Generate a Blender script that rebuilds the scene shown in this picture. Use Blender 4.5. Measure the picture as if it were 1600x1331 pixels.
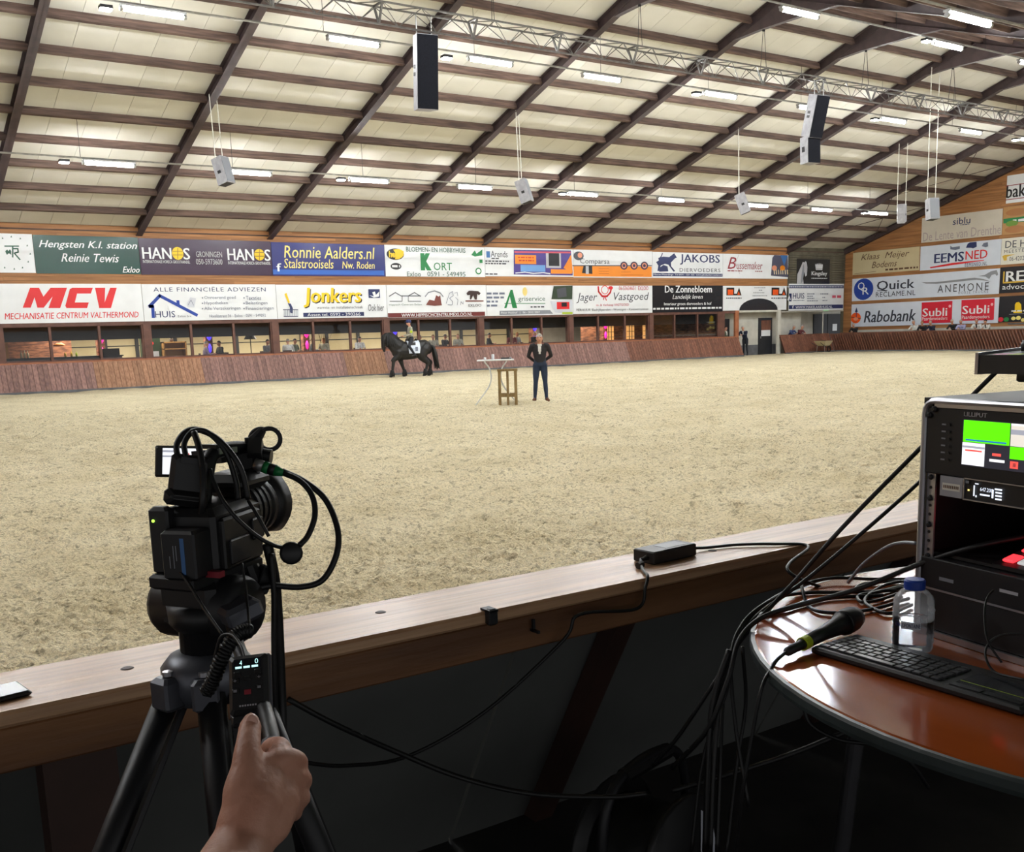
import bpy, bmesh, math, random
from mathutils import Vector, Matrix, Euler, Quaternion
random.seed(7)
C = bpy.context.scene.collection
SC = bpy.context.scene
for o in list(bpy.data.objects): bpy.data.objects.remove(o)

# ------------------------------------------------------------------ camera
cam_d = bpy.data.cameras.new('camera'); cam = bpy.data.objects.new('camera', cam_d); C.objects.link(cam)
cam_d.sensor_fit = 'HORIZONTAL'; cam_d.sensor_width = 36.0
cam_d.lens = 36.0 * 1605.6 / 1600.0
cam_d.shift_y = (809.7 - 665.5) / 1600.0
cam_d.clip_start = 0.05; cam_d.clip_end = 300
CAM = Vector((0, 0, 1.72))
def cam_basis(yaw, pitch, roll):
    y, p, r = map(math.radians, (yaw, pitch, roll))
    f = Vector((math.sin(y)*math.cos(p), math.cos(y)*math.cos(p), math.sin(p)))
    rt = Vector((math.cos(y), -math.sin(y), 0)); up = rt.cross(f)
    return math.cos(r)*rt + math.sin(r)*up, -math.sin(r)*rt + math.cos(r)*up, f
_r, _u, _f = cam_basis(34.24, -10.15, -1.74)
cam.matrix_world = Matrix(((_r.x, _u.x, -_f.x, CAM.x), (_r.y, _u.y, -_f.y, CAM.y), (_r.z, _u.z, -_f.z, CAM.z), (0, 0, 0, 1)))
SC.camera = cam
# ------------------------------------------------------------------ world, exposure
w = bpy.data.worlds.new('world'); SC.world = w; w.use_nodes = True
w.node_tree.nodes['Background'].inputs[0].default_value = (0.82, 0.82, 0.82, 1)
w.node_tree.nodes['Background'].inputs[1].default_value = 0.24
SC.view_settings.view_transform = 'Standard'; SC.view_settings.look = 'None'
SC.view_settings.gamma = 1.0; SC.view_settings.use_curve_mapping = False
EXPOSURE = 1.68
SC.view_settings.exposure = EXPOSURE
SC.cycles.use_denoising = True
SC.cycles.adaptive_threshold = .02
SC.cycles.max_bounces = 5; SC.cycles.diffuse_bounces = 3; SC.cycles.glossy_bounces = 3
SC.cycles.transparent_max_bounces = 8; SC.cycles.sample_clamp_indirect = 6.0
SC.cycles.caustics_reflective = False; SC.cycles.caustics_refractive = False
TUBE_POWER = 62.0          # emission strength of the hall's tube lamps
FLOOD_POWER = 190.0

# ------------------------------------------------------------------ materials
MATS = {}
def srgb(r, g, b):
    f = lambda c: (c/255/12.92) if c/255 <= 0.04045 else ((c/255+0.055)/1.055)**2.4
    return (f(r), f(g), f(b))
def pm(name, c1, c2=None, rough=.6, metal=0, scale=4, bump=0, stretch=(1, 1, 1), detail=4, rnd=0, spec=.5, lo=.35, hi=.65, bscale=None):
    """procedural material: noise between two colours, optional bump and per-object variation"""
    m = bpy.data.materials.new(name); m.use_nodes = True; nt = m.node_tree; N = nt.nodes; L = nt.links
    b = N['Principled BSDF']; b.inputs['Roughness'].default_value = rough; b.inputs['Metallic'].default_value = metal
    b.inputs['Specular IOR Level'].default_value = spec
    c2 = c2 or tuple(min(1, x*.82) for x in c1)
    tc = N.new('ShaderNodeTexCoord'); mp = N.new('ShaderNodeMapping'); mp.inputs['Scale'].default_value = stretch
    L.new(tc.outputs['Object'], mp.inputs['Vector'])
    nz = N.new('ShaderNodeTexNoise'); nz.inputs['Scale'].default_value = scale; nz.inputs['Detail'].default_value = detail
    L.new(mp.outputs['Vector'], nz.inputs['Vector'])
    rp = N.new('ShaderNodeValToRGB'); rp.color_ramp.elements[0].position = lo; rp.color_ramp.elements[1].position = hi
    rp.color_ramp.elements[0].color = (*c2, 1); rp.color_ramp.elements[1].color = (*c1, 1)
    L.new(nz.outputs['Fac'], rp.inputs['Fac']); col = rp.outputs['Color']
    if rnd:
        oi = N.new('ShaderNodeObjectInfo'); sc_ = N.new('ShaderNodeVectorMath'); sc_.operation = 'SCALE'; sc_.inputs[0].default_value = (37, 53, 71); L.new(oi.outputs['Random'], sc_.inputs['Scale']); L.new(sc_.outputs[0], mp.inputs['Location']); hs = N.new('ShaderNodeHueSaturation')
        mr = N.new('ShaderNodeMapRange'); mr.inputs['To Min'].default_value = 1-rnd; mr.inputs['To Max'].default_value = 1+rnd
        L.new(oi.outputs['Random'], mr.inputs['Value']); L.new(mr.outputs['Result'], hs.inputs['Value'])
        L.new(col, hs.inputs['Color']); col = hs.outputs['Color']
    L.new(col, b.inputs['Base Color'])
    if bump:
        bp = N.new('ShaderNodeBump'); bp.inputs['Strength'].default_value = bump; bp.inputs['Distance'].default_value = .02
        n2 = N.new('ShaderNodeTexNoise'); n2.inputs['Scale'].default_value = bscale or scale*3; n2.inputs['Detail'].default_value = 5
        L.new(mp.outputs['Vector'], n2.inputs['Vector'])
        L.new(n2.outputs['Fac'], bp.inputs['Height']); L.new(bp.outputs['Normal'], b.inputs['Normal'])
    MATS[name] = m; return m
def glow(name, col, strength): return emit(name, col, strength*2**-EXPOSURE)   # screens and signs, at display brightness
def emit(name, col, strength):
    m = bpy.data.materials.new(name); m.use_nodes = True; b = m.node_tree.nodes['Principled BSDF']
    b.inputs['Base Color'].default_value = (*[min(1, c) for c in col], 1); b.inputs['Emission Color'].default_value = (*col, 1); b.inputs['Emission Strength'].default_value = strength
    MATS[name] = m; return m
def glass(name, tint=(1, 1, 1), refl=.06):
    m = bpy.data.materials.new(name); m.use_nodes = True; nt = m.node_tree; N = nt.nodes; N.remove(N['Principled BSDF'])
    t = N.new('ShaderNodeBsdfTransparent'); t.inputs[0].default_value = (*tint, 1); g = N.new('ShaderNodeBsdfGlossy'); g.inputs['Roughness'].default_value = .03
    mx = N.new('ShaderNodeMixShader'); fr = N.new('ShaderNodeFresnel'); fr.inputs[0].default_value = 1.4
    nt.links.new(fr.outputs[0], mx.inputs[0]); nt.links.new(t.outputs[0], mx.inputs[1]); nt.links.new(g.outputs[0], mx.inputs[2])
    nt.links.new(mx.outputs[0], N['Material Output'].inputs[0]); MATS[name] = m; return m
FLAT = dict(white=(232, 235, 238), cool_white=(214, 222, 236), cream_white=(226, 224, 212), cream_vinyl=(200, 186, 150), beige_vinyl=(212, 205, 192), green_vinyl=(32, 74, 66),
 purple_vinyl=(56, 34, 62), blue_vinyl=(38, 44, 120), bblack=(34, 36, 42), black=(22, 22, 26), bdred=(110, 36, 34), bgreen=(40, 92, 74), kgreen=(22, 128, 66), blue=(24, 62, 158), cyanblue=(36, 96, 190),
 brown=(96, 66, 46), brownred=(120, 62, 54), dbrown=(58, 36, 32), dfoliage=(44, 62, 40), dgold=(150, 110, 20), dgrey=(74, 76, 84), dorange=(190, 100, 20), dpurple=(62, 44, 74), dred=(150, 46, 58), dslate=(44, 50, 66),
 dusk=(84, 84, 104), gold=(214, 176, 60), greypink=(172, 158, 158), lettuce=(110, 150, 50), bun=(176, 118, 66), tan=(186, 140, 84), lgrey=(190, 190, 196), lime=(176, 200, 50), lyellow=(240, 224, 130), mgrey=(138, 142, 150),
 navy=(34, 46, 96), orange=(240, 142, 30), orangered=(240, 92, 24), palegrey=(206, 210, 220), paleyellow=(236, 214, 130), pinkred=(206, 84, 104), pinkwhite=(248, 190, 196), red=(222, 36, 42), redor=(210, 60, 30), sage=(120, 140, 128),
 salmon=(228, 150, 120), skyblue=(110, 160, 220), slate=(112, 120, 140), steelblue=(60, 110, 170), subli_red=(214, 30, 56), violet=(76, 60, 140), yellow=(246, 206, 20), cream=(224, 208, 170))
def M(name):
    if name in MATS: return MATS[name]
    c = srgb(*FLAT[name]); gl = 'vinyl' in name or name in ('bblack',)
    return pm(name, c, tuple(x*.94 for x in c), rough=.22 if gl else .45, scale=1.5, bump=.05 if gl else 0, bscale=2)
def sand_material():
    m = pm('sand', srgb(242, 230, 198), srgb(226, 212, 176), rough=.95, scale=.9, detail=3, lo=.3, hi=.7, spec=.1); nt = m.node_tree; N = nt.nodes; L = nt.links; b = N['Principled BSDF']
    tc = N.new('ShaderNodeTexCoord'); prev = b.inputs['Base Color'].links[0].from_socket
    for sc, lo, hi, dk in ((45, .36, .52, .70), (9, .33, .42, .66), (22, .34, .43, .62), (150, .38, .52, .80)):   # dark speckles: shade of crevices between sand lumps, painted into the colour
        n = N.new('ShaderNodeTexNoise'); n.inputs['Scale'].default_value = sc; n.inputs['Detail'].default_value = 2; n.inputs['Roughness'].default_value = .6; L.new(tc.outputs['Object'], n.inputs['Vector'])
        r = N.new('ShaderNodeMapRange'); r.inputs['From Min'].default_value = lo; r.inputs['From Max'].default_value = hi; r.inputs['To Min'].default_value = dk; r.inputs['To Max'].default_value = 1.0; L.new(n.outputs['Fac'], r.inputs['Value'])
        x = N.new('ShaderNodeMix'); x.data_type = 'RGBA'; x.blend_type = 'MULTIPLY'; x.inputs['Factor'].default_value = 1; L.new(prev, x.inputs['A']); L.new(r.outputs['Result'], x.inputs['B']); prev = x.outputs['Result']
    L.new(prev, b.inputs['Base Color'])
    bp = N.new('ShaderNodeBump'); bp.inputs['Strength'].default_value = 1.0; bp.inputs['Distance'].default_value = .035
    n = N.new('ShaderNodeTexNoise'); n.inputs['Scale'].default_value = 28; n.inputs['Detail'].default_value = 3; n.inputs['Roughness'].default_value = .65; L.new(tc.outputs['Object'], n.inputs['Vector']); L.new(n.outputs['Fac'], bp.inputs['Height']); L.new(bp.outputs['Normal'], b.inputs['Normal'])
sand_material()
pm('roof_panel', srgb(228, 226, 217), srgb(217, 215, 205), rough=.5, scale=.6, rnd=.04)
pm('purlin_wood', srgb(108, 86, 76), srgb(70, 54, 48), rough=.8, scale=2.2, stretch=(.5, 3, 6), rnd=.15, bump=.2)
pm('rafter_steel', srgb(74, 60, 60), srgb(60, 48, 50), rough=.55, scale=3)
pm('wall_wood', srgb(176, 124, 76), srgb(140, 94, 56), rough=.6, scale=1.2, stretch=(.4, .4, 8), rnd=.1)
pm('dark_siding', srgb(110, 104, 88), srgb(84, 80, 68), rough=.7, scale=2)
pm('plank_mauve', srgb(156, 120, 110), srgb(120, 90, 86), rough=.7, scale=2.5, stretch=(6, 6, .8), rnd=.2)
pm('plank_tan', srgb(172, 130, 102), srgb(140, 100, 76), rough=.7, scale=2.5, stretch=(6, 6, .8), rnd=.16)
pm('plank_red', srgb(140, 92, 72), srgb(106, 68, 54), rough=.65, scale=2.5, stretch=(6, 6, .8), rnd=.2)
pm('frame_brown', srgb(110, 74, 62), srgb(88, 58, 50), rough=.55, scale=3)
pm('rail_orange', srgb(176, 112, 78), srgb(150, 92, 62), rough=.5, scale=3)
pm('plaster', srgb(206, 204, 194), srgb(190, 188, 178), rough=.8, scale=2)
pm('plaster_grey', srgb(110, 112, 116), srgb(90, 92, 96), rough=.8, scale=2)
pm('door_dark', srgb(44, 46, 52), srgb(36, 38, 42), rough=.5, scale=2)
pm('galv', srgb(176, 176, 174), srgb(150, 150, 148), rough=.4, metal=.7, scale=6)
pm('alu', srgb(196, 196, 200), srgb(170, 170, 176), rough=.35, metal=.8, scale=6)
pm('truss_alu', srgb(120, 118, 116), srgb(100, 98, 96), rough=.5, metal=.6, scale=6)
pm('speaker_grey', srgb(170, 170, 176), srgb(150, 150, 156), rough=.6, scale=6)
pm('black_plastic', srgb(28, 28, 30), srgb(22, 22, 24), rough=.5, scale=20)
pm('black_rubber', srgb(20, 20, 21), srgb(15, 15, 16), rough=.5, scale=20)
pm('black_metal', srgb(30, 30, 34), srgb(24, 24, 27), rough=.5, metal=.1, scale=12)
pm('grille_black', srgb(30, 32, 40), srgb(24, 25, 32), rough=.85, scale=40, spec=.15)
pm('rope', srgb(222, 220, 210), srgb(200, 198, 188), rough=.8, scale=30)
pm('skin', srgb(206, 156, 130), srgb(190, 136, 110), rough=.55, scale=8)
emit('tube_light', (.96, .98, 1.0), TUBE_POWER)
emit('flood_light', (.95, 1.0, .98), FLOOD_POWER)
glass('pane_glass')

# ------------------------------------------------------------------ mesh helpers
class MB:
    def __init__(s): s.v = []; s.f = []; s.mi = []
    def add(s, vs, fs, m=0):
        n = len(s.v); s.v += [tuple(v) for v in vs]; s.f += [tuple(i+n for i in f) for f in fs]; s.mi += [m]*len(fs); return s
    def box(s, c, d, R=None, m=0, bev=0):
        x, y, z = (q/2 for q in d)
        if bev:
            b = min(bev, x*.9, y*.9, z*.9); pts = []
            for sz in (-1, 1):
                for k in (0, 1):
                    zz = sz*(z-(b if k == (0 if sz > 0 else 1) else 0)) if False else None
            # chamfered box: three rings
            rings = [(-z, x-b, y-b), (-z+b, x, y), (z-b, x, y), (z, x-b, y-b)]
            for zz, xx, yy in rings: pts += [(-xx, -yy+b*.6, zz), (-xx+b*.6, -yy, zz), (xx-b*.6, -yy, zz), (xx, -yy+b*.6, zz), (xx, yy-b*.6, zz), (xx-b*.6, yy, zz), (-xx+b*.6, yy, zz), (-xx, yy-b*.6, zz)]
            fs = [tuple(range(7, -1, -1)), tuple(range(24, 32))]
            for r in range(3):
                for i in range(8): j = (i+1) % 8; fs.append((r*8+i, r*8+j, r*8+8+j, r*8+8+i))
        else:
            pts = [(a*x, b_*y, c_*z) for c_ in (-1, 1) for b_ in (-1, 1) for a in (-1, 1)]
            fs = [(0, 2, 3, 1), (4, 5, 7, 6), (0, 1, 5, 4), (2, 6, 7, 3), (0, 4, 6, 2), (1, 3, 7, 5)]
        c = Vector(c); pts = [(R @ Vector(p) if R else Vector(p)) + c for p in pts]
        return s.add(pts, fs, m)
    def bb(s, a, b, m=0, bev=0):
        return s.box([(p+q)/2 for p, q in zip(a, b)], [abs(q-p) for p, q in zip(a, b)], None, m, bev)
    def beam(s, p0, p1, w, h, m=0, up=(0, 0, 1)):
        p0, p1 = Vector(p0), Vector(p1); d = (p1-p0); L = d.length; d.normalize()
        sd = d.cross(Vector(up)).normalized(); u = sd.cross(d)
        R = Matrix((sd, d, u)).transposed(); return s.box((p0+p1)/2, (w, L, h), R, m)
    def tube(s, pts, r, n=8, m=0, cap=True):
        pts = [Vector(p) for p in pts]; k = len(pts); rs = r if hasattr(r, '__len__') else [r]*k
        t0 = (pts[1]-pts[0]).normalized(); a = Vector((0, 0, 1)) if abs(t0.z) < .9 else Vector((1, 0, 0)); u = t0.cross(a).normalized()
        vs = []
        for i, p in enumerate(pts):
            t = (pts[min(i+1, k-1)]-pts[max(i-1, 0)]).normalized(); u = (u - t*u.dot(t)).normalized(); w_ = t.cross(u)
            vs += [p + rs[i]*(math.cos(2*math.pi*j/n)*u + math.sin(2*math.pi*j/n)*w_) for j in range(n)]
        fs = [(i*n+j, i*n+(j+1) % n, i*n+n+(j+1) % n, i*n+n+j) for i in range(k-1) for j in range(n)]
        if cap: fs += [tuple(range(n-1, -1, -1)), tuple(range((k-1)*n, k*n))]
        return s.add(vs, fs, m)
    def lathe(s, prof, n=16, o=(0, 0, 0), R=None, m=0):
        vs = []; o = Vector(o)
        for r, z in prof: vs += [((R @ Vector((r*math.cos(2*math.pi*j/n), r*math.sin(2*math.pi*j/n), z))) if R else Vector((r*math.cos(2*math.pi*j/n), r*math.sin(2*math.pi*j/n), z))) + o for j in range(n)]
        k = len(prof); fs = [(i*n+j, i*n+(j+1) % n, i*n+n+(j+1) % n, i*n+n+j) for i in range(k-1) for j in range(n)]
        fs += [tuple(range(n-1, -1, -1)), tuple(range((k-1)*n, k*n))]
        return s.add(vs, fs, m)
    def prism(s, poly, t, fn, m=0):
        """poly: 2-D outline, extruded by t; fn(x, y, d) -> point"""
        n = len(poly); vs = [fn(x, y, 0) for x, y in poly] + [fn(x, y, t) for x, y in poly]
        return s.add(vs, [tuple(range(n-1, -1, -1)), tuple(range(n, 2*n))] + [(i, (i+1) % n, n+(i+1) % n, n+i) for i in range(n)], m)
    def mesh(s, name, mats, smooth=False):
        me = bpy.data.meshes.new(name); me.from_pydata(s.v, [], s.f); mats = mats if isinstance(mats, (list, tuple)) else [mats]
        for q in mats: me.materials.append(M(q))
        if len(mats) > 1: me.polygons.foreach_set('material_index', s.mi)
        if smooth: me.polygons.foreach_set('use_smooth', [True]*len(me.polygons))
        bm = bmesh.new(); bm.from_mesh(me); bmesh.ops.recalc_face_normals(bm, faces=bm.faces); bm.to_mesh(me); bm.free()
        me.update(); return me
    def build(s, name, mats, parent=None, smooth=False, loc=None):
        return put(name, s.mesh(name, mats, smooth), parent, loc)
def put(name, me, parent=None, loc=None, rot=None):
    o = bpy.data.objects.new(name, me); C.objects.link(o)
    if parent: o.parent = parent
    if loc: o.location = loc
    if rot: o.rotation_euler = rot
    return o
def tag(o, label=None, cat=None, group=None, kind=None):
    if label: o['label'] = label
    if cat: o['category'] = cat
    if group: o['group'] = group
    if kind: o['kind'] = kind
    return o
def thing(name, label=None, cat=None, loc=(0, 0, 0), rz=0, group=None, kind=None):
    o = bpy.data.objects.new(name, None); C.objects.link(o); o.location = loc; o.rotation_euler = (0, 0, rz); o.empty_display_size = .1
    return tag(o, label, cat, group, kind)
def copy_tree(o, parent=None):
    c = o.copy(); C.objects.link(c)
    if parent: c.parent = parent
    for ch in list(o.children): copy_tree(ch, c)
    return c
def rotz(a): return Matrix.Rotation(a, 3, 'Z')
def spline(pts, n=8):
    """Catmull-Rom through points"""
    P = [Vector(p) for p in pts]; P = [2*P[0]-P[1]] + P + [2*P[-1]-P[-2]]; out = []
    for i in range(1, len(P)-2):
        for k in range(n):
            t = k/n; a, b, c, d = P[i-1], P[i], P[i+1], P[i+2]
            out.append(.5*((2*b) + (c-a)*t + (2*a-5*b+4*c-d)*t*t + (3*b-3*c+d-a)*t**3))
    out.append(P[-2]); return out
_tc = {}
def text_polys(s, bold=0, shear=0, sp=1):
    """built-in font outlines filled, normalised to the unit square"""
    k = (s, bold, shear, sp)
    if k not in _tc:
        cu = bpy.data.curves.new('t', 'FONT'); cu.body = s; cu.offset = bold*.5; cu.shear = shear; cu.space_character = sp; cu.resolution_u = 2; cu.fill_mode = 'FRONT'
        ob = bpy.data.objects.new('t', cu); C.objects.link(ob); dg = bpy.context.evaluated_depsgraph_get(); dg.update()
        me = bpy.data.meshes.new_from_object(ob.evaluated_get(dg)); bpy.data.objects.remove(ob); bpy.data.curves.remove(cu)
        xs = [v.co.x for v in me.vertices] or [0, 1]; ys = [v.co.y for v in me.vertices] or [0, 1]
        x0, x1, y0, y1 = min(xs), max(xs), min(ys), max(ys)
        _tc[k] = ([((v.co.x-x0)/max(x1-x0, 1e-6), (v.co.y-y0)/max(y1-y0, 1e-6)) for v in me.vertices], [tuple(p.vertices) for p in me.polygons]); bpy.data.meshes.remove(me)
    return _tc[k]
def text_on(mb, s, x0, y0, x1, y1, fn, d, bold=0, shear=0, sp=1, m=0):
    vs, fs = text_polys(s, 0, shear, sp); b = bold*(y1-y0)*.8
    for k in ((0,) if not bold else (-1, -.33, .33, 1)): mb.add([fn(x0+b+x*(x1-x0-2*b)+k*b, y0+y*(y1-y0), d+.0002*k*(1 if d > .003 else 0)) for x, y in vs], fs, m)


# ------------------------------------------------------------------ hall dimensions
YF = 44.3           # far long wall
XE = 57.0           # end wall
BAY = [0.95+5.605*i for i in range(-2, 11)]   # steel frames
RY, SL = 25.2, .335 # ridge line and roof pitch
def zr(y): return 6.12 + SL*(YF-y) if y >= RY else 6.12 + SL*(YF-RY) - SL*(RY-y)
XL = -12.0

# ------------------------------------------------------------------ ground
import numpy as np
def sand_mesh():
    rng = np.random.default_rng(3)
    def grid(x0, x1, y0, y1, st, amp):
        nx, ny = int((x1-x0)/st)+1, int((y1-y0)/st)+1
        X, Y = np.meshgrid(np.linspace(x0, x1, nx), np.linspace(y0, y1, ny))
        Z = np.zeros_like(X)
        for _ in range(3): 
            q = rng.standard_normal(X.shape); k = _+1
            for _j in range(k): q = (q + np.roll(q, 1, 0) + np.roll(q, 1, 1) + np.roll(q, -1, 0) + np.roll(q, -1, 1))/5
            Z += q/q.std()*amp*(.45 if _ == 0 else .5)
        f = max(2, int(.14/st)); lo = rng.standard_normal((ny//f+2, nx//f+2)); lo = np.kron(lo, np.ones((f, f)))[:ny, :nx]     # hoof-sized hollows
        for _j in range(max(3, f//2)): lo = (lo + np.roll(lo, f//2, 0) + np.roll(lo, -(f//2), 0) + np.roll(lo, f//2, 1) + np.roll(lo, -(f//2), 1))/5
        Z += lo/lo.std()*amp*.8
        for e in (0, -1): Z[e, :] = 0; Z[:, e] = 0
        i = np.arange(nx*ny).reshape(ny, nx); F = np.stack([i[:-1, :-1], i[:-1, 1:], i[1:, 1:], i[1:, :-1]], -1).reshape(-1, 4)
        return np.stack([X, Y, Z], -1).reshape(-1, 3), F
    return grid
_grid = sand_mesh()
def np_mesh(name, V, F, mat, smooth=True):
    me = bpy.data.meshes.new(name); me.vertices.add(len(V)); me.vertices.foreach_set('co', V.astype('f').ravel())
    me.loops.add(F.size); me.loops.foreach_set('vertex_index', F.astype('i').ravel()); me.polygons.add(len(F))
    me.polygons.foreach_set('loop_start', np.arange(len(F), dtype='i')*4); me.polygons.foreach_set('loop_total', np.full(len(F), 4, 'i'))
    me.materials.append(M(mat)); me.update(calc_edges=True)
    if smooth: me.polygons.foreach_set('use_smooth', [True]*len(F))
    return me
fl = tag(thing('floor', kind='structure'), 'trodden beige sand of the riding arena')
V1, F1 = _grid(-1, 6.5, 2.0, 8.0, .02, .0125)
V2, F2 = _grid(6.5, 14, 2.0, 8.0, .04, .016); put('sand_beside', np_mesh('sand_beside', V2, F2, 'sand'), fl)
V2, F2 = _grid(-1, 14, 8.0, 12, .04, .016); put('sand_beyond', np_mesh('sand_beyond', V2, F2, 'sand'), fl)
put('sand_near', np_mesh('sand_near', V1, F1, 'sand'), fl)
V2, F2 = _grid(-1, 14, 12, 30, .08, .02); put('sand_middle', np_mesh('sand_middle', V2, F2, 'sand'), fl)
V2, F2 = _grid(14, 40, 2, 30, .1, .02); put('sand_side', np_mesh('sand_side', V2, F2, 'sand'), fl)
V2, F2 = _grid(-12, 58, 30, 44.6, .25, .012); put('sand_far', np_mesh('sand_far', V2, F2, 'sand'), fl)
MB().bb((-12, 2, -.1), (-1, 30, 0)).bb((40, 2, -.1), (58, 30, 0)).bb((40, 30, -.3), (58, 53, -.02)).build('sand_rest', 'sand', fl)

# ------------------------------------------------------------------ roof
ce = tag(thing('ceiling', kind='structure'), 'pitched hall roof of beige panels on timber purlins')
RD = .36; PD = .25
slope = math.atan(SL)
def strip(x0, x1, ya, yb, off, t):
    mb = MB(); za, zb = zr(ya)+off, zr(yb)+off
    mb.add([(x0, ya, za), (x1, ya, za), (x1, yb, zb), (x0, yb, zb), (x0, ya, za+t), (x1, ya, za+t), (x1, yb, zb+t), (x0, yb, zb+t)],
           [(0, 3, 2, 1), (4, 5, 6, 7), (0, 1, 5, 4), (1, 2, 6, 5), (2, 3, 7, 6), (3, 0, 4, 7)]); return mb
pw = 5.605/5
pf = strip(0, pw-.012, YF+.6, RY, .40, .08).mesh('roof_panel', 'roof_panel'); pn = strip(0, pw-.012, 2.0, RY, .40, .08).mesh('roof_panel', 'roof_panel')
i = 0; x = BAY[0]
while x < XE-.1:
    put('roof_panel', pf, ce, (x, 0, 0)); put('roof_panel', pn, ce, (x, 0, 0)); x += pw
MB().bb((XL-.5, 2, 13.2), (XE+.4, YF+.6, 13.3)).build('roof_skin', 'roof_panel', ce)
pl = {}
for k in range(13):
    y = YF+.08-1.605*k
    if y < RY+.2: break
    pl[y] = 1
for k in range(1, 8): pl[2*RY-(YF+.08-1.605*(12-k))] = 1
pur = MB().box((0, 0, 0), (5.605-.14, .11, PD+.04)).mesh('purlin', 'purlin_wood')
for y in sorted(pl):
    for a in BAY[:-1]:
        if y < RY and a < 10: continue
        put('purlin', pur, ce, (a+2.8, y, zr(y)+.285), (-slope if y > RY else slope, 0, 0))
def rafter():
    mb = MB()
    for (ya, yb) in ((YF+.25, RY), (2.0, RY)):
        for dz, w_ in ((0, .26), (RD-.02, .26)):
            p = [(-w_/2, ya, zr(ya)+dz), (w_/2, ya, zr(ya)+dz), (w_/2, yb, zr(yb)+dz), (-w_/2, yb, zr(yb)+dz)]
            mb.add(p+[(q[0], q[1], q[2]+.022) for q in p], [(0, 3, 2, 1), (4, 5, 6, 7), (0, 1, 5, 4), (1, 2, 6, 5), (2, 3, 7, 6), (3, 0, 4, 7)])
        p = [(-.012, ya, zr(ya)), (.012, ya, zr(ya)), (.012, yb, zr(yb)), (-.012, yb, zr(yb))]
        mb.add(p+[(q[0], q[1], q[2]+RD) for q in p], [(0, 3, 2, 1), (4, 5, 6, 7), (0, 1, 5, 4), (1, 2, 6, 5), (2, 3, 7, 6), (3, 0, 4, 7)])
    # haunch under the ridge
    h = [(RY-2.2, zr(RY-2.2)), (RY-1.2, zr(RY-1.2)-.28), (RY+1.2, zr(RY+1.2)-.28), (RY+2.2, zr(RY+2.2)), (RY, zr(RY))]
    mb.prism(h, .2, lambda a, b, d: (-.1+d, a, b))
    return mb
rf = rafter().mesh('rafter', 'rafter_steel')
for a in BAY[1:]: put('rafter', rf, ce, (a-.02 if a < 56 else a-.12, 0, 0))
for dy in (-.24, .24): MB().bb((BAY[0], RY+dy-.05, zr(RY)-.02), (XE-.2, RY+dy+.05, zr(RY)+.36)).build('ridge_beam', 'purlin_wood', ce)
# wind bracing near the end bay
for ya, yb in ((42, 37), (37, 32)):
    MB().tube([(51.6, ya, zr(ya)+.12), (56.8, yb, zr(yb)+.12)], .02, 6).build('wind_brace', 'rafter_steel', ce)
    MB().tube([(56.8, ya, zr(ya)+.12), (51.6, yb, zr(yb)+.12)], .02, 6).build('wind_brace', 'rafter_steel', ce)

# ------------------------------------------------------------------ far long wall
wf = tag(thing('wall_far', kind='structure'), 'long wall of horizontal timber boards above a row of windows')
def boards(parent, z0, z1, a0, a1, along='x', pos=YF, h=.17, mat='wall_wood', jig=7.0):
    z = z0; r = 0; me = {}
    while z < z1-.02:
        hh = min(h, z1-z); xs = [a0]; q = a0 - (r % 3)*2.1
        while q < a1: 
            q += jig
            if a0+.5 < q < a1-.5: xs.append(q)
        xs.append(a1)
        for s0, s1 in zip(xs, xs[1:]):
            k = (round(s1-s0, 3), round(hh, 3), along)
            if k not in me:
                me[k] = (MB().bb((0.002, 0, .004), (k[0]-.002, .03, hh-.004)) if along == 'x' else MB().bb((0, .002, .004), (.03, k[0]-.002, hh-.004))).mesh('board', mat)
            put('board', me[k], parent, (s0, pos, z) if along == 'x' else (pos, s0, z))
        z += h; r += 1
gp = tag(thing('trim_3', kind='structure'), 'posts of the gate opening')
sl_ = tag(thing('trim_5', kind='structure'), 'slatted siding in the hall corner')
ec_ = tag(thing('trim_6', kind='structure'), 'plinth and corner board of the end wall')
boards(wf, 4.16, 4.66, XL, 51.45, h=.165)
boards(wf, 5.98, 6.5, XL, 51.45, h=.165)
MB().bb((XL, YF+.04, 2.66), (51.5, YF+.2, 6.9)).build('wall_core', 'dark_siding', wf)
MB().bb((51.45, YF, 2.64), (XE, YF+.15, 6.9)).build('corner_panel', 'dark_siding', wf)
sd = MB().bb((0, 0, 0), (5.5, .05, .1)).mesh('slat', 'dark_siding')
for k in range(13): put('slat', sd, sl_, (51.5, YF-.07, 4.3+k*.145))
MB().bb((XL, YF+.0, 2.56), (47.2, YF+.22, 2.7)).build('lintel', 'frame_brown', wf)
MB().bb((XL, YF-.12, 1.1), (46.8, YF+.22, 1.19)).build('trim_4', 'rail_orange').__setitem__('kind', 'structure')
MB().bb((XL, YF, 0), (47.2, YF+.2, 1.1)).build('plinth', 'frame_brown', wf)
MB().bb((47.0, YF+.02, 2.6), (50.9, YF+.1, 2.74)).build('fascia_back', 'plaster', wf)
# end of the wall towards the gate
MB().bb((46.85, YF-.02, 0), (47.15, YF+.12, 2.74)).build('gate_post', 'rail_orange', gp)
MB().bb((50.62, YF-.02, 0), (50.9, YF+.12, 2.7)).build('gate_post', 'plaster', gp)

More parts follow.
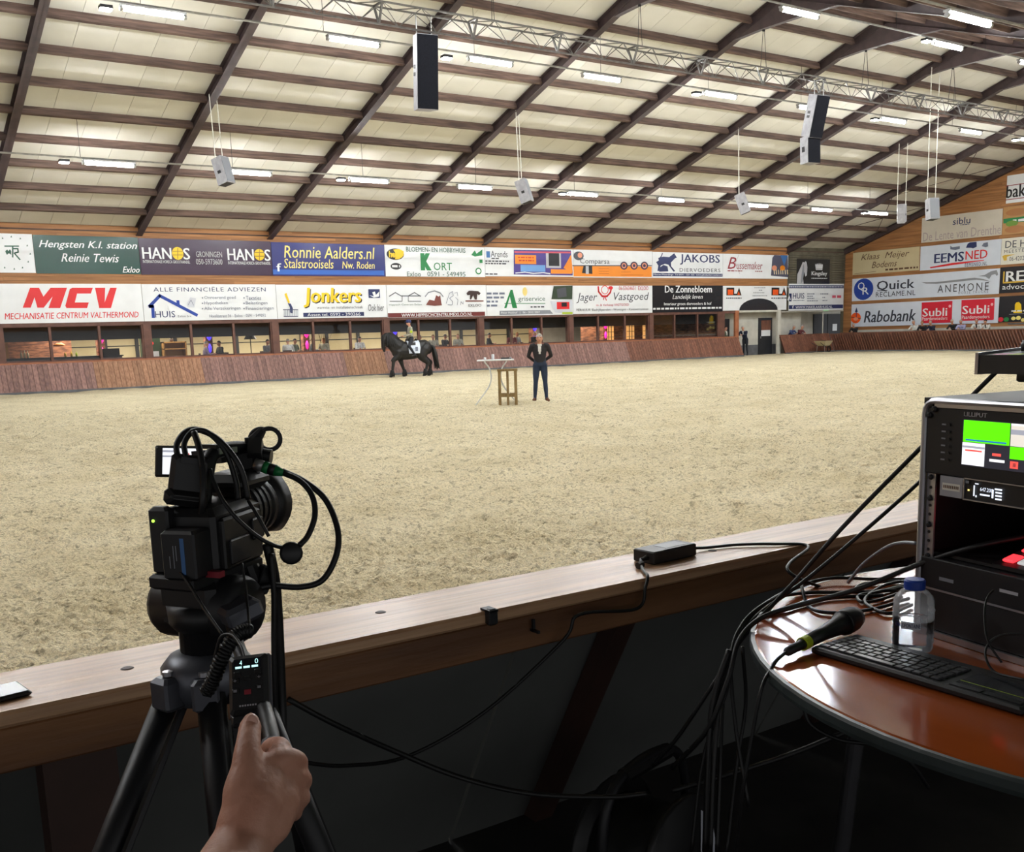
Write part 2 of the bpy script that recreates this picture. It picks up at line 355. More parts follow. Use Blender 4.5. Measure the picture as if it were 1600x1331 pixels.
# windows: one structure per bay, posts and mullions, glass panes
WB = [0.9] + [6.49, 12.09, 17.68, 23.24, 28.6, 34.32, 40.06, 45.57]
for n, (a, b) in enumerate(zip(WB, WB[1:])):
    wn = tag(thing('window_%d' % (n+1), kind='structure', loc=(a, YF, 1.19)), 'three-light restaurant window in brown frame')
    W_ = b-a; H_ = 1.4
    MB().bb((-.2, -.02, 0), (.2, .2, H_)).bb((-.14, -.06, 0), (.14, -.02, H_)).build('post', 'frame_brown', wn)
    for k in (1, 2): MB().bb((W_*k/3-.05, 0, 0), (W_*k/3+.05, .14, H_)).build('mullion', 'frame_brown', wn)
    for k in range(3):
        MB().bb((W_*k/3+.05, .06, 0), (W_*(k+1)/3-.05, .07, H_)).build('pane', 'pane_glass', wn)
        MB().bb((W_*k/3+.05, .03, 0), (W_*(k+1)/3-.05, .1, .06)).bb((W_*k/3+.05, .03, H_-.05), (W_*(k+1)/3-.05, .1, H_)).build('sash_rail', 'frame_brown', wn)
MB().bb((45.37, YF-.02, 1.19), (45.95, YF+.2, 2.6)).build('post', 'frame_brown', gp)

# ------------------------------------------------------------------ end wall
we = tag(thing('wall_end', kind='structure'), 'gable end wall of horizontal timber boards')
boards(we, 1.3, 13.0, 20, YF-.0, along='y', pos=XE, h=.19, jig=9)
MB().bb((XE+.03, 2, 0), (XE+.25, YF+.3, 13.4)).build('wall_core', 'dark_siding', we)
MB().bb((XE-.02, 2, 0), (XE+.02, YF, 1.32)).build('plinth', 'plaster', ec_)
MB().bb((XE-.06, YF-.62, 0), (XE-.01, YF-.02, 6.4)).build('corner_board', 'wall_wood', ec_)
MB().bb((XE-.03, 20, 1.42), (XE, 33, 1.5)).build('ledge', 'plaster_grey', ec_)
# other walls, outside the picture
MB().bb((XL-.3, 2, 0), (XL, YF+.3, 13.4)).build('wall_left', 'wall_wood').__setitem__('kind', 'structure')

# ------------------------------------------------------------------ gate recess under the arch
gr = tag(thing('wall_gate', kind='structure'), 'pale passage wall behind the gate opening')
MB().bb((46.0, 44.98, 0), (53.6, 45.1, 4)).build('passage_wall', 'plaster', gr)
MB().bb((47.1, 44.92, 0), (49.55, 44.98, .62)).build('dado', 'plaster_grey', gr)
MB().bb((50.85, 44.92, 0), (51.6, 44.98, .62)).build('dado', 'plaster_grey', gr)
MB().bb((46.3, 44.9, .0), (47.0, 44.97, 2.25)).build('opening', 'door_dark', gr)
MB().bb((52.6, 45.0, 0), (53.3, 45.08, 2.3)).build('opening', 'door_dark', gr)
MB().bb((53.3, 46.0, 0), (60, 46.1, 4)).build('lobby_wall', 'plaster', gr)
d1 = tag(thing('door_1', kind='structure', loc=(49.6, 44.9, 0)), 'dark door with a white notice and lit pane')
MB().bb((0, 0, 0), (1.2, .07, 2.25)).build('leaf', 'door_dark', d1)
MB().bb((.2, -.02, 1.5), (1.05, .02, 2.1)).build('pane', 'plank_red', d1)
MB().bb((.2, -.03, 1.14), (1.0, 0, 1.5)).build('notice', 'white', d1)
MB().tube([(.12, -.05, 1.0), (.12, -.05, 1.15)], .02, 6).build('handle', 'alu', d1)
d2 = tag(thing('door_2', kind='structure', loc=(56.0, 45.9, 0)), 'dark double door with a small white notice')
MB().bb((0, 0, 0), (1.35, .08, 2.42)).build('leaf', 'door_dark', d2)
MB().bb((1.42, 0, 0), (2.9, .08, 2.42)).build('leaf', 'door_dark', d2)
MB().bb((1.9, -.02, 1.3), (2.35, 0, 1.75)).build('notice', 'white', d2)
MB().bb((50.95, 44.3, 2.56), (57, 46, 2.62)).build('ceiling_gate', 'plaster').__setitem__('kind', 'structure')

# ------------------------------------------------------------------ kickboards
PLK = {}
def kick(name, label, p0, p1, n, h, mats, inset, t=.04):
    """slanted board wall from p0 to p1 (base line), leaning back by inset along n"""
    p0, p1, n = Vector(p0), Vector(p1), Vector(n); L = (p1-p0).length; d = (p1-p0)/L
    root = tag(thing(name, loc=p0), label, 'kickboard')
    N = max(1, round(L/.19)); w_ = L/N
    for i in range(N):
        a = d*(i*w_+.006); b = d*((i+1)*w_-.006); x = p0 + d*(i+.5)*w_
        mt = mats(x); k = (name, mt)
        if k not in PLK:
            e = d*(w_-.012); up = n*inset + Vector((0, 0, h)); th = -n*t
            PLK[k] = MB().add([(0, 0, 0), e, e+up, up, th, e+th, e+up+th, up+th], [(0, 1, 2, 3), (7, 6, 5, 4), (0, 4, 5, 1), (1, 5, 6, 2), (2, 6, 7, 3), (3, 7, 4, 0)]).mesh('plank', mt)
        o = put('plank', PLK[k], root, a + Vector((0, 0, random.uniform(-.006, .006))))
    e = d*L; up = n*inset + Vector((0, 0, h))
    MB().beam(up*1.0+n*.02, up+e+n*.02, .12, .05).build('cap_rail', 'rail_orange' if 'restaurant' in label else 'plank_red', root)
    MB().beam(-n*.01+Vector((0, 0, .03)), e-n*.01+Vector((0, 0, .03)), .06, .1).build('base_board', 'plaster_grey', root)
    MB().add([n*.06, e+n*.06, e+n*(inset+.06)+Vector((0, 0, h-.02)), n*(inset+.06)+Vector((0, 0, h-.02))], [(0, 1, 2, 3)]).build('backing', 'frame_brown', root)
    return root
def mfar(p):
    if 9.8 < p.x < 14.1 or 20.9 < p.x < 23.0: return 'plank_tan'
    return 'plank_mauve' if p.x < 38 else 'plank_red'
kick('kickboard', 'slanted mauve plank kickboard under the restaurant windows', (2, 43.62, 0), (46.9, 43.62, 0), (0, 1, 0), 1.13, mfar, .5)
kick('kickboard', 'short slanted plank kickboard between gate and hall corner', (50.75, 43.75, 0), (55.42, 43.75, 0), (0, 1, 0), 1.15, lambda p: 'plank_red', .5)
kick('kickboard', 'slanted red-brown plank kickboard along the end wall', (55.5, 43.74, 0), (55.5, 20, 0), (1, 0, 0), 1.16, lambda p: 'plank_red', .5)

# ------------------------------------------------------------------ advertising banners
BANNERS = [
('tr', 'white banner with a green monogram ringed by small stars', 'far', 2.5, 8.08, 4.62, 6.08, 'white', 0, 0, [
  ('l', 'line', [(4.58, 0.988), (5.064, 0.999)], 0.05, 'bgreen'),
  ('l', 'line', [(4.856, 0.982), (4.814, 0.586)], 0.05, 'bgreen'),
  ('l', 'line', [(4.876, 0.901), (5.025, 0.904), (5.029, 0.778), (4.888, 0.732), (5.059, 0.496)], 0.05, 'bgreen'),
  ('p', 'monogram', [(4.572, 0.801), (4.649, 0.865), (4.689, 0.803), (4.745, 0.879), (4.784, 0.805), (4.769, 0.667), (4.693, 0.728), (4.616, 0.664)], 'bgreen'),
  ('p', 'star', [(4.503, 1.254), (4.54, 1.329), (4.562, 1.255)], 'bgreen'),
  ('p', 'star', [(4.809, 1.318), (4.846, 1.393), (4.868, 1.319)], 'bgreen'),
  ('p', 'star', [(5.121, 1.257), (5.159, 1.333), (5.181, 1.259)], 'bgreen'),
  ('p', 'star', [(5.338, 0.998), (5.376, 1.075), (5.398, 1.0)], 'bgreen'),
  ('p', 'star', [(5.414, 0.691), (5.452, 0.767), (5.474, 0.692)], 'bgreen'),
  ('p', 'star', [(5.311, 0.392), (5.349, 0.469), (5.371, 0.393)], 'bgreen'),
  ('p', 'star', [(5.084, 0.168), (5.122, 0.244), (5.144, 0.169)], 'bgreen'),
  ('p', 'star', [(4.787, 0.115), (4.825, 0.191), (4.847, 0.115)], 'bgreen'),
  ('p', 'star', [(4.457, 0.162), (4.494, 0.237), (4.515, 0.162)], 'bgreen')]),
('hengsten', 'dark green glossy banner with slanted white lettering', 'far', 8.1, 12.07, 4.6, 6.06, 'green_vinyl', 0, 0, [
  ('t', 'Hengsten K.I. station', 0.187, 0.911, 3.918, 1.269, 'white', 0.02, 0.35, 1),
  ('t', 'Reinie Tewis', 0.95, 0.456, 3.162, 0.782, 'white', 0.02, 0.35, 1),
  ('t', 'Exloo', 3.25, 0.056, 3.931, 0.297, 'white', 0.02, 0.35, 1)]),
('hanos', 'dark purple banner with two white wordmarks each holding a yellow globe', 'far', 12.09, 17.75, 4.58, 6.04, 'purple_vinyl', 0, 0, [
  ('t', 'HAN', 0.102, 0.64, 1.301, 1.099, 'white', 0.03, 0, 1),
  ('t', 'S', 1.789, 0.631, 2.072, 1.098, 'white', 0.03, 0, 1),
  ('e', 'globe', 1.56, 0.878, 0.238, 0.26, 'yellow'),
  ('l', 'line', [(1.364, 0.963), (1.77, 0.971)], 0.03, 'dgold'),
  ('l', 'line', [(1.351, 0.813), (1.757, 0.82)], 0.03, 'dgold'),
  ('l', 'line', [(1.577, 1.09), (1.541, 0.666)], 0.03, 'dgold'),
  ('t', 'INTERNATIONALE HORECA GROOTHANDEL', 0.105, 0.469, 2.044, 0.591, 'white', 0, 0, 1),
  ('t', 'HAN', 3.678, 0.637, 4.859, 1.118, 'white', 0.03, 0, 1),
  ('t', 'S', 5.339, 0.626, 5.617, 1.114, 'white', 0.03, 0, 1),
  ('e', 'globe', 5.113, 0.885, 0.234, 0.244, 'yellow'),
  ('l', 'line', [(4.92, 0.974), (5.32, 0.982)], 0.03, 'dgold'),
  ('l', 'line', [(4.908, 0.818), (5.308, 0.824)], 0.03, 'dgold'),
  ('l', 'line', [(5.13, 1.106), (5.096, 0.664)], 0.03, 'dgold'),
  ('t', 'INTERNATIONALE HORECA GROOTHANDEL', 3.682, 0.458, 5.592, 0.586, 'white', 0, 0, 1),
  ('t', 'GRONINGEN', 2.319, 0.742, 3.442, 0.978, 'lgrey', 0.01, 0, 1),
  ('t', '050-5973600', 2.294, 0.436, 3.432, 0.673, 'lgrey', 0.01, 0, 1)]),
('aalders', 'royal blue banner with pale yellow lettering', 'far', 17.77, 23.34, 4.58, 6.02, 'blue_vinyl', 0, 0, [
  ('t', 'Ronnie Aalders.nl', 0.575, 0.772, 5.057, 1.306, 'lyellow', 0.01, 0.15, 1),
  ('t', 'Stalstrooisels', 0.54, 0.329, 2.932, 0.742, 'lyellow', 0.01, 0.15, 1),
  ('t', 'Nw. Roden', 3.364, 0.339, 5.022, 0.658, 'lyellow', 0.01, 0.15, 1),
  ('r', 'wave_stripe', 0.003, 0.056, 5.488, 0.265, 'cyanblue'),
  ('t', 'f', 0.175, 0.184, 0.41, 0.532, 'white', 0.05, 0, 1)]),
('kort', 'white banner with green K and black and yellow oval logo', 'far', 23.36, 28.95, 4.58, 6.03, 'white', 0, 0, [
  ('e', 'oval_logo', 0.554, 1.024, 0.467, 0.263, 'black'),
  ('p', 'oval_logo', [(0.448, 1.238), (0.763, 1.276), (1.01, 1.172), (1.0, 0.978), (0.737, 0.795), (0.512, 0.792), (0.613, 0.995)], 'yellow'),
  ('t', 'hubo', 0.212, 0.87, 0.948, 1.179, 'yellow', 0.03, 0, 1),
  ('t', 'hu', 0.214, 0.914, 0.607, 1.176, 'yellow', 0.03, 0, 1),
  ('e', 'oval_logo', 0.557, 0.468, 0.288, 0.155, 'black'),
  ('w', 'THUIS', 0.341, 0.39, 0.773, 0.545, 'white', 0.02, 0, 1),
  ('t', 'BLOEMEN- EN HOBBYHUIS', 1.141, 1.158, 4.468, 1.38, 'bgreen', 0.01, 0, 1),
  ('t', 'K', 1.9, 0.296, 2.496, 1.101, 'kgreen', 0.12, 0, 1),
  ('t', 'ORT', 2.617, 0.305, 3.655, 0.672, 'kgreen', 0.0, 0, 1),
  ('t', 'Exloo', 1.125, 0.008, 1.888, 0.227, 'bgreen', 0, 0, 1),
  ('t', '0591 - 549495', 2.242, 0.018, 4.416, 0.243, 'bgreen', 0, 0, 1),
  ('p', 'leaf_logo', [(4.801, 1.067), (5.008, 1.289), (5.1, 1.129), (5.457, 1.339), (5.445, 1.053), (4.995, 0.989)], 'kgreen'),
  ('r', 'leaf_logo', 5.263, 0.685, 5.443, 0.848, 'kgreen'),
  ('e', 'leaf_logo', 5.184, 0.291, 0.179, 0.163, 'kgreen'),
  ('e', 'leaf_logo', 5.184, 0.291, 0.12, 0.106, 'white')]),
('arends', 'white banner ending in a violet and orange photo collage', 'far', 28.97, 34.54, 4.62, 6.04, 'white', 0, 0, [
  ('r', 'logo_tiles', 0.087, 0.913, 0.309, 1.224, 'steelblue'),
  ('t', 'Arends', 0.35, 0.94, 1.372, 1.253, 'dgrey', 0.01, 0, 1),
  ('w', 'ICT DIENSTEN', 0.382, 0.838, 0.891, 0.92, 'dgrey', 0, 0, 1),
  ('w', 'TOTAALINSTALLATEUR', 0.013, 0.691, 1.441, 0.79, 'dgrey', 0, 0, 1),
  ('w', 'voor al uw werk', 0.009, 0.574, 1.292, 0.673, 'dgrey', 0, 0, 1),
  ('w', 'www.arends.nl', -0.012, 0.06, 0.759, 0.159, 'dgrey', 0, 0, 1),
  ('p', 'collage_photo', [(1.761, 1.32), (5.434, 1.359), (5.525, 0.069), (1.717, 0.103)], 'violet'),
  ('r', 'collage_photo', 1.816, 0.63, 3.149, 1.083, 'orange'),
  ('w', 'openingstijden', 2.008, 0.899, 3.013, 1.0, 'redor', 0, 0, 1),
  ('w', 'showroom', 2.055, 0.748, 3.008, 0.849, 'redor', 0, 0, 1),
  ('r', 'collage_photo', 2.147, 0.247, 3.719, 0.585, 'skyblue'),
  ('r', 'collage_photo', 3.775, 0.447, 4.752, 1.251, 'lgrey'),
  ('r', 'collage_photo', 3.95, 0.55, 4.642, 1.2, 'black'),
  ('p', 'collage_photo', [(4.907, 0.453), (5.429, 1.151), (5.529, 0.199)], 'orange'),
  ('r', 'collage_photo', 4.074, 0.159, 5.463, 0.383, 'orange'),
  ('l', 'line', [(1.809, 1.213), (5.375, 1.254)], 0.08, 'pinkred'),
  ('l', 'line', [(1.824, 0.171), (2.404, 0.217), (2.934, 0.162), (3.582, 0.201), (4.016, 0.153)], 0.05, 'white')]),
('comparsa', 'white banner with orange lower band and three round seals', 'far', 34.56, 40.17, 4.6, 6.04, 'white', 0, 0, [
  ('r', 'colour_band', -0.059, 0.043, 5.546, 0.615, 'orange'),
  ('l', 'line', [(-0.052, 0.602), (5.549, 0.667)], 0.05, 'dgrey'),
  ('t', 'Comparsa', 0.451, 0.637, 2.484, 0.989, 'dgrey', 0.0, 0, 1),
  ('e', 'round_seal', 3.512, 0.643, 0.266, 0.216, 'dpurple'),
  ('e', 'round_seal', 3.512, 0.643, 0.169, 0.144, 'salmon'),
  ('e', 'round_seal', 3.512, 0.643, 0.097, 0.081, 'dpurple'),
  ('e', 'round_seal', 4.244, 0.651, 0.27, 0.217, 'dpurple'),
  ('e', 'round_seal', 4.243, 0.651, 0.172, 0.145, 'salmon'),
  ('e', 'round_seal', 4.243, 0.651, 0.098, 0.082, 'dpurple'),
  ('e', 'round_seal', 4.998, 0.66, 0.274, 0.219, 'dpurple'),
  ('e', 'round_seal', 4.998, 0.66, 0.174, 0.146, 'salmon'),
  ('e', 'round_seal', 4.998, 0.66, 0.1, 0.082, 'dpurple'),
  ('e', 'photo_cutout', 0.346, 1.111, 0.34, 0.226, 'dgrey'),
  ('e', 'photo_cutout', 0.437, 1.147, 0.159, 0.139, 'salmon'),
  ('p', 'portrait_photo', [(0.552, 0.224), (0.675, 0.619), (1.251, 0.625), (1.265, 0.185)], 'black'),
  ('r', 'portrait_photo', 0.808, 0.183, 1.015, 0.595, 'lgrey'),
  ('l', 'line', [(1.713, 0.463), (2.419, 0.47)], 0.02, 'dorange'),
  ('l', 'line', [(1.71, 0.321), (2.417, 0.327)], 0.02, 'dorange'),
  ('l', 'line', [(1.708, 0.197), (2.414, 0.203)], 0.02, 'dorange'),
  ('l', 'line', [(3.277, 0.299), (3.982, 0.305)], 0.02, 'dorange'),
  ('l', 'line', [(3.275, 0.137), (4.905, 0.148)], 0.02, 'dorange')]),
('jakobs', 'white banner with navy lettering and navy horse silhouette', 'far', 40.19, 45.73, 4.6, 6.02, 'white', 0, 0, [
  ('t', 'JAKOBS', 2.091, 0.748, 5.291, 1.336, 'navy', 0.03, 0, 1),
  ('t', 'DIERVOEDERS', 2.051, 0.349, 5.338, 0.558, 'dgrey', 0.01, 0, 1.2),
  ('r', 'text_strip', 0.016, 0.095, 5.522, 0.265, 'navy'),
  ('t', 'Nieuw-Weerdinge  Tel 0591 - 521 322  www.jakobsdiervoeders.nl', 0.066, 0.124, 5.48, 0.237, 'white', 0.01, 0, 1),
  ('p', 'horse_logo', [(0.415, 1.096), (0.797, 1.175), (1.247, 1.155), (1.636, 1.375), (1.843, 1.137), (1.7, 1.097), (1.375, 0.851), (1.4, 0.647), (1.711, 0.389), (1.581, 0.35), (1.18, 0.737), (0.923, 0.78), (0.603, 0.684), (0.474, 0.378), (0.347, 0.377), (0.412, 0.681), (0.248, 0.863), (0.452, 0.958)], 'navy'),
  ('p', 'horse_logo', [(0.475, 0.544), (0.795, 0.714), (1.116, 0.643), (1.179, 0.365), (0.474, 0.341)], 'navy'),
  ('l', 'horse_logo', [(0.735, 1.358), (0.631, 1.173), (0.478, 1.051)], 0.06, 'navy')]),
('bussemaker', 'white banner with dark red script and an evening photo', 'far', 45.75, 51.46, 4.6, 6.02, 'white', 0, 0, [
  ('t', 'B', 0.376, 0.556, 1.113, 1.236, 'dred', 0.0, 0.3, 1),
  ('t', 'ussemaker', 1.144, 0.541, 3.387, 0.995, 'dred', 0.0, 0.15, 1),
  ('w', 'GROUP ZUID-OOST', 0.381, 0.392, 1.621, 0.49, 'dred', 0, 0, 1),
  ('w', 'EMMEN', 2.743, 0.39, 3.394, 0.469, 'dred', 0, 0, 1),
  ('l', 'line', [(1.322, 1.392), (1.042, 0.9), (1.408, 0.268)], 0.02, 'greypink'),
  ('p', 'evening_photo', [(4.246, 1.24), (4.421, 1.514), (5.001, 1.403), (5.643, 1.536), (5.726, 0.093), (4.148, 0.185)], 'dusk'),
  ('p', 'evening_photo', [(4.968, 1.503), (5.643, 1.515), (5.322, 0.802)], 'steelblue'),
  ('e', 'evening_photo', 4.441, 0.641, 0.227, 0.161, 'salmon'),
  ('e', 'evening_photo', 5.173, 0.648, 0.23, 0.162, 'orange'),
  ('l', 'line', [(4.413, 0.51), (4.448, 0.288)], 0.08, 'cream'),
  ('l', 'line', [(4.595, 0.511), (4.631, 0.289)], 0.08, 'cream'),
  ('l', 'line', [(4.793, 0.513), (4.829, 0.291)], 0.08, 'cream'),
  ('l', 'line', [(4.992, 0.515), (5.027, 0.292)], 0.08, 'cream'),
  ('l', 'line', [(5.175, 0.517), (5.212, 0.294)], 0.08, 'cream'),
  ('l', 'line', [(5.406, 0.519), (5.443, 0.295)], 0.08, 'cream'),
  ('l', 'line', [(5.607, 0.521), (5.643, 0.297)], 0.08, 'cream')]),
('kingsley', 'black banner with grey horse head and white crown on slatted wall', 'far', 52.2, 55.35, 4.28, 5.82, 'bblack', 44.15, 0, [
  ('t', 'Kingsley', 1.389, 0.468, 2.898, 0.79, 'white', 0.03, 0, 1),
  ('w', 'Ruitersportkleding', 1.381, 0.322, 2.908, 0.398, 'white', 0, 0, 1),
  ('p', 'crown_logo', [(1.718, 1.187), (1.749, 1.263), (1.835, 1.189), (1.906, 1.297), (1.994, 1.18), (2.081, 1.32), (2.169, 1.182), (2.249, 1.301), (2.32, 1.195), (2.385, 1.271), (2.455, 1.186), (2.415, 0.884), (1.796, 0.878)], 'white'),
  ('l', 'line', [(1.81, 0.943), (2.396, 0.948)], 0.02, 'bblack'),
  ('p', 'horse_head', [(-0.001, 0.006), (0.039, 0.587), (0.349, 1.065), (0.528, 1.358), (0.668, 1.323), (0.787, 1.414), (0.888, 1.336), (0.963, 1.046), (0.937, 0.54), (0.776, 0.46), (0.685, 0.751), (0.574, 0.379), (0.651, -0.02)], 'lgrey'),
  ('p', 'horse_head', [(0.535, 1.12), (0.629, 1.254), (0.685, 0.751), (0.539, 0.166), (0.381, 0.006), (0.407, 0.484)], 'mgrey')]),
('mcv', 'white banner with big slanted red letters above the windows', 'far', 6.45, 12.03, 2.7, 4.21, 'white', 0, 0, [
  ('p', 'lettering', [(1.02, 0.601), (1.357, 1.353), (1.684, 1.353), (1.809, 1.018), (2.1, 1.353), (2.709, 1.353), (2.381, 0.573), (1.948, 0.578), (2.14, 1.017), (1.777, 0.593), (1.545, 0.595), (1.483, 0.988), (1.303, 0.598)], 'red'),
  ('p', 'lettering', [(2.909, 1.353), (3.685, 1.353), (3.586, 1.129), (3.064, 1.13), (2.947, 0.784), (3.475, 0.78), (3.39, 0.563), (2.612, 0.571), (2.576, 0.656), (2.81, 1.307)], 'red'),
  ('p', 'lettering', [(3.768, 1.353), (4.157, 1.353), (4.082, 0.775), (4.352, 1.353), (4.608, 1.353), (4.309, 0.553), (3.853, 0.558)], 'red'),
  ('t', 'MECHANISATIE CENTRUM VALTHERMOND', 0.336, 0.163, 5.379, 0.399, 'red', 0.01, 0.2, 1)]),
('huisfin', 'white banner with blue house outline and bulleted lists', 'far', 12.05, 17.84, 2.7, 4.2, 'white', 0, 0, [
  ('t', 'ALLE FINANCIËLE ADVIEZEN', 0.467, 1.198, 5.328, 1.408, 'navy', 0.0, 0, 1.15),
  ('l', 'house_logo', [(0.365, 0.166), (0.377, 0.603), (0.254, 0.605), (0.704, 1.032), (2.183, 0.222)], 0.13, 'blue'),
  ('r', 'house_logo', 1.375, 0.648, 1.501, 0.842, 'blue'),
  ('t', 'HUIS', 0.444, 0.144, 1.277, 0.406, 'navy', 0.0, 0, 1),
  ('t', 'Exloo b.v.', 1.383, 0.145, 1.964, 0.229, 'dgrey', 0, 0, 1),
  ('t', 'Onroerend goed', 2.567, 0.844, 3.944, 1.014, 'slate', 0, 0, 1),
  ('e', 'bullet', 2.488, 0.933, 0.029, 0.028, 'slate'),
  ('t', 'Hypotheken', 2.549, 0.62, 3.575, 0.789, 'slate', 0, 0, 1),
  ('e', 'bullet', 2.469, 0.709, 0.029, 0.028, 'slate'),
  ('t', 'Alle Verzekeringen', 2.53, 0.39, 4.118, 0.56, 'slate', 0, 0, 1),
  ('e', 'bullet', 2.45, 0.485, 0.029, 0.028, 'slate'),
  ('t', 'Taxaties', 4.395, 0.835, 5.083, 1.007, 'slate', 0, 0, 1),
  ('e', 'bullet', 4.312, 0.923, 0.03, 0.029, 'slate'),
  ('t', 'Belastingen', 4.377, 0.603, 5.359, 0.776, 'slate', 0, 0, 1),
  ('e', 'bullet', 4.294, 0.694, 0.03, 0.029, 'slate'),
  ('t', 'Financieringen', 4.359, 0.37, 5.637, 0.544, 'slate', 0, 0, 1),
  ('e', 'bullet', 4.276, 0.465, 0.03, 0.029, 'slate'),
  ('t', 'Hoofdstraat 36 - Exloo - 0591 - 549292', 2.723, 0.11, 5.241, 0.232, 'slate', 0, 0, 1),
  ('p', 'doodle', [(1.81, 0.714), (1.959, 0.957), (2.206, 0.921), (2.102, 0.538), (1.82, 0.575)], 'palegrey'),
  ('l', 'line', [(1.847, 0.645), (1.986, 0.852), (2.074, 0.629)], 0.02, 'slate')]),
('jonkers', 'white banner with fat yellow black-shadowed lettering', 'far', 17.86, 23.33, 2.7, 4.19, 'white', 0, 0, [
  ('t', 'Jonkers', 1.299, 0.448, 4.204, 1.3, 'black', 0.04, 0.12, 1),
  ('t', 'Jonkers', 1.262, 0.494, 4.156, 1.352, 'yellow', 0.04, 0.12, 1),
  ('t', 'warmte- en installatietechniek', 1.9, 0.414, 4.206, 0.536, 'dgrey', 0, 0, 1),
  ('r', 'text_strip', 1.21, 0.07, 4.247, 0.251, 'navy'),
  ('t', 'Assen tel. 0592 - 390266', 1.413, 0.092, 4.056, 0.228, 'white', 0.01, 0, 1),
  ('r', 'flag_logo', 4.531, 0.89, 5.128, 1.291, 'navy'),
  ('p', 'flag_logo', [(4.561, 1.014), (4.804, 0.967), (4.727, 1.144), (4.869, 1.183), (4.913, 1.028), (5.098, 1.182), (5.067, 0.95), (4.8, 0.905)], 'white'),
  ('t', 'Ook hier', 4.475, 0.285, 5.303, 0.603, 'dgrey', 0.0, 0.2, 1),
  ('p', 'plumber_logo', [(0.378, 1.082), (0.476, 1.133), (0.605, 0.714), (0.523, 0.677)], 'yellow'),
  ('p', 'plumber_logo', [(0.507, 0.678), (0.641, 0.662), (0.73, 0.454), (0.69, 0.233), (0.573, 0.272), (0.589, 0.493)], 'navy'),
  ('l', 'line', [(0.265, 0.401), (0.966, 0.393)], 0.03, 'navy'),
  ('l', 'line', [(0.275, 0.106), (0.945, 0.096)], 0.03, 'navy'),
  ('l', 'line', [(0.312, 0.4), (0.291, 0.106)], 0.02, 'slate'),
  ('l', 'line', [(0.391, 0.399), (0.37, 0.105)], 0.02, 'slate'),
  ('l', 'line', [(0.471, 0.398), (0.449, 0.104)], 0.02, 'slate'),
  ('l', 'line', [(0.55, 0.397), (0.529, 0.102)], 0.02, 'slate'),
  ('l', 'line', [(0.63, 0.396), (0.609, 0.101)], 0.02, 'slate'),
  ('l', 'line', [(0.71, 0.396), (0.688, 0.1)], 0.02, 'slate'),
  ('l', 'line', [(0.79, 0.395), (0.769, 0.099)], 0.02, 'slate'),
  ('l', 'line', [(0.87, 0.394), (0.849, 0.098)], 0.02, 'slate'),
  ('l', 'line', [(0.95, 0.393), (0.929, 0.096)], 0.02, 'slate')]),
('hippisch', 'white banner of four sketches above dark red strip', 'far', 23.35, 28.97, 2.66, 4.19, 'white', 0, 0, [
  ('r', 'text_strip', 0.009, 0.011, 5.506, 0.22, 'bdred'),
  ('t', 'WWW.HIPPISCHCENTRUMEXLOO.NL', 0.739, 0.026, 4.763, 0.188, 'white', 0.02, 0, 1),
  ('l', 'barn_sketch', [(0.129, 1.003), (0.462, 1.174), (0.761, 1.016), (1.845, 1.011)], 0.04, 'dgrey'),
  ('l', 'barn_sketch', [(1.153, 1.014), (1.501, 1.171), (1.825, 0.996)], 0.04, 'dgrey'),
  ('l', 'line', [(0.143, 0.769), (0.801, 0.765)], 0.03, 'dgrey'),
  ('l', 'line', [(1.139, 0.762), (1.831, 0.757)], 0.03, 'dgrey'),
  ('l', 'line', [(0.815, 1.016), (0.801, 0.765)], 0.03, 'dgrey'),
  ('l', 'line', [(1.153, 1.014), (1.139, 0.762)], 0.03, 'dgrey'),
  ('t', 'Hippisch Centrum Exloo', 0.088, 0.543, 1.869, 0.653, 'sage', 0, 0, 1),
  ('p', 'carriage_sketch', [(2.102, 0.58), (2.303, 0.834), (2.583, 0.776), (2.691, 1.04), (2.83, 0.975), (2.929, 1.039), (2.961, 0.733), (3.0, 0.555), (2.571, 0.535)], 'brownred'),
  ('l', 'line', [(2.076, 0.979), (2.274, 1.177), (2.626, 1.248), (2.934, 1.151), (3.088, 0.974)], 0.05, 'mgrey'),
  ('l', 'horse_sketch', [(3.244, 0.65), (3.46, 1.134), (3.637, 1.214), (3.667, 1.012), (3.448, 0.891), (3.615, 0.728), (3.578, 0.566), (3.338, 0.585)], 0.025, 'slate'),
  ('l', 'line', [(3.75, 1.133), (3.897, 1.173), (3.919, 1.011)], 0.02, 'slate'),
  ('l', 'line', [(3.789, 0.93), (3.929, 0.807), (3.869, 0.564)], 0.02, 'slate'),
  ('l', 'line', [(4.064, 0.562), (4.101, 0.725), (4.213, 0.601), (4.238, 0.724)], 0.02, 'slate'),
  ('p', 'team_logo', [(4.434, 1.131), (4.587, 1.253), (4.785, 1.253), (5.132, 1.228), (5.278, 1.129), (5.173, 1.03), (5.076, 1.088), (5.034, 0.817), (4.915, 0.818), (4.825, 1.031), (4.696, 0.819), (4.618, 0.836), (4.647, 1.049), (4.478, 1.033)], 'dbrown'),
  ('l', 'line', [(4.377, 0.755), (5.412, 0.748)], 0.06, 'brownred'),
  ('t', 'EXLOO', 4.526, 0.472, 5.283, 0.604, 'dgrey', 0.01, 0, 1)]),
('agri', 'white banner with big green A and tractor photo', 'far', 28.99, 34.48, 2.66, 4.18, 'white', 0, 0, [
  ('t', 'griservice', 1.935, 0.65, 3.651, 0.949, 'bgreen', 0.0, 0, 1),
  ('p', 'lettering', [(1.042, 0.387), (1.471, 1.291), (1.596, 1.291), (1.857, 0.378), (1.563, 0.381), (1.417, 0.956), (1.188, 0.385)], 'kgreen'),
  ('l', 'line', [(1.072, 0.613), (3.645, 0.592)], 0.03, 'kgreen'),
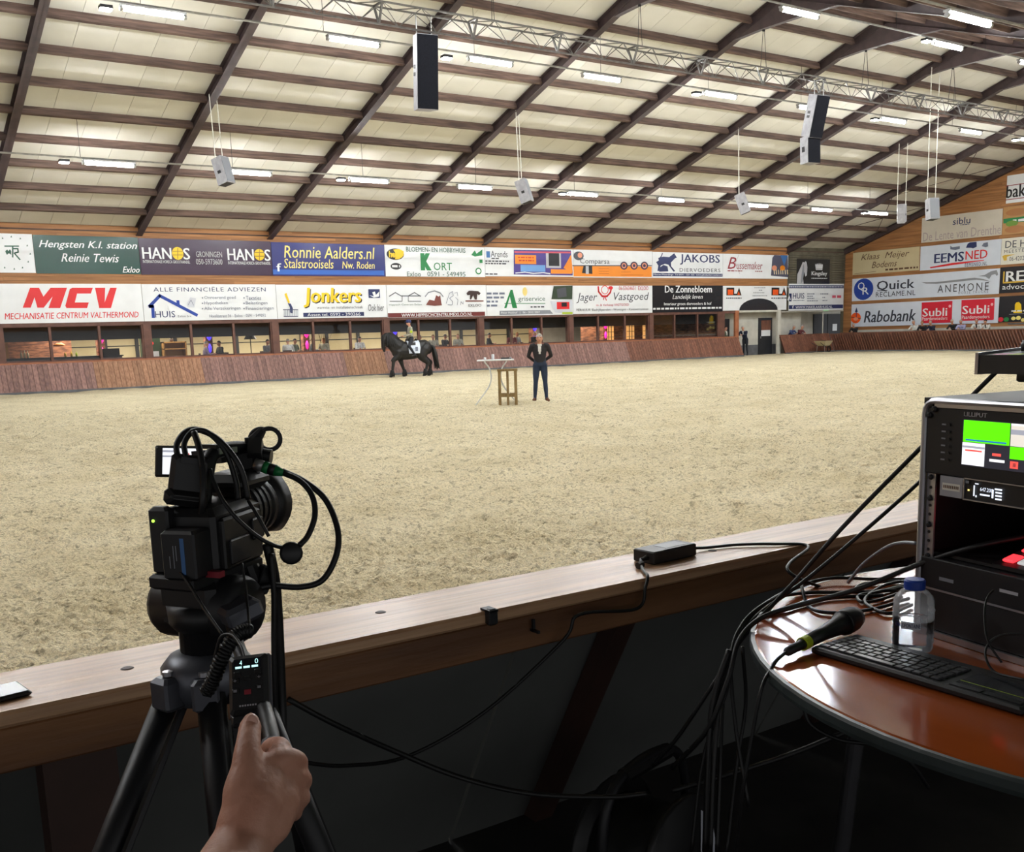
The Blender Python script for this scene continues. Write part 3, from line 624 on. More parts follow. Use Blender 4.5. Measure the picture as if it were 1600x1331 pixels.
  ('w', 'Rolwerk BV', 2.698, 0.364, 3.596, 0.476, 'dgrey', 0, 0, 1),
  ('e', 'sun_logo', 2.362, 1.205, 0.149, 0.22, 'paleyellow'),
  ('w', 'Bedrijfsmateriaal', 0.009, 1.034, 1.154, 1.184, 'slate', 0, 0, 1),
  ('w', 'Dierenvoeding', 0.001, 0.835, 1.043, 0.985, 'slate', 0, 0, 1),
  ('w', 'Loonwerk', -0.007, 0.636, 0.665, 0.786, 'slate', 0, 0, 1),
  ('w', 'Fourage', -0.015, 0.437, 0.616, 0.586, 'slate', 0, 0, 1),
  ('p', 'text_strip', [(0.748, 0.248), (3.942, 0.252), (4.135, 0.058), (0.74, 0.038)], 'mgrey'),
  ('t', 'Peter Hulshof   |   06 - 2012 3207', 0.847, 0.07, 3.282, 0.206, 'white', 0.01, 0, 1),
  ('p', 'tractor_photo', [(4.219, 1.478), (5.47, 1.505), (5.43, 0.797), (4.046, 0.805)], 'dfoliage'),
  ('p', 'tractor_photo', [(4.414, 1.331), (5.029, 1.418), (5.072, 0.939), (4.457, 0.872)], 'dgrey'),
  ('p', 'tractor_photo', [(3.955, 0.702), (5.452, 0.761), (5.433, 0.014), (4.269, 0.118)], 'palegrey'),
  ('r', 'tractor_photo', 4.39, 0.286, 5.229, 0.661, 'red'),
  ('r', 'tractor_photo', 4.703, 0.416, 5.062, 0.634, 'black'),
  ('r', 'tractor_photo', 4.736, 0.028, 5.435, 0.133, 'lime')]),
('jager', 'white banner with grey italic lettering around a red horn', 'far', 34.5, 40.15, 2.68, 4.17, 'white', 0, 0, [
  ('t', 'Jager', 0.216, 0.558, 1.649, 1.107, 'dgrey', 0, 0.25, 1),
  ('t', 'Vastgoed', 2.811, 0.578, 5.393, 1.126, 'dgrey', 0, 0.25, 1),
  ('l', 'horn_logo', [(1.731, 1.425), (1.749, 1.176), (2.003, 0.925), (2.335, 0.924), (2.576, 1.129), (2.677, 1.426)], 0.1, 'red'),
  ('e', 'horn_logo', 2.187, 1.264, 0.26, 0.232, 'red'),
  ('e', 'horn_logo', 2.187, 1.264, 0.213, 0.197, 'white'),
  ('l', 'horn_logo', [(2.181, 0.951), (2.071, 0.746)], 0.05, 'red'),
  ('l', 'horn_logo', [(2.181, 0.951), (2.283, 0.708)], 0.05, 'red'),
  ('e', 'horn_logo', 2.593, 1.372, 0.167, 0.09, 'red'),
  ('t', '06-53634651  EXLOO', 3.179, 1.244, 5.347, 1.463, 'pinkred', 0, 0, 1),
  ('t', 'in- & Verkoop VASTGOED', 1.571, 0.362, 3.896, 0.525, 'pinkred', 0, 0, 1),
  ('t', 'VERHUUR: Bedrijfspanden - Woningen - Kantoorruimten', 0.179, 0.11, 5.324, 0.272, 'dgrey', 0.0, 0.15, 1)]),
('zonne', 'black banner with white lettering above the last restaurant windows', 'far', 40.17, 45.75, 2.68, 4.18, 'bblack', 0, 0, [
  ('t', 'De Zonnebloem', 0.936, 1.106, 4.672, 1.495, 'white', 0.035, 0, 1),
  ('t', 'Landelijk leven', 1.518, 0.668, 3.919, 0.992, 'white', 0.0, 0.3, 1),
  ('t', 'Interieur groen diervoeders & hof', 0.868, 0.344, 4.635, 0.554, 'white', 0.02, 0, 1),
  ('w', 'www.dezonnebloemlandelijkleven.nl  Zuiderdiep 172 Valthermond Tel 0599 663291', 0.034, 0.134, 5.474, 0.287, 'white', 0.01, 0, 1)]),
('arch', 'white arched fascia board with two orange and black block logos', 'far', 45.77, 51.36, 2.72, 4.16, 'white', 0, 1, [
  ('r', 'block_logo', 0.28, 0.889, 0.935, 1.34, 'black'),
  ('r', 'block_logo', 0.382, 0.924, 0.849, 1.231, 'orangered'),
  ('p', 'block_logo', [(0.879, 0.986), (0.88, 0.887), (1.554, 0.885), (1.351, 1.36), (1.149, 0.985)], 'black'),
  ('p', 'block_logo', [(1.196, 0.922), (1.438, 0.921), (1.32, 1.143)], 'orangered'),
  ('w', 'Bouwbedrijf Bouwer', 0.255, 0.678, 1.574, 0.773, 'dgrey', 0.01, 0, 1),
  ('r', 'block_logo', 4.196, 0.873, 4.898, 1.341, 'black'),
  ('r', 'block_logo', 4.306, 0.909, 4.807, 1.227, 'orangered'),
  ('p', 'block_logo', [(4.84, 0.974), (4.842, 0.871), (5.566, 0.869), (5.342, 1.361), (5.129, 0.973)], 'black'),
  ('p', 'block_logo', [(5.18, 0.907), (5.441, 0.906), (5.311, 1.136)], 'orangered'),
  ('w', 'Bouwbedrijf Bouwer', 4.174, 0.655, 5.589, 0.753, 'dgrey', 0.01, 0, 1),
  ('w', 'Noorderdiep 8', 2.647, 1.296, 3.66, 1.369, 'mgrey', 0, 0, 1),
  ('w', 'Exloo', 3.065, 1.152, 3.363, 1.224, 'mgrey', 0, 0, 1),
  ('w', 'T 0591-54', 2.564, 1.003, 3.576, 1.076, 'mgrey', 0, 0, 1),
  ('w', 'www.bouwer.nl', 2.508, 0.822, 3.79, 0.894, 'mgrey', 0, 0, 1)]),
('makelaar', 'white estate agent banner between two navy strips at the hall corner', 'far', 51.5, 56.8, 2.64, 4.3, 'white', 44.15, 0, [
  ('r', 'text_strip', -0.364, 1.38, 5.268, 1.568, 'navy'),
  ('w', 'AANKOOP  VERKOOP  VERHUUR  TAXATIES  ADVIES', -0.284, 1.423, 5.181, 1.515, 'palegrey', 0.01, 0, 1),
  ('r', 'text_strip', -0.333, 0.106, 5.251, 0.344, 'navy'),
  ('t', 'WWW.MAKELAARHUIS.NL', 0.633, 0.139, 4.19, 0.29, 'white', 0.02, 0, 1),
  ('t', 'f', 0.309, 0.149, 0.471, 0.32, 'white', 0.06, 0, 1),
  ('r', 'house_logo', -0.212, 0.578, 0.237, 1.064, 'navy'),
  ('l', 'house_logo', [(-0.104, 0.668), (0.01, 0.906), (0.112, 0.694)], 0.08, 'white'),
  ('t', 'HUIS', 0.347, 0.742, 1.43, 1.088, 'navy', 0.02, 0, 1),
  ('w', 'MAKELAARDIJ', 0.355, 0.593, 1.439, 0.662, 'slate', 0, 0, 1),
  ('w', 'Hoofdstraat 36', 1.698, 0.988, 2.42, 1.074, 'slate', 0, 0, 1),
  ('w', '7875 AC', 1.703, 0.843, 2.3, 0.929, 'slate', 0, 0, 1),
  ('w', '0591 - 549', 1.707, 0.703, 2.388, 0.789, 'slate', 0, 0, 1),
  ('w', 'info@huis.nl', 1.712, 0.556, 2.728, 0.643, 'slate', 0, 0, 1),
  ('w', 'volg ons op', 2.949, 0.984, 3.73, 1.071, 'slate', 0, 0, 1),
  ('w', 'site', 3.16, 0.761, 3.431, 0.848, 'slate', 0, 0, 1),
  ('w', 'funda', 3.167, 0.564, 3.643, 0.651, 'slate', 0, 0, 1),
  ('w', 'huys&zo', 4.122, 0.721, 5.137, 0.968, 'pinkred', 0.0, 0.3, 1)]),
('klaas', 'cream banner with brown script lettering', 'end', 43.82, 38.84, 4.82, 6.22, 'cream_vinyl', 0, 0, [
  ('t', 'Klaas  Meijer', 0.773, 0.768, 4.276, 1.26, 'brown', 0, 0.3, 1),
  ('t', 'Bodems', 1.59, 0.34, 3.431, 0.731, 'brown', 0, 0.3, 1),
  ('l', 'line', [(0.271, 0.071), (1.92, 0.122)], 0.02, 'brown'),
  ('w', 'www.klaasmeijerbodems.nl', 2.605, 0.092, 4.915, 0.255, 'brown', 0, 0.2, 1)]),
('siblu', 'beige banner with thin grey lettering and small navy word', 'end', 38.76, 33.66, 6.42, 7.86, 'beige_vinyl', 0, 0, [
  ('t', 'siblu', 2.048, 0.844, 3.158, 1.216, 'navy', 0.01, 0, 1),
  ('w', 'villages', 2.544, 0.764, 3.15, 0.832, 'navy', 0, 0, 1),
  ('t', 'De Lente van Drenthe', 0.124, 0.067, 5.059, 0.583, 'greypink', 0, 0, 1)]),
('burger', 'food photo banner with green ribbon on the end wall', 'end', 33.62, 28.6, 6.4, 7.9, 'tan', 0, 0, [
  ('p', 'ribbon', [(0.025, 0.882), (1.395, 0.9), (1.413, 0.601), (0.039, 0.633)], 'kgreen'),
  ('w', 'LOCAL & VERS', 0.591, 0.613, 1.979, 0.814, 'white', 0.01, 0, 1),
  ('e', 'food_photo', 0.543, 0.581, 0.354, 0.165, 'lettuce'),
  ('e', 'food_photo', 0.796, 1.18, 0.644, 0.197, 'bun'),
  ('e', 'food_photo', 0.734, 0.262, 0.588, 0.198, 'bun')]),
('bak', 'white banner with dark red rules, topmost on the end wall', 'end', 33.5, 28.5, 8.1, 9.6, 'white', 0, 0, [
  ('t', 'bak', -0.007, 0.291, 1.122, 0.987, 'black', 0.03, 0, 1),
  ('l', 'line', [(-0.08, 0.951), (2.84, 0.973)], 0.04, 'dred'),
  ('l', 'line', [(-0.037, 0.203), (2.89, 0.203)], 0.04, 'dred')]),
('eemsned', 'white banner with navy and red capitals under three small vehicles', 'end', 38.78, 33.64, 4.78, 6.2, 'cool_white', 0, 0, [
  ('t', 'EEMS', 0.945, 0.367, 2.885, 0.91, 'navy', 0.05, 0, 1),
  ('t', 'NED', 2.973, 0.429, 4.341, 0.914, 'red', 0.02, 0, 1),
  ('p', 'swoosh', [(0.667, 0.163), (0.737, 0.098), (4.155, 0.297), (4.122, 0.339), (2.156, 0.311)], 'red'),
  ('t', 'EEMSNED.NL', 2.969, 0.025, 4.352, 0.231, 'navy', 0.0, 0, 1.2),
  ('p', 'truck_logo', [(2.984, 1.111), (3.081, 1.331), (3.223, 1.393), (3.631, 1.391), (3.658, 1.111), (3.523, 1.066), (3.431, 1.034), (3.302, 1.084)], 'navy'),
  ('p', 'truck_logo', [(1.986, 1.107), (1.976, 1.311), (2.111, 1.212), (2.595, 1.229), (2.602, 1.085), (2.315, 1.034)], 'slate'),
  ('p', 'truck_logo', [(3.957, 1.115), (4.071, 1.274), (4.328, 1.308), (4.359, 1.069), (4.208, 1.037)], 'slate')]),
('dehoef', 'cream white banner with dark capitals and a gold emblem', 'end', 33.62, 28.6, 4.76, 6.2, 'cream_white', 0, 0, [
  ('t', 'DE H', 0.222, 0.907, 1.427, 1.293, 'dgrey', 0.01, 0, 1),
  ('t', 'MEESTE', 0.184, 0.628, 1.334, 0.804, 'dgrey', 0, 0, 1.3),
  ('p', 'emblem', [(0.081, 0.471), (0.227, 0.543), (0.819, 0.525), (0.353, 0.423), (0.364, 0.228), (0.185, 0.23)], 'gold'),
  ('t', '06-4202', 0.506, 0.174, 1.37, 0.417, 'dgrey', 0, 0, 1),
  ('l', 'line', [(0.505, 0.869), (1.668, 0.849)], 0.02, 'dgrey')]),
('quick', 'long white banner with round blue logo and grey horse swoosh', 'end', 43.82, 33.64, 3.16, 4.58, 'cool_white', 0, 0, [
  ('e', 'round_logo', 1.02, 0.725, 0.742, 0.676, 'blue'),
  ('t', 'Q', 0.584, 0.619, 1.097, 1.169, 'white', 0.01, 0, 1),
  ('t', 'R', 0.953, 0.391, 1.437, 0.834, 'white', 0.01, 0, 1),
  ('t', 'Quick', 2.015, 0.511, 4.727, 1.177, 'dslate', 0.03, 0, 1),
  ('t', 'RECLAME.NL', 1.972, 0.182, 4.807, 0.491, 'dslate', 0.0, 0, 1.1),
  ('l', 'line', [(2.065, 0.579), (2.585, 0.573)], 0.04, 'dslate'),
  ('p', 'horse_swoosh', [(5.199, 0.919), (6.188, 0.881), (7.764, 0.948), (8.653, 0.987), (9.221, 0.878), (9.692, 0.698), (9.35, 0.774), (8.785, 0.864), (8.154, 0.844), (7.187, 0.806), (6.193, 0.78), (5.512, 0.83)], 'mgrey'),
  ('p', 'horse_swoosh', [(8.868, 1.071), (9.271, 1.103), (9.63, 1.278), (9.992, 1.338), (10.097, 1.079), (10.011, 1.0), (9.913, 1.119), (9.702, 1.076), (9.561, 0.858), (9.338, 1.002)], 'mgrey'),
  ('t', 'ANEMONE', 6.304, 0.24, 9.556, 0.693, 'dgrey', 0, 0, 1.3),
  ('t', 'HORSE TRUCKS', 7.672, 0.093, 9.54, 0.243, 'slate', 0, 0, 1.4)]),
('recht', 'black banner with yellow corner line and white capitals', 'end', 33.62, 28.6, 3.18, 4.62, 'bblack', 0, 0, [
  ('t', 'RE', 0.354, 0.635, 1.428, 1.191, 'white', 0.05, 0, 1),
  ('l', 'line', [(0.233, 1.177), (0.231, 0.579), (2.178, 0.6)], 0.08, 'gold'),
  ('t', 'advoc', 0.177, 0.196, 1.439, 0.475, 'white', 0.01, 0, 1)]),
('rabobank', 'long white banner with two square red panels', 'end', 43.82, 33.6, 1.53, 2.96, 'cool_white', 0, 0, [
  ('t', 'Rabobank', 1.113, 0.245, 4.902, 0.973, 'dslate', 0.03, 0.2, 1),
  ('e', 'sundial_logo', 0.495, 0.56, 0.39, 0.343, 'orangered'),
  ('l', 'line', [(0.528, 1.169), (0.543, 0.366)], 0.06, 'navy'),
  ('p', 'sundial_logo', [(0.406, 0.927), (0.525, 1.244), (0.64, 0.941)], 'navy'),
  ('l', 'line', [(0.169, 0.613), (0.861, 0.517)], 0.06, 'brownred'),
  ('e', 'sundial_logo', 0.499, 0.496, 0.182, 0.107, 'salmon'),
  ('p', 'red_panel', [(5.274, 1.342), (7.319, 1.351), (7.327, 0.137), (7.251, 0.092), (5.366, 0.098), (5.299, 0.191)], 'subli_red'),
  ('t', 'Subli', 5.356, 0.491, 7.009, 0.982, 'white', 0.03, 0, 1),
  ('t', 'Paardenvoeders', 5.345, 0.263, 7.04, 0.467, 'white', 0.0, 0, 1),
  ('e', 'red_panel', 7.163, 1.052, 0.086, 0.083, 'pinkwhite'),
  ('p', 'red_panel', [(7.903, 1.379), (9.959, 1.381), (9.975, 0.209), (9.904, 0.166), (7.996, 0.178), (7.934, 0.268)], 'subli_red'),
  ('t', 'Subli', 7.983, 0.559, 9.674, 1.034, 'white', 0.03, 0, 1),
  ('t', 'Paardenvoeders', 7.978, 0.282, 9.709, 0.479, 'white', 0.0, 0, 1),
  ('e', 'red_panel', 9.818, 1.052, 0.08, 0.08, 'pinkwhite')]),
('nightshop', 'black banner with yellow beehive emblem and coloured fruit', 'end', 33.58, 28.6, 1.55, 3.0, 'bblack', 0, 0, [
  ('p', 'beehive_logo', [(0.948, 0.647), (0.94, 0.983), (1.022, 1.091), (1.168, 1.102), (1.293, 0.969), (1.342, 0.633)], 'yellow'),
  ('r', 'beehive_logo', 0.876, 0.501, 1.376, 0.613, 'yellow'),
  ('w', 'DE HONINGPOT', 0.753, 0.555, 1.606, 0.667, 'white', 0.01, 0, 1),
  ('e', 'fruit_print', 0.15, 0.166, 0.158, 0.136, 'subli_red'),
  ('e', 'fruit_print', 0.482, 0.157, 0.156, 0.124, 'kgreen'),
  ('e', 'fruit_print', 0.897, 0.201, 0.131, 0.101, 'lyellow'),
  ('e', 'fruit_print', 1.19, 0.22, 0.141, 0.112, 'lyellow'),
  ('e', 'fruit_print', 1.461, 0.101, 0.117, 0.1, 'lyellow'),
  ('l', 'line', [(0.646, 0.433), (1.614, 0.457)], 0.03, 'mgrey')])]

def stroke(mb, pts, w_, fn, d, m=0):
    for (x0, y0), (x1, y1) in zip(pts, pts[1:]):
        dx, dy = x1-x0, y1-y0; L = math.hypot(dx, dy) or 1; nx, ny = -dy/L*w_/2, dx/L*w_/2; ex, ey = dx/L*w_*.3, dy/L*w_*.3
        mb.add([fn(x0-ex+nx, y0-ey+ny, d), fn(x0-ex-nx, y0-ey-ny, d), fn(x1+ex-nx, y1+ey-ny, d), fn(x1+ex+nx, y1+ey+ny, d)], [(0, 1, 2, 3)])
def tri_poly(mb, pts, fn, d):
    from mathutils.geometry import tessellate_polygon
    t = tessellate_polygon([[Vector((x, y, 0)) for x, y in pts]]); mb.add([fn(x, y, d) for x, y in pts], [tuple(q) for q in t])
fnb = lambda x, z, d: (x, -d, z)
for key, label, wall, x0, x1, z0, z1, panel, yy, arch, items in BANNERS:
    W_ = abs(x1-x0); H_ = z1-z0
    if wall == 'far': root = thing('banner', label, 'banner', (x0, 44.2 if yy else 44.265, z0), 0, 'sponsor banners on the long wall')
    else: root = thing('banner', label, 'banner', (XE-.03, x0, z0), -math.pi/2, 'sponsor banners on the end wall')
    if arch:
        out_ = [(0, 0), (1.38, 0)] + [(3.1+1.72*math.cos(math.pi-math.pi*k/14), .7*math.sin(math.pi*k/14)) for k in range(15)] + [(4.82, 0), (W_, 0), (W_, H_), (0, H_)]
        mb = MB(); ou = out_
        from mathutils.geometry import tessellate_polygon
        t = tessellate_polygon([[Vector((x, y, 0)) for x, y in ou]]); n = len(ou)
        mb.add([(x, 0, y) for x, y in ou], [tuple(q) for q in t]); mb.add([(x, .03, y) for x, y in ou], [tuple(q) for q in t])
        mb.add([(x, 0, y) for x, y in ou]+[(x, .03, y) for x, y in ou], [(i, (i+1) % n, n+(i+1) % n, n+i) for i in range(n)]); mb.build('panel', panel, root)
        MB().prism([(3.1+1.72*math.cos(math.pi-math.pi*k/14), .7*math.sin(math.pi*k/14)) for k in range(15)], .02, lambda a, b, d: (a, .05+d, b)).build('arch_infill', 'bblack', root)
    else: MB().bb((0, 0, 0), (W_, .02, H_), bev=0).build('panel', panel, root)
    group = {}
    for n_, it in enumerate(items):
        d = .006 + .0015*n_
        if it[0] == 't':
            mb = MB(); text_on(mb, it[1], it[2], it[3], it[4], it[5], fnb, d, it[7], it[8], it[9]); mb.build('lettering', it[6], root)
        elif it[0] == 'w':      # print too small to read: word-sized dashes
            mb = MB(); x = it[2]; h = it[5]-it[3]; rg = random.Random(n_)
            while x < it[4]-.02:
                e = min(it[4], x+rg.uniform(.8, 2.6)*h); mb.add([fnb(x, it[3]+h*.2, d), fnb(e, it[3]+h*.2, d), fnb(e, it[5]-h*.15, d), fnb(x, it[5]-h*.15, d)], [(0, 1, 2, 3)]); x = e+.5*h
            if mb.v: mb.build('small_print', it[6], root)
        else:
            nm = it[1]; mt = it[6] if it[0] in 're' else it[3] if it[0] == 'p' else it[4]
            mb = MB()
            if it[0] == 'r': a, b, c, e = it[2:6]; a, c = max(a, .005), min(c, W_-.005); mb.add([fnb(a, b, d), fnb(c, b, d), fnb(c, e, d), fnb(a, e, d)], [(0, 1, 2, 3)])
            elif it[0] == 'e': mb.add([fnb(it[2]+it[4]*math.cos(k*math.pi/12), it[3]+it[5]*math.sin(k*math.pi/12), d) for k in range(24)], [tuple(range(24))])
            elif it[0] == 'p': tri_poly(mb, [(min(max(x, .003), W_-.003), min(max(y, .003), H_-.003)) for x, y in it[2]], fnb, d)
            else: stroke(mb, it[2], it[3], fnb, d)
            mb.build(nm, mt, root)

# ------------------------------------------------------------------ lamps
def conduit(y, z, xa, xb, label):
    r = thing('lamp_conduit', label, 'conduit', (0, y, z))
    MB().tube([(xa, 0, .125), (xb, 0, .125)], .03, 6).build('pipe', 'galv', r)
    k = xa+1.3
    while k < xb: 
        MB().tube([(k, 0, .15), (k, 0, zr(y)-z+.2)], .008, 4).build('hanger_wire', 'black_metal', r); k += 5.05
    return r
def tube_lamp(x, y, z, label, group, L=1.55):
    r = thing('tube_lamp', label, 'lamp', (x, y, z), 0, group)
    MB().bb((-L/2-.06, -.09, .03), (L/2+.06, .09, .08)).build('housing', 'galv', r)
    MB().tube([(-L/2, 0, -.03), (L/2, 0, -.03)], .055, 10).build('tube', 'tube_light', r, True)
    for s in (-1, 1): MB().lathe([(.06, -.04), (.06, .04)], 10, (s*(L/2+.03), 0, -.03), Matrix.Rotation(math.pi/2, 3, 'Y')).build('end_cap', 'galv', r)
    return r
def flood(x, y, z, label, group):
    r = thing('flood_lamp', label, 'lamp', (x, y, z), 0, group)
    MB().box((0, 0, .02), (.3, .24, .08)).build('housing', 'black_metal', r)
    MB().box((0, 0, -.035), (.26, .2, .03)).build('lens', 'flood_light', r)
    MB().beam((-.16, 0, .1), (-.16, 0, 0), .03, .02).beam((.16, 0, .1), (.16, 0, 0), .03, .02).build('bracket', 'black_metal', r)
    return r
conduit(36.4, 7.62, 2, 52, 'long lamp conduit low over the banners'); conduit(28.4, 10.15, 2, 50, 'long lamp conduit behind the truss'); conduit(22.0, 10.9, 4, 50, 'lamp conduit under the near roof slope'); conduit(14.0, 8.2, -6, 50, 'lamp conduit low on the near roof slope'); conduit(7.0, 5.8, -6, 22, 'added unseen lamp conduit above the near edge of the sand')
XB = [4.3, 9.23, 13.99, 18.7, 23.44, 29.0, 34.2, 39.9, 44.8, 49.5]; XA = [3.6, 8.66, 14.33, 19.04, 23.53, 29.15, 34.25, 39.46, 45.12, 50.1]
ORD = ['first', 'second', 'third', 'fourth', 'fifth', 'sixth', 'seventh', 'eighth', 'ninth', 'tenth']
for k, x in enumerate(XB): tube_lamp(x, 36.4, 7.62, ('%s lit tube lamp from the left on the low conduit' % ORD[k-1]) if k else 'tube lamp on the low conduit beyond the left edge', 'tube lamps of the low row')
for k, x in enumerate(XA): tube_lamp(x, 28.4, 10.15, ('%s lit tube lamp from the left on the high conduit' % ORD[k-1]) if k else 'tube lamp on the high conduit beyond the left edge', 'tube lamps of the high row')
XC = [5.5, 10.8, 15.8, 20.8, 25.9, 33.4, 38.6, 44.0]
for k, x in enumerate(XC): tube_lamp(x, 22.0, 10.9, {4: 'long lit tube lamp at the top edge, left of the hanging chain', 5: 'lit tube lamp near the ridge with a flood lamp beside it'}.get(k, 'lit tube lamp under the ridge on the near roof slope, out of the picture'), 'tube lamps of the ridge row')
for y, z in ((14.0, 8.2), (7.0, 5.8)):  # the lower row and its conduit are unseen, added to brighten the near sand
    for k, x in enumerate([-3, 2, 7, 12, 17, 22, 27, 32, 37, 42, 47]):
        if y < 10 and (x > 20 or k % 2): continue
        tube_lamp(x, y, z, 'lit tube lamp low on the near roof slope, out of the picture', 'tube lamps of the near rows')
for k, x in enumerate((7.85, 17.55, 27.95, 48.4)): flood(x, 36.45, 7.6, '%s square flood lamp from the left on the low conduit' % ORD[k], 'flood lamps of the low row')
for k, x in enumerate((7.5, 17.5, 28.05, 38.35, 49.0)): flood(x, 28.5, 10.1, '%s square flood lamp from the left on the high conduit' % ORD[k], 'flood lamps of the high row')
for x, lb in ((32.2, 'square flood lamp left of the ridge tube lamp'), (41.0, 'square flood lamp at the right picture edge near the ridge')): flood(x, 22.0, 10.9, lb, 'flood lamps of the ridge row')

# ------------------------------------------------------------------ truss and loudspeakers
TY, TZ = 26.2, 10.28
tr = thing('lighting_truss', 'silver lattice truss hung lengthwise under the ridge', 'truss', (0, TY, TZ))
for k, (dy, dz) in enumerate(((-.24, .25), (.24, .25), (0, -.25))): MB().tube([(2, dy, dz), (52, dy, dz)], .028, 6).build('chord', 'truss_alu', tr)
mb = MB(); x = 2.0; s = 1
CH = ((-.24, .25), (.24, .25), (0, -.25))
while x < 51.4:
    for a, b in ((0, 2), (1, 2), (0, 1)):
        p, q = (CH[a], CH[b]) if s > 0 else (CH[b], CH[a]); mb.tube([(x, *p), (x+.6, *q)], .013, 4, cap=False)
    x += .6; s = -s
tag(mb.build('lattice', 'truss_alu', tr), kind='stuff')
for x in range(5, 52, 3): MB().beam((x, -.26, .25), (x, .26, .25), .05, .05).beam((x, -.24, .25), (x, 0, -.25), .05, .05).beam((x, .24, .25), (x, 0, -.25), .05, .05).build('joint_plate', 'truss_alu', tr)
for x in (6.5, 12.1, 17.7, 23.3, 29.0, 34.6, 40.2, 45.8):
    mb = MB(); mb.tube([(x-.12, -.24, .27), (x, 0, zr(TY)-TZ)], .012, 4).tube([(x+.12, .24, .27), (x, 0, zr(TY)-TZ)], .012, 4); mb.build('hanging_sling', 'black_metal', tr)
    MB().tube([(x, 0, zr(TY)-TZ-.02), (x, 0, zr(TY)-TZ-.4)], .05, 6).build('hook_block', 'black_metal', tr)

def hang_speaker(loc, rz, tilt, label, up, size=(.42, .36, .72)):
    r = thing('hanging_loudspeaker', label, 'loudspeaker', loc, rz, 'small grey loudspeakers on ropes')
    w_, d, h = size; R = Matrix.Rotation(tilt, 3, 'X')
    mb = MB(); q = [(-w_/2, -d/2), (w_/2, -d/2), (w_/2*.7, d/2), (-w_/2*.7, d/2)]
    mb.prism(q, h, lambda a, b, t: R @ Vector((a, b, t-h))); mb.build('cabinet', 'speaker_grey', r)
    mb = MB(); mb.box((0, 0, 0), (w_*.9, .02, h*.92), R, 0); o = mb.build('grille', 'mgrey', r, loc=R @ Vector((0, -d/2-.006, -h/2)))
    MB().box((0, 0, 0), (.02, .12, .09), R).build('handle_recess', 'black_plastic', r, loc=R @ Vector((-w_/2*.86-.006, 0, -h*.55)))
    MB().box((0, 0, 0), (.02, .12, .09), R).build('handle_recess', 'black_plastic', r, loc=R @ Vector((w_/2*.86+.006, 0, -h*.55)))
    MB().box((0, 0, 0), (w_*.75, d*.8, .012), R).build('base_plate', 'black_plastic', r, loc=R @ Vector((0, 0, -h-.006)))
    for s in (-1, 1): MB().tube([(s*w_*.42, 0, -.03), (s*w_*.42, .05, up)], .016, 5).build('rope', 'rope', r)
    return r
for (x, y, z), rz_, tl, lb in (((12.15, 34.2, 7.65), 35, -.25, 'grey loudspeaker on white ropes, nearest the purple banner'), ((23.45, 33.2, 7.45), 40, -.3, 'grey loudspeaker on white ropes over the middle of the hall'), ((34.65, 32.6, 7.42), 45, -.35, 'grey loudspeaker on white ropes beside the fourth low tube lamp'), ((45.6, 32.2, 7.4), 120, -.3, 'grey loudspeaker on white ropes facing the end wall, edge-on'), ((40.2, 26.95, 6.8), -20, -.12, 'grey loudspeaker on white ropes in front of the beige banner')):
    hang_speaker((x, y, z), math.radians(rz_), tl, lb, zr(y)-z+.1, (.46, .42, .86))
def big_speaker(loc, rz, tilt, label, splay):
    r = thing('line_array_loudspeaker', label, 'loudspeaker', loc, rz, 'tall loudspeakers under the truss')
    R = Matrix.Rotation(tilt, 3, 'X')
    def cab(o, R, w_, d, h, front):
        mb = MB(); mb.prism([(-w_/2, -d/2), (w_/2, -d/2), (w_/2*.8, d/2), (-w_/2*.8, d/2)], h, lambda a, b, t: o + R @ Vector((a, b, t-h))); mb.build('cabinet', 'speaker_grey', r)
        MB().box(o + R @ Vector((0, -d/2-.012, -h/2)), (w_*.97, .02, h*.98), R).build('grille', front, r)
        for s in (-1, 1):
            for zz in (.42, .52): MB().box(o + R @ Vector((s*w_*.455, .03, -h*zz)), (.03, .12, .09), R).build('handle_recess', 'black_plastic', r)
    cab(Vector((0, 0, 0)), R, .62, .5, 1.95 if not splay else 1.45, 'grille_black')
    if splay: cab(R @ Vector((0, .06, -1.45)) , Matrix.Rotation(tilt-splay, 3, 'X'), .6, .46, .95, 'grille_black')
    for s in (-1, 1): MB().tube([(s*.22, 0, -.02), (s*.22, .02, .5)], .02, 5).build('chain', 'galv', r)
    return r
big_speaker((15.45, 26.3, 9.95), math.radians(-10), .1, 'tall black-fronted loudspeaker with pale side under the truss', 0)
big_speaker((31.6, 25.9, 9.9), math.radians(-6), .26, 'grey loudspeaker with dark lower cabinet under the truss', .3)

# ------------------------------------------------------------------ restaurant behind the windows
pm('brick', srgb(150, 98, 70), srgb(96, 60, 46), rough=.8, scale=3, stretch=(1, 1, 5), lo=.4, hi=.6)
pm('bulk_black', srgb(17, 11, 11), srgb(12, 8, 8), rough=.8, scale=3); pm('dark_wood', srgb(70, 48, 40), srgb(50, 34, 28), rough=.6, scale=4)
pm('cream_wall', srgb(226, 214, 176), srgb(216, 202, 160), rough=.8, scale=1)
pm('floor_dark', srgb(80, 66, 56), srgb(66, 54, 46), rough=.5, scale=3)
glow('pink_glow', (1.0, .02, .4), 1.0); glow('blue_glow', (.1, .06, 1.0), 1.0); glow('warm_glow', (1.0, .5, .16), .8); glow('exit_green', (.25, 1.0, .35), 1.1)
rs = tag(thing('wall_restaurant', kind='structure'), 'restaurant back wall of cream panels in black frames')
MB().bb((XL, 44.5, .2), (46.2, 52, .35)).build('floor_restaurant', 'floor_dark').__setitem__('kind', 'structure')
MB().bb((XL, 44.5, 2.75), (46.2, 52.2, 2.85)).build('ceiling_restaurant', 'dark_wood').__setitem__('kind', 'structure')
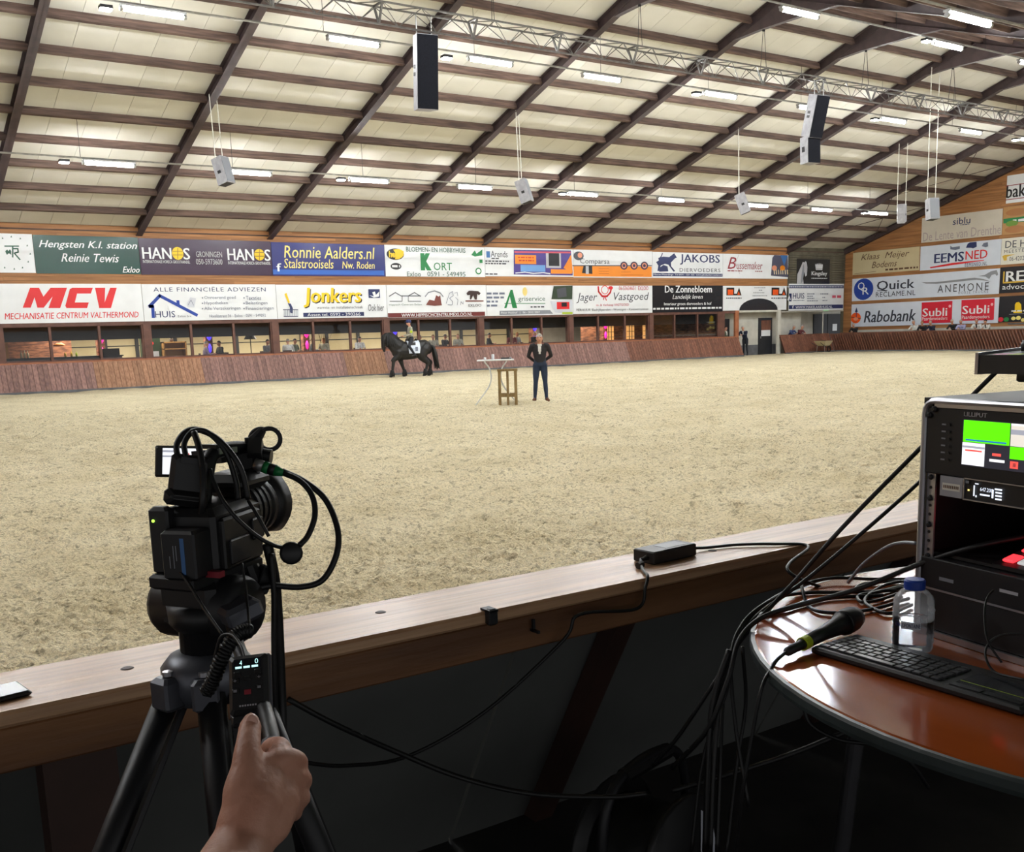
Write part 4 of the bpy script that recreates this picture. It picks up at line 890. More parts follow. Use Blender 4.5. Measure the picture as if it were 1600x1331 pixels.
MB().bb((XL, 45.0, 2.0), (45.9, 45.1, 2.75)).build('trim_1', 'bulk_black').__setitem__('kind', 'structure')
MB().bb((XL, 52, .35), (46.2, 52.2, 2.75)).build('back_wall', 'plaster', rs)
MB().bb((46.0, 44.6, .35), (46.2, 52, 2.75)).build('wall_restaurant_side', 'brick').__setitem__('kind', 'structure')
MB().bb((XL, 49.6, .35), (10.2, 49.8, 2.75)).build('wall_brick_left', 'brick').__setitem__('kind', 'structure')
wb_ = thing('wall_brick_right', kind='structure'); MB().bb((37.6, 47.4, .35), (46, 47.6, 2.75)).build('brickwork', 'brick', wb_)
x = 10.6; k = 0
while x < 37:
    w_ = (1.5, 1.3, 1.7)[k % 3]
    MB().bb((x, 51.9, 1.0), (x+w_, 51.98, 2.32)).build('cream_panel', 'cream_wall', rs)
    MB().bb((x+w_, 51.8, .35), (x+w_+.16, 51.99, 2.75)).build('black_frame', 'door_dark', rs)
    x += w_+.16; k += 1
MB().bb((10.4, 51.86, 1.7), (37, 51.89, 1.74)).build('glazing_bar', 'door_dark', rs)
for x in (39.3, 40.9, 42.2):
    MB().bb((x, 47.36, 1.1), (x+.6, 47.4, 2.25)).build('lit_window', 'warm_glow', wb_)
    for q in (1, 2): MB().bb((x+.2*q-.015, 47.33, 1.1), (x+.2*q+.015, 47.36, 2.25)).build('glazing_bar', 'dark_wood', wb_)
    for q in (1, 2, 3): MB().bb((x, 47.33, 1.1+.29*q-.012), (x+.6, 47.36, 1.1+.29*q+.012)).build('glazing_bar', 'dark_wood', wb_)
for x, y in ((12, 48), (20, 48), (28, 48), (36, 47)):  # unseen area lights, added to brighten the restaurant interior
    ld = bpy.data.lights.new('restaurant_fill_light', 'AREA'); ld.shape = 'RECTANGLE'; ld.size = 6; ld.size_y = 3; ld.energy = 170; ld.color = (1, .9, .72)
    lo = bpy.data.objects.new('restaurant_fill_light', ld); C.objects.link(lo); lo.location = (x, y, 2.7)
def lit_column(x, y, mat, label):
    r = thing('lit_column', label, 'column', (x, y, .35))
    MB().bb((-.16, -.16, 0), (.16, .16, 2.4)).build('shaft', 'brick', r)
    MB().lathe([(.03, 1.5), (.1, 1.6), (.15, 1.8), (.16, 1.98), (.06, 2.05)], 10, (0, -.2, 0)).build('glowing_shade', mat, r, True)
    MB().lathe([(.02, .95), (.06, 1.02), (.08, 1.2), (.03, 1.36)], 10, (0, -.2, 0)).build('glowing_shade', mat, r, True)
for i_, (px_, mt, lb) in enumerate(((10.95, 'pink_glow', 'column with pink glowing shades beside the bar'), (15.6, 'blue_glow', 'column with blue glowing shades behind the lamp'), (20.35, 'pink_glow', 'column with pink glowing shades mid-restaurant'), (25.0, 'blue_glow', 'column with blue glowing shade behind the rider'), (33.9, 'blue_glow', 'column with blue glowing shades near the narrow windows'), (38.9, 'pink_glow', 'column with pink glowing shades by the brick corner'))):
    lit_column(px_, (47.5, 47.2, 47.2, 46.9, 47.2, 47.1)[i_], mt, lb)
# bar with glasses and bottles on the left
b = thing('bar_counter', 'dark bar counter with a pale front behind the left windows', 'counter', (7.0, 46.6, .35))
MB().bb((0, 0, 0), (4.6, .6, .95)).build('front', 'plaster_grey', b); MB().bb((-.05, -.05, .95), (4.65, .65, 1.0)).build('top', 'door_dark', b)
cb = thing('bar_cabinet', 'tall pale wooden cabinet beside the bar bottles', 'cabinet', (6.75, 47.6, .35)); MB().bb((0, 0, 0), (.55, .5, 1.75)).build('body', 'tan', cb); MB().bb((.05, -.02, .1), (.5, 0, 1.68)).build('door', 'tan', cb)
for k, (x, h, mt) in enumerate(((7.65, .3, 'cream'), (7.78, .32, 'cream'), (7.9, .3, 'cream'), (9.35, .2, 'gold'), (9.6, .24, 'gold'), (9.8, .2, 'lime'))):
    o = MB().lathe([(.045, 0), (.045, h*.6), (.015, h*.75), (.015, h)], 8).build('bottle', mt, None, True, (x, 46.85, 1.35)); tag(o, ['slim pale bottle on the bar', 'slim pale bottle on the bar', 'slim pale bottle on the bar', 'amber bottle on the bar by the first mullion', 'amber bottle on the bar by the first mullion', 'green bottle on the bar'][k], 'bottle', 'bottles on the bar')
bl_ = thing('bar_lamp', 'orange dish lamp over the bar', 'lamp', (9.15, 46.8, 1.78)); MB().lathe([(.06, 0), (.26, .02), (.22, .08), (.1, .15)], 12).build('shade', 'orange', bl_, True); MB().tube([(0, 0, .15), (0, 0, .97)], .01, 6).build('cord', 'black_plastic', bl_)
o = MB().bb((-.35, -.2, 0), (.35, .2, .28)).build('glass_rack', 'black_plastic', None, False, (11.15, 46.75, 1.352)); tag(o, 'dark rack of glasses on the bar end', 'rack')
fr_ = thing('drinks_fridge', 'dark green drinks fridge behind the window beside the thick post', 'fridge', (12.75, 47.4, .35)); MB().bb((0, 0, 0), (.75, .6, 1.75)).build('body', 'dfoliage', fr_); MB().bb((.1, -.02, .5), (.65, 0, 1.1)).build('door', 'palegrey', fr_); MB().lathe([(.08, 0), (.08, .01)], 12, (.37, -.01, 1.45), Matrix.Rotation(math.pi/2, 3, 'X')).build('emblem', 'red', fr_)
wc_ = thing('display_cupboard', 'open wooden cupboard holding a blue basket behind the windows', 'cupboard', (13.55, 47.2, .35)); MB().bb((0, 0, 0), (.06, .5, 1.5)).bb((1.0, 0, 0), (1.06, .5, 1.5)).bb((0, 0, 1.44), (1.06, .5, 1.5)).bb((0, .45, 0), (1.06, .5, 1.5)).bb((0, 0, 1.15), (1.06, .5, 1.2)).build('frame', 'tan', wc_)
tag(MB().lathe([(.12, 0), (.26, .04), (.3, .2), (.27, .24)], 14).build('basket', 'blue', None, True, (14.05, 47.4, .865)), 'blue basket in the open cupboard', 'basket'); MB().bb((13.75, 47.25, .35), (14.35, 47.6, .86)).build('basket_stand', 'dark_wood'); tag(bpy.data.objects['basket_stand'], 'dark box under the blue basket', 'box')
for bx_, lb_ in ((21.2, 'bare branches in a vase right of the pink column'), (14.0, 'dried bouquet on top of the wooden cupboard')):
    br_ = thing('dried_branches', lb_, 'plant', (bx_, 46.9 if bx_ > 20 else 47.4, .35 if bx_ > 20 else 1.85)); rg_ = random.Random(int(bx_)); h_ = 1.75 if bx_ > 20 else .5
    MB().lathe([(.06, 0), (.1, .1), (.05, .25 if bx_ > 20 else .12)], 10).build('vase', 'dark_wood', br_, True)
    for k_ in range(14): a_ = rg_.uniform(0, 6.28); MB().tube(spline([(0, 0, .1), (.12*math.cos(a_), .1*math.sin(a_), h_*.55), (rg_.uniform(.2, .5)*math.cos(a_), .25*math.sin(a_), h_*rg_.uniform(.75, 1))], 3), [.012]*4+[.005]*3, 5).build('twig', 'dark_wood', br_)
fl_ = thing('floor_lamp', 'black lamp with a conical shade behind the windows', 'lamp', (17.35, 46.5, .35))
MB().lathe([(.16, 0), (.16, .03), (.02, .05), (.02, 1.62)], 10).build('stem', 'black_plastic', fl_); MB().lathe([(.3, 1.5), (.1, 1.85)], 12).build('shade', 'black_plastic', fl_)
ex = thing('exit_sign', 'green lit exit sign behind the last restaurant windows', 'sign', (44.6, 46.6, 2.3)); MB().bb((-.28, 0, 0), (.28, .05, .2)).build('panel', 'exit_green', ex); MB().tube([(0, .025, .2), (0, .025, .45)], .015, 6).build('hanger', 'galv', ex)
ex = thing('exit_sign', 'green lit exit sign under the corner banner', 'sign', (55.3, 44.35, 2.56)); MB().bb((-.24, 0, 0), (.24, .05, .12)).build('panel', 'exit_green', ex); MB().tube([(-.3, .02, -2.55), (-.3, .02, .05)], .03, 8).build('post', 'plaster', ex)
MB().bb((XL, 44.5, .35), (46, 44.56, 1.12)).build('trim_2', 'dark_wood').__setitem__('kind', 'structure')

# ------------------------------------------------------------------ people (one continuous remeshed body each)
def limb(mb, pts, rads, n=10, sub=3):
    """tapered limb with round ends through the joints"""
    P = spline(pts, sub) if len(pts) > 2 else [Vector(pts[0]), (Vector(pts[0])+Vector(pts[1]))/2, Vector(pts[1])]
    m = len(P); rr = []
    for i in range(m):
        t = i/(m-1)*(len(rads)-1); a = int(min(t, len(rads)-2)); rr.append(rads[a]+(rads[a+1]-rads[a])*(t-a))
    d0 = (P[0]-P[1]).normalized(); d1 = (P[-1]-P[-2]).normalized()
    pre = [(P[0]+d0*rr[0]*.98, rr[0]*.15), (P[0]+d0*rr[0]*.75, rr[0]*.68)]; post = [(P[-1]+d1*rr[-1]*.75, rr[-1]*.68), (P[-1]+d1*rr[-1]*.98, rr[-1]*.15)]
    A = pre + list(zip(P, rr)) + post
    mb.tube([a for a, _ in A], [r for _, r in A], n)
def ell(mb, c, r, R=None, n=12, k=7):
    prof = [(max(math.sin(math.pi*i/k), .02), -math.cos(math.pi*i/k)) for i in range(k+1)]
    c = Vector(c); vs = []
    for a, z in prof:
        for j in range(n):
            v = Vector((r[0]*a*math.cos(2*math.pi*j/n), r[1]*a*math.sin(2*math.pi*j/n), r[2]*z)); vs.append(c + (R @ v if R else v))
    fs = [(i*n+j, i*n+(j+1) % n, i*n+n+(j+1) % n, i*n+n+j) for i in range(k) for j in range(n)] + [tuple(range(n-1, -1, -1)), tuple(range(k*n, k*n+n))]
    mb.add(vs, fs)
def loft(mb, secs, n=14):
    """secs: (centre, rx, ry) horizontal ellipses bottom to top"""
    vs = []
    for c, rx, ry in secs: vs += [(c[0]+rx*math.cos(2*math.pi*j/n), c[1]+ry*math.sin(2*math.pi*j/n), c[2]) for j in range(n)]
    k = len(secs); mb.add(vs, [(i*n+j, i*n+(j+1) % n, i*n+n+(j+1) % n, i*n+n+j) for i in range(k-1) for j in range(n)] + [tuple(range(n-1, -1, -1)), tuple(range((k-1)*n, k*n))])
def remesh(mb, name, mats, pick, vox, smooth=4):
    me0 = bpy.data.meshes.new('tmp'); me0.from_pydata(mb.v, [], mb.f); bm = bmesh.new(); bm.from_mesh(me0); bmesh.ops.recalc_face_normals(bm, faces=bm.faces); bm.to_mesh(me0); bm.free()
    ob = bpy.data.objects.new('tmp', me0); C.objects.link(ob)
    md = ob.modifiers.new('r', 'REMESH'); md.mode = 'VOXEL'; md.voxel_size = vox; md.use_smooth_shade = True
    sm = ob.modifiers.new('s', 'SMOOTH'); sm.factor = .5; sm.iterations = smooth
    dg = bpy.context.evaluated_depsgraph_get(); dg.update(); me = bpy.data.meshes.new_from_object(ob.evaluated_get(dg)); me.name = name
    bpy.data.objects.remove(ob); bpy.data.meshes.remove(me0); me.materials.clear()
    for q in mats: me.materials.append(M(q))
    for p in me.polygons: p.material_index = pick(p.center); p.use_smooth = True
    return me
pm('hair_grey', srgb(190, 184, 176), srgb(160, 152, 144), rough=.8, scale=30); pm('hair_dark', srgb(52, 40, 34), srgb(34, 26, 22), rough=.7, scale=30); pm('hair_blond', srgb(176, 138, 92), srgb(140, 104, 66), rough=.8, scale=30)
CL = dict(jacket_dark=(44, 42, 46), jeans=(44, 58, 84), shirt_white=(226, 226, 222), shirt_blue=(70, 84, 130), shirt_lilac=(176, 176, 216), shirt_grey=(130, 132, 134), shirt_purple=(150, 136, 160), shirt_black=(34, 34, 38), shirt_green=(96, 104, 86), shirt_maroon=(110, 54, 58), trouser_dark=(40, 42, 50), shoe_brown=(110, 70, 52), polo_grey=(168, 166, 152), coat_navy=(36, 42, 66))
for k_, c_ in CL.items(): pm(k_, srgb(*c_), tuple(x*.8 for x in srgb(*c_)), rough=.85, scale=14, bump=.2)
def body(pose, mats_n=5):
    """pose: dict of joints; returns mesh with slots top, legs, shoes, skin, collar"""
    J = dict(pel=(0, 0, .95), chest=(0, 0, 1.33), neck=(0, -.01, 1.5), head=(0, -.03, 1.63), shL=(-.19, 0, 1.42), shR=(.19, 0, 1.42), elL=(-.25, .02, 1.13), elR=(.25, .02, 1.13), haL=(-.24, -.06, .88), haR=(.24, -.06, .88),
             hiL=(-.09, 0, .93), hiR=(.09, 0, .93), knL=(-.11, -.02, .5), knR=(.11, -.02, .5), anL=(-.12, .02, .09), anR=(.12, .02, .09), toL=(-.14, -.14, .04), toR=(.14, -.14, .04))
    J.update(pose); J = {k: Vector(v) for k, v in J.items()}
    mb = MB(); p, c = J['pel'], J['chest']
    ax = (c-p)
    secs = [(p-ax*.12, .145, .10), (p+ax*.1, .155, .115), (p+ax*.4, .15, .11), (p+ax*.75, .175, .12), (p+ax*1.0, .185, .118), (p+ax*1.2, .15, .095), (p+ax*1.33, .07, .065)]
    loft(mb, secs); limb(mb, [c+ax*.25, J['neck'], J['head']], [.06, .055, .06])
    ell(mb, J['head'], (.077, .096, .118)); ell(mb, J['head']+Vector((0, -.045, -.055)), (.05, .05, .055)); ell(mb, J['head']+Vector((0, -.1, -.015)), (.014, .022, .024))
    for s in 'LR':
        ell(mb, J['head']+Vector((-.08 if s == 'L' else .08, .005, -.01)), (.014, .022, .034))
        limb(mb, [c+ax*.12+Vector(((-.1 if s == 'L' else .1), 0, 0)), J['sh'+s], J['el'+s]], [.07, .065, .048]); limb(mb, [J['el'+s], (J['el'+s]+J['ha'+s])/2, J['ha'+s]], [.047, .042, .03])
        d = (J['ha'+s]-J['el'+s]).normalized(); ell(mb, J['ha'+s]+d*.05, (.032, .032, .045)); limb(mb, [J['ha'+s]+d*.06, J['ha'+s]+d*.13], [.02, .014])
        limb(mb, [J['hi'+s], (J['hi'+s]+J['kn'+s])/2, J['kn'+s]], [.1, .088, .062]); limb(mb, [J['kn'+s], (J['kn'+s]*.6+J['an'+s]*.4), J['an'+s]], [.062, .06, .042]); limb(mb, [J['an'+s]+Vector((0, .03, -.03)), J['an'+s], J['to'+s]], [.045, .045, .036])
    segs = []
    for s in 'LR':
        segs += [(J['sh'+s], J['el'+s], 0), (J['el'+s], J['ha'+s]*.9+J['el'+s]*.1, 0), (J['ha'+s], J['ha'+s]+(J['ha'+s]-J['el'+s]).normalized()*.12, 3), (J['hi'+s], J['kn'+s], 1), (J['kn'+s], J['an'+s], 1), (J['an'+s]+Vector((0, 0, -.03)), J['to'+s], 2)]
    segs += [(p+ax*.25, c+ax*.2, 0), (p-ax*.1, p+ax*.05, 1), (J['neck']+Vector((0, 0, .04)), J['head']+Vector((0, 0, .08)), 3)]
    fr = (c+ax*.1)+Vector((0, -.12, 0))
    def pick(q):
        best = (9, 0)
        for a, b, m in segs:
            d = b-a; t = max(0, min(1, (q-a).dot(d)/max(d.length_squared, 1e-9))); best = min(best, ((q-a-d*t).length, m))
        if best[1] == 0 and abs(q.x-c.x) < .015+.12*max(0, q.z-(p.z+ax.z*.5)) and q.y < c.y-.05 and q.z > p.z+ax.z*.7: return 4
        return best[1]
    return mb, pick, J
def head_bits(root, J, hair, cap=None, long=False, thin=False):
    h = J['head']
    mb = MB(); n = 14; R_ = (.083, .102, .124)
    prof = [(math.sin(a), math.cos(a)) for a in [math.pi*(.04+.46*i/6) for i in range(7)]]; vs = []
    for a, z in prof:
        for j in range(n):
            t = 2*math.pi*j/n; y = math.sin(t); cut = .35*max(0, -y) if z < .5 else 0
            vs.append((h.x+R_[0]*a*math.cos(t)*(1.02), h.y+.008+R_[1]*a*y, h.z+R_[2]*max(z, (.35 if y < -.3 else (.0 if thin else -.35)) if z < .4 else z)))
    mb.add(vs, [(i*n+j, i*n+(j+1) % n, i*n+n+(j+1) % n, i*n+n+j) for i in range(6) for j in range(n)]+[tuple(range(n-1, -1, -1))])
    if long: limb(mb, [h+Vector((0, .08, .02)), h+Vector((0, .1, -.1)), h+Vector((0, .09, -.2))], [.06, .06, .03])
    mb.build('hair', hair, root, True)
    mb = MB()
    for s in (-1, 1): ell(mb, h+Vector((s*.031, -.091, .012)), (.012, .008, .006), None, 6, 4)
    mb.build('eyes', 'black_plastic', root)
    ell(mb2 := MB(), h+Vector((0, -.096, -.055)), (.024, .006, .005), None, 6, 4); mb2.build('mouth', 'dred', root)
_bc = {}
def person(label, loc, rz, pose, top, legs='trouser_dark', shoes='shoe_brown', collar=None, hair='hair_grey', group=None, key=None, long=False, thin=False, sc=1.0, vox=.022):
    r = thing('person', label, 'person', loc, rz, group); r.scale = (sc,)*3
    k = key or label
    if k not in _bc:
        mb, pick, J = body(pose); _bc[k] = (remesh(mb, 'body', ['white']*5, pick, vox), J)
    me, J = _bc[k]; o = put('body', me, r)
    for i_, q in enumerate((top, legs, shoes, 'skin', collar or top)): o.material_slots[i_].link = 'OBJECT'; o.material_slots[i_].material = M(q)
    head_bits(r, J, hair, long=long, thin=thin)
    return r
# man in the arena, hands behind his back, head bowed
person('man in a dark jacket and jeans standing on the sand, hands behind back', (15.47, 21.26, 0), math.radians(-36), dict(elL=(-.29, .08, 1.16), elR=(.29, .08, 1.16), haL=(-.09, .17, .98), haR=(.07, .18, 1.0), head=(0, -.07, 1.6), neck=(0, -.03, 1.5), anL=(-.15, .02, .09), anR=(.15, .02, .09), toL=(-.2, -.12, .04), toR=(.2, -.12, .04), knL=(-.12, -.02, .5), knR=(.12, -.02, .5)), 'jacket_dark', 'jeans', 'shoe_brown', 'shirt_white', 'hair_grey', vox=.016, thin=True)
LEAN = dict(pel=(0, .22, .97), chest=(0, 0, 1.3), neck=(0, -.1, 1.47), head=(0, -.15, 1.6), shL=(-.19, -.02, 1.38), shR=(.19, -.02, 1.38), elL=(-.24, -.2, 1.2), elR=(.24, -.2, 1.2), haL=(-.06, -.33, 1.2), haR=(.06, -.36, 1.2), hiL=(-.09, .22, .94), hiR=(.09, .22, .94), knL=(-.1, .25, .5), knR=(.1, .22, .5), anL=(-.12, .3, .09), anR=(.12, .3, .09), toL=(-.14, .14, .04), toR=(.14, .14, .04))
gE = 'spectators leaning on the end kickboard'
for y, top, hair, lb, sc_ in ((38.55, 'shirt_white', 'hair_grey', 'spectator in a white shirt, first of the group under the red panels', 1.07), (38.0, 'shirt_black', 'hair_blond', 'fair-haired spectator in black leaning between white shirt and navy coat', 1.03), (37.4, 'coat_navy', 'hair_grey', 'grey-haired spectator in a navy coat leaning on folded arms', 1.03), (36.0, 'shirt_black', 'hair_grey', 'grey-haired spectator in black left of the lilac shirt', 1.06), (35.45, 'shirt_lilac', 'hair_grey', 'spectator in a lilac shirt between the two red panels', 1.04), (34.5, 'shirt_white', 'hair_grey', 'bending spectator in a white shirt beside the dark waistcoat', 1.05), (33.9, 'shirt_white', 'hair_dark', 'dark-haired spectator in dark waistcoat and white sleeves', 1.02), (42.95, 'shirt_black', 'hair_grey', 'lone spectator in black under the round orange logo', 1.03)):
    person(lb, (57.0-.16, y-.0, 0), math.radians(-90)+random.uniform(-.3, .3), LEAN, top, hair=hair, group=gE, key='lean', sc=sc_, collar='shirt_black' if 'waistcoat' in lb else None).location.x = 56.36
gK = 'spectators leaning between gate and corner'
for x, top, lb in ((52.3, 'shirt_blue', 'spectator in a blue shirt leaning beside the gate'), (53.1, 'shirt_maroon', 'spectator in a maroon shirt leaning beside the blue shirt')):
    person(lb, (x, 44.6, 0), random.uniform(-.2, .2), LEAN, top, hair='hair_grey', group=gK, key='lean', sc=1.02)
person('man in a dark navy suit leaning on the kickboard end at the gate', (47.55, 44.25, 0), math.radians(-70), LEAN, 'coat_navy', 'trouser_dark', 'trouser_dark', 'shirt_white', 'hair_grey', key='lean', sc=1.05)
person('person in a green-grey jacket standing behind the gate post', (46.45, 44.72, 0), .2, {}, 'shirt_green', collar='shirt_white', hair='hair_dark', key='stand', sc=1.04)
SIT = dict(pel=(0, .05, .48), chest=(0, 0, .88), neck=(0, -.02, 1.05), head=(0, -.05, 1.18), shL=(-.19, 0, .97), shR=(.19, 0, .97), elL=(-.25, -.08, .72), elR=(.25, -.08, .72), haL=(-.14, -.3, .74), haR=(.14, -.3, .74), hiL=(-.09, .02, .48), hiR=(.09, .02, .48), knL=(-.12, -.42, .5), knR=(.12, -.42, .5), anL=(-.12, -.42, .1), anR=(.12, -.42, .1), toL=(-.13, -.56, .05), toR=(.13, -.56, .05))
AUD = [(14.9, 'shirt_purple', 'hair_grey', 80, 'guest in a purple shirt, first seated beside the conical lamp'), (15.75, 'shirt_black', 'hair_dark', -80, 'dark-clothed guest half behind a mullion near the conical lamp'), (17.75, 'shirt_grey', 'hair_dark', 20, 'dark-haired guest in grey just right of the conical lamp'), (18.2, 'shirt_black', 'hair_dark', -60, 'guest in black beside the thick post by the lamp'),
 (18.75, 'shirt_white', 'hair_grey', 150, 'guest in a white shirt seen from behind'), (19.3, 'shirt_green', 'hair_dark', 30, 'brown-haired guest right of the white shirt'), (19.95, 'shirt_grey', 'hair_blond', 60, 'fair guest in grey left of the pink column'), (20.8, 'polo_grey', 'hair_blond', -40, 'fair guest right of the pink column'), (22.4, 'shirt_white', 'hair_dark', 0, 'guest in a white top alone in front of the horse'),
 (26.0, 'shirt_maroon', 'hair_grey', 30, 'guest seated just behind the horse rump'), (26.5, 'polo_grey', 'hair_blond', -30, 'fair guest second behind the horse rump'), (27.5, 'shirt_black', 'hair_dark', 20, 'dark-haired guest beside the narrow mullion'), (27.95, 'polo_grey', 'hair_blond', -20, 'fair guest leaning beside the thick post'), (30.2, 'shirt_black', 'hair_dark', 40, 'guest in black near the small standing table'), (31.3, 'shirt_maroon', 'hair_dark', -30, 'guest in maroon left of the standing man'), (32.0, 'shirt_grey', 'hair_blond', 10, 'guest in grey left of the standing man'), (32.8, 'shirt_black', 'hair_grey', 0, 'guest behind the standing man')]
for x, top, hair, a, lb in AUD: person(lb, (x, 45.5 + .55*(AUD.index((x, top, hair, a, lb)) % 2), .53), math.radians(a), SIT, top, hair=hair, group='seated restaurant guests', key='sit')
gc = MB(); gc.bb((-.2, -.2, .42), (.2, .2, .46)).bb((-.2, .2, .46), (.2, .24, .95))
for sx in (-1, 1):
    for sy in (-1, 1): gc.bb((sx*.18-.02, sy*.18-.02, 0), (sx*.18+.02, sy*.18+.02, .4))
gme = gc.mesh('restaurant_chair', 'dark_wood')
for x, top, hair, a, lb in AUD:
    rz_ = math.radians(a); o = put('restaurant_chair', gme, None, (x-.05*math.sin(rz_), 45.5+.55*(AUD.index((x, top, hair, a, lb)) % 2)+.05*math.cos(rz_), .352), (0, 0, rz_)); tag(o, 'dark wooden chair under a seated restaurant guest', 'chair', 'restaurant chairs')

# ------------------------------------------------------------------ black horse with rider
pm('horse_coat', srgb(24, 22, 24), srgb(13, 12, 14), rough=.5, scale=6); pm('horse_hair', srgb(20, 19, 21), srgb(12, 12, 14), rough=.6, scale=30, stretch=(1, 1, .2)); pm('saddle_leather', srgb(34, 28, 26), srgb(24, 20, 18), rough=.4, scale=10)
hr = thing('horse', 'black horse with long mane trotting along the kickboard', 'horse', (22.4, 40.6, 0), math.radians(-14))
mb = MB()   # local: head towards -x
def loftx(secs, n=16):
    vs = []
    for x, z, ry, rz in secs: vs += [(x, ry*math.cos(2*math.pi*j/n), z+rz*math.sin(2*math.pi*j/n)) for j in range(n)]
    k = len(secs); mb.add(vs, [(i*n+j, i*n+(j+1) % n, i*n+n+(j+1) % n, i*n+n+j) for i in range(k-1) for j in range(n)] + [tuple(range(n-1, -1, -1)), tuple(range((k-1)*n, k*n))])
loftx([(-.78, 1.18, .12, .2), (-.68, 1.17, .24, .33), (-.45, 1.16, .31, .41), (-.1, 1.14, .33, .4), (.25, 1.15, .33, .38), (.5, 1.22, .33, .37), (.74, 1.26, .3, .35), (.94, 1.23, .2, .26), (1.04, 1.2, .08, .14)])
limb(mb, [(-.48, 0, 1.34), (-.72, 0, 1.55), (-.9, 0, 1.74), (-1.0, 0, 1.8)], [.33, .25, .19, .14]); limb(mb, [(-.58, 0, 1.2), (-.85, 0, 1.48), (-1.0, 0, 1.68)], [.26, .19, .13])
limb(mb, [(-1.0, 0, 1.78), (-1.1, 0, 1.66), (-1.14, 0, 1.48), (-1.15, 0, 1.28), (-1.13, 0, 1.17)], [.12, .125, .105, .08, .065]); limb(mb, [(-1.02, 0, 1.62), (-1.06, 0, 1.5)], [.11, .1])
for s in (-1, 1): limb(mb, [(-.99, s*.07, 1.86), (-1.0, s*.085, 1.95)], [.035, .012])
def leg(pts, rs): limb(mb, pts, rs, 10, 4)
leg([(-.5, -.15, 1.1), (-.56, -.16, .92), (-.8, -.15, .74), (-.78, -.15, .68), (-.84, -.15, .3), (-.84, -.15, .2), (-.92, -.15, .07)], [.19, .15, .095, .085, .062, .07, .075])     # raised fore leg
leg([(-.48, .15, 1.1), (-.42, .16, .9), (-.34, .15, .6), (-.32, .15, .54), (-.22, .15, .22), (-.2, .15, .15), (-.24, .15, .05)], [.19, .15, .095, .085, .062, .07, .08])
leg([(.66, -.15, 1.2), (.52, -.17, .92), (.62, -.16, .74), (.8, -.15, .58), (.76, -.15, .5), (.68, -.15, .2), (.66, -.15, .14), (.6, -.15, .05)], [.27, .22, .15, .095, .08, .062, .07, .08])
leg([(.66, .15, 1.2), (.6, .17, .9), (.78, .16, .74), (1.0, .15, .6), (.98, .15, .52), (.98, .15, .22), (.97, .15, .15), (.9, .15, .05)], [.27, .22, .15, .095, .08, .062, .07, .08])
put('body', remesh(mb, 'body', ['horse_coat'], lambda q: 0, .022, 5), hr)
mb = MB()
for k in range(14):     # mane locks on the camera side and crest
    t = k/13; x = -.48-.5*t; z = 1.68+.22*math.sin(t*2)
    for s in (-1, 1): limb(mb, [(x, s*.03, z), (x-.02+random.uniform(-.04, .04), s*(.22-.06*t), z-.18), (x+random.uniform(-.05, .05), s*(.27-.07*t), z-.42-.16*random.random())], [.06, .06, .02], 6)
limb(mb, [(-1.0, 0, 1.9), (-1.14, 0, 1.8), (-1.24, .0, 1.6)], [.06, .07, .02], 6)
mb.build('mane', 'horse_hair', hr, True)
mb = MB()
for k in range(9): a = random.uniform(-.1, .1); limb(mb, [(.95, a*.4, 1.34), (1.1, a, 1.25), (1.2+random.uniform(-.05, .06), a*1.6, .85), (1.22+random.uniform(-.08, .16), a*1.8, .32+random.uniform(-.05, .15))], [.05, .075, .085, .02], 6)
mb.build('tail', 'horse_hair', hr, True)
mb = MB()
for x, y in ((-.86, -.15), (-.22, .15), (.66, -.15), (.96, .15)):
    for k in range(8): a = k*math.pi/4; limb(mb, [(x+.05*math.cos(a), y+.05*math.sin(a), .3), (x+.085*math.cos(a), y+.085*math.sin(a), .16), (x+.1*math.cos(a), y+.1*math.sin(a), .04)], [.03, .035, .012], 5)
mb.build('feathering', 'horse_hair', hr, True)
mb = MB(); mb.add([(x, s*r, z) for s in (-1,) for x, r, z in ((-.12, .02, 1.55), (-.12, .3, 1.4), (-.1, .33, 1.02), (.36, .33, 1.02), (.42, .3, 1.38), (.4, .02, 1.56))], [(0, 1, 2, 3, 4, 5)])
def pad(o): return [(-.14, o*.05, 1.575), (-.14, o*.25, 1.48), (-.12, o*.345, 1.25), (-.1, o*.36, 1.02), (.38, o*.36, 1.02), (.42, o*.345, 1.25), (.42, o*.25, 1.48), (.42, o*.05, 1.58)]
mb = MB()
for o in (-1, 1): mb.add(pad(o)+[(x, y+o*.015, z) for x, y, z in pad(o)], [(0, 1, 6, 7), (1, 2, 5, 6), (2, 3, 4, 5), (8, 15, 14, 9), (9, 14, 13, 10), (10, 13, 12, 11), (2, 10, 11, 3), (3, 11, 12, 4), (4, 12, 13, 5), (0, 8, 9, 1), (1, 9, 10, 2), (5, 13, 14, 6), (6, 14, 15, 7)])
mb.build('saddle_pad', 'cool_white', hr)
mb = MB(); mb.add([(.18, -.38, 1.12), (.3, -.38, 1.12), (.3, -.38, 1.3), (.18, -.38, 1.3)], [(0, 1, 2, 3)]); mb.build('pad_emblem', 'slate', hr)
mb = MB(); loft(mb, [((.1, 0, 1.5), .26, .2), ((.1, 0, 1.56), .24, .16), ((.1, 0, 1.58), .2, .1)]); ell(mb, (.32, 0, 1.6), (.06, .14, .07)); ell(mb, (-.1, 0, 1.6), (.06, .1, .06)); mb.bb((-.1, -.31, 1.1), (.22, -.28, 1.5)).bb((-.1, .28, 1.1), (.22, .31, 1.5)); mb.build('saddle', 'saddle_leather', hr, True)
mb = MB()
for s in (-1, 1): mb.tube(spline([(-1.15, s*.09, 1.26), (-.85, s*.22, 1.5), (-.3, s*.12, 1.78)], 5), .01, 5)
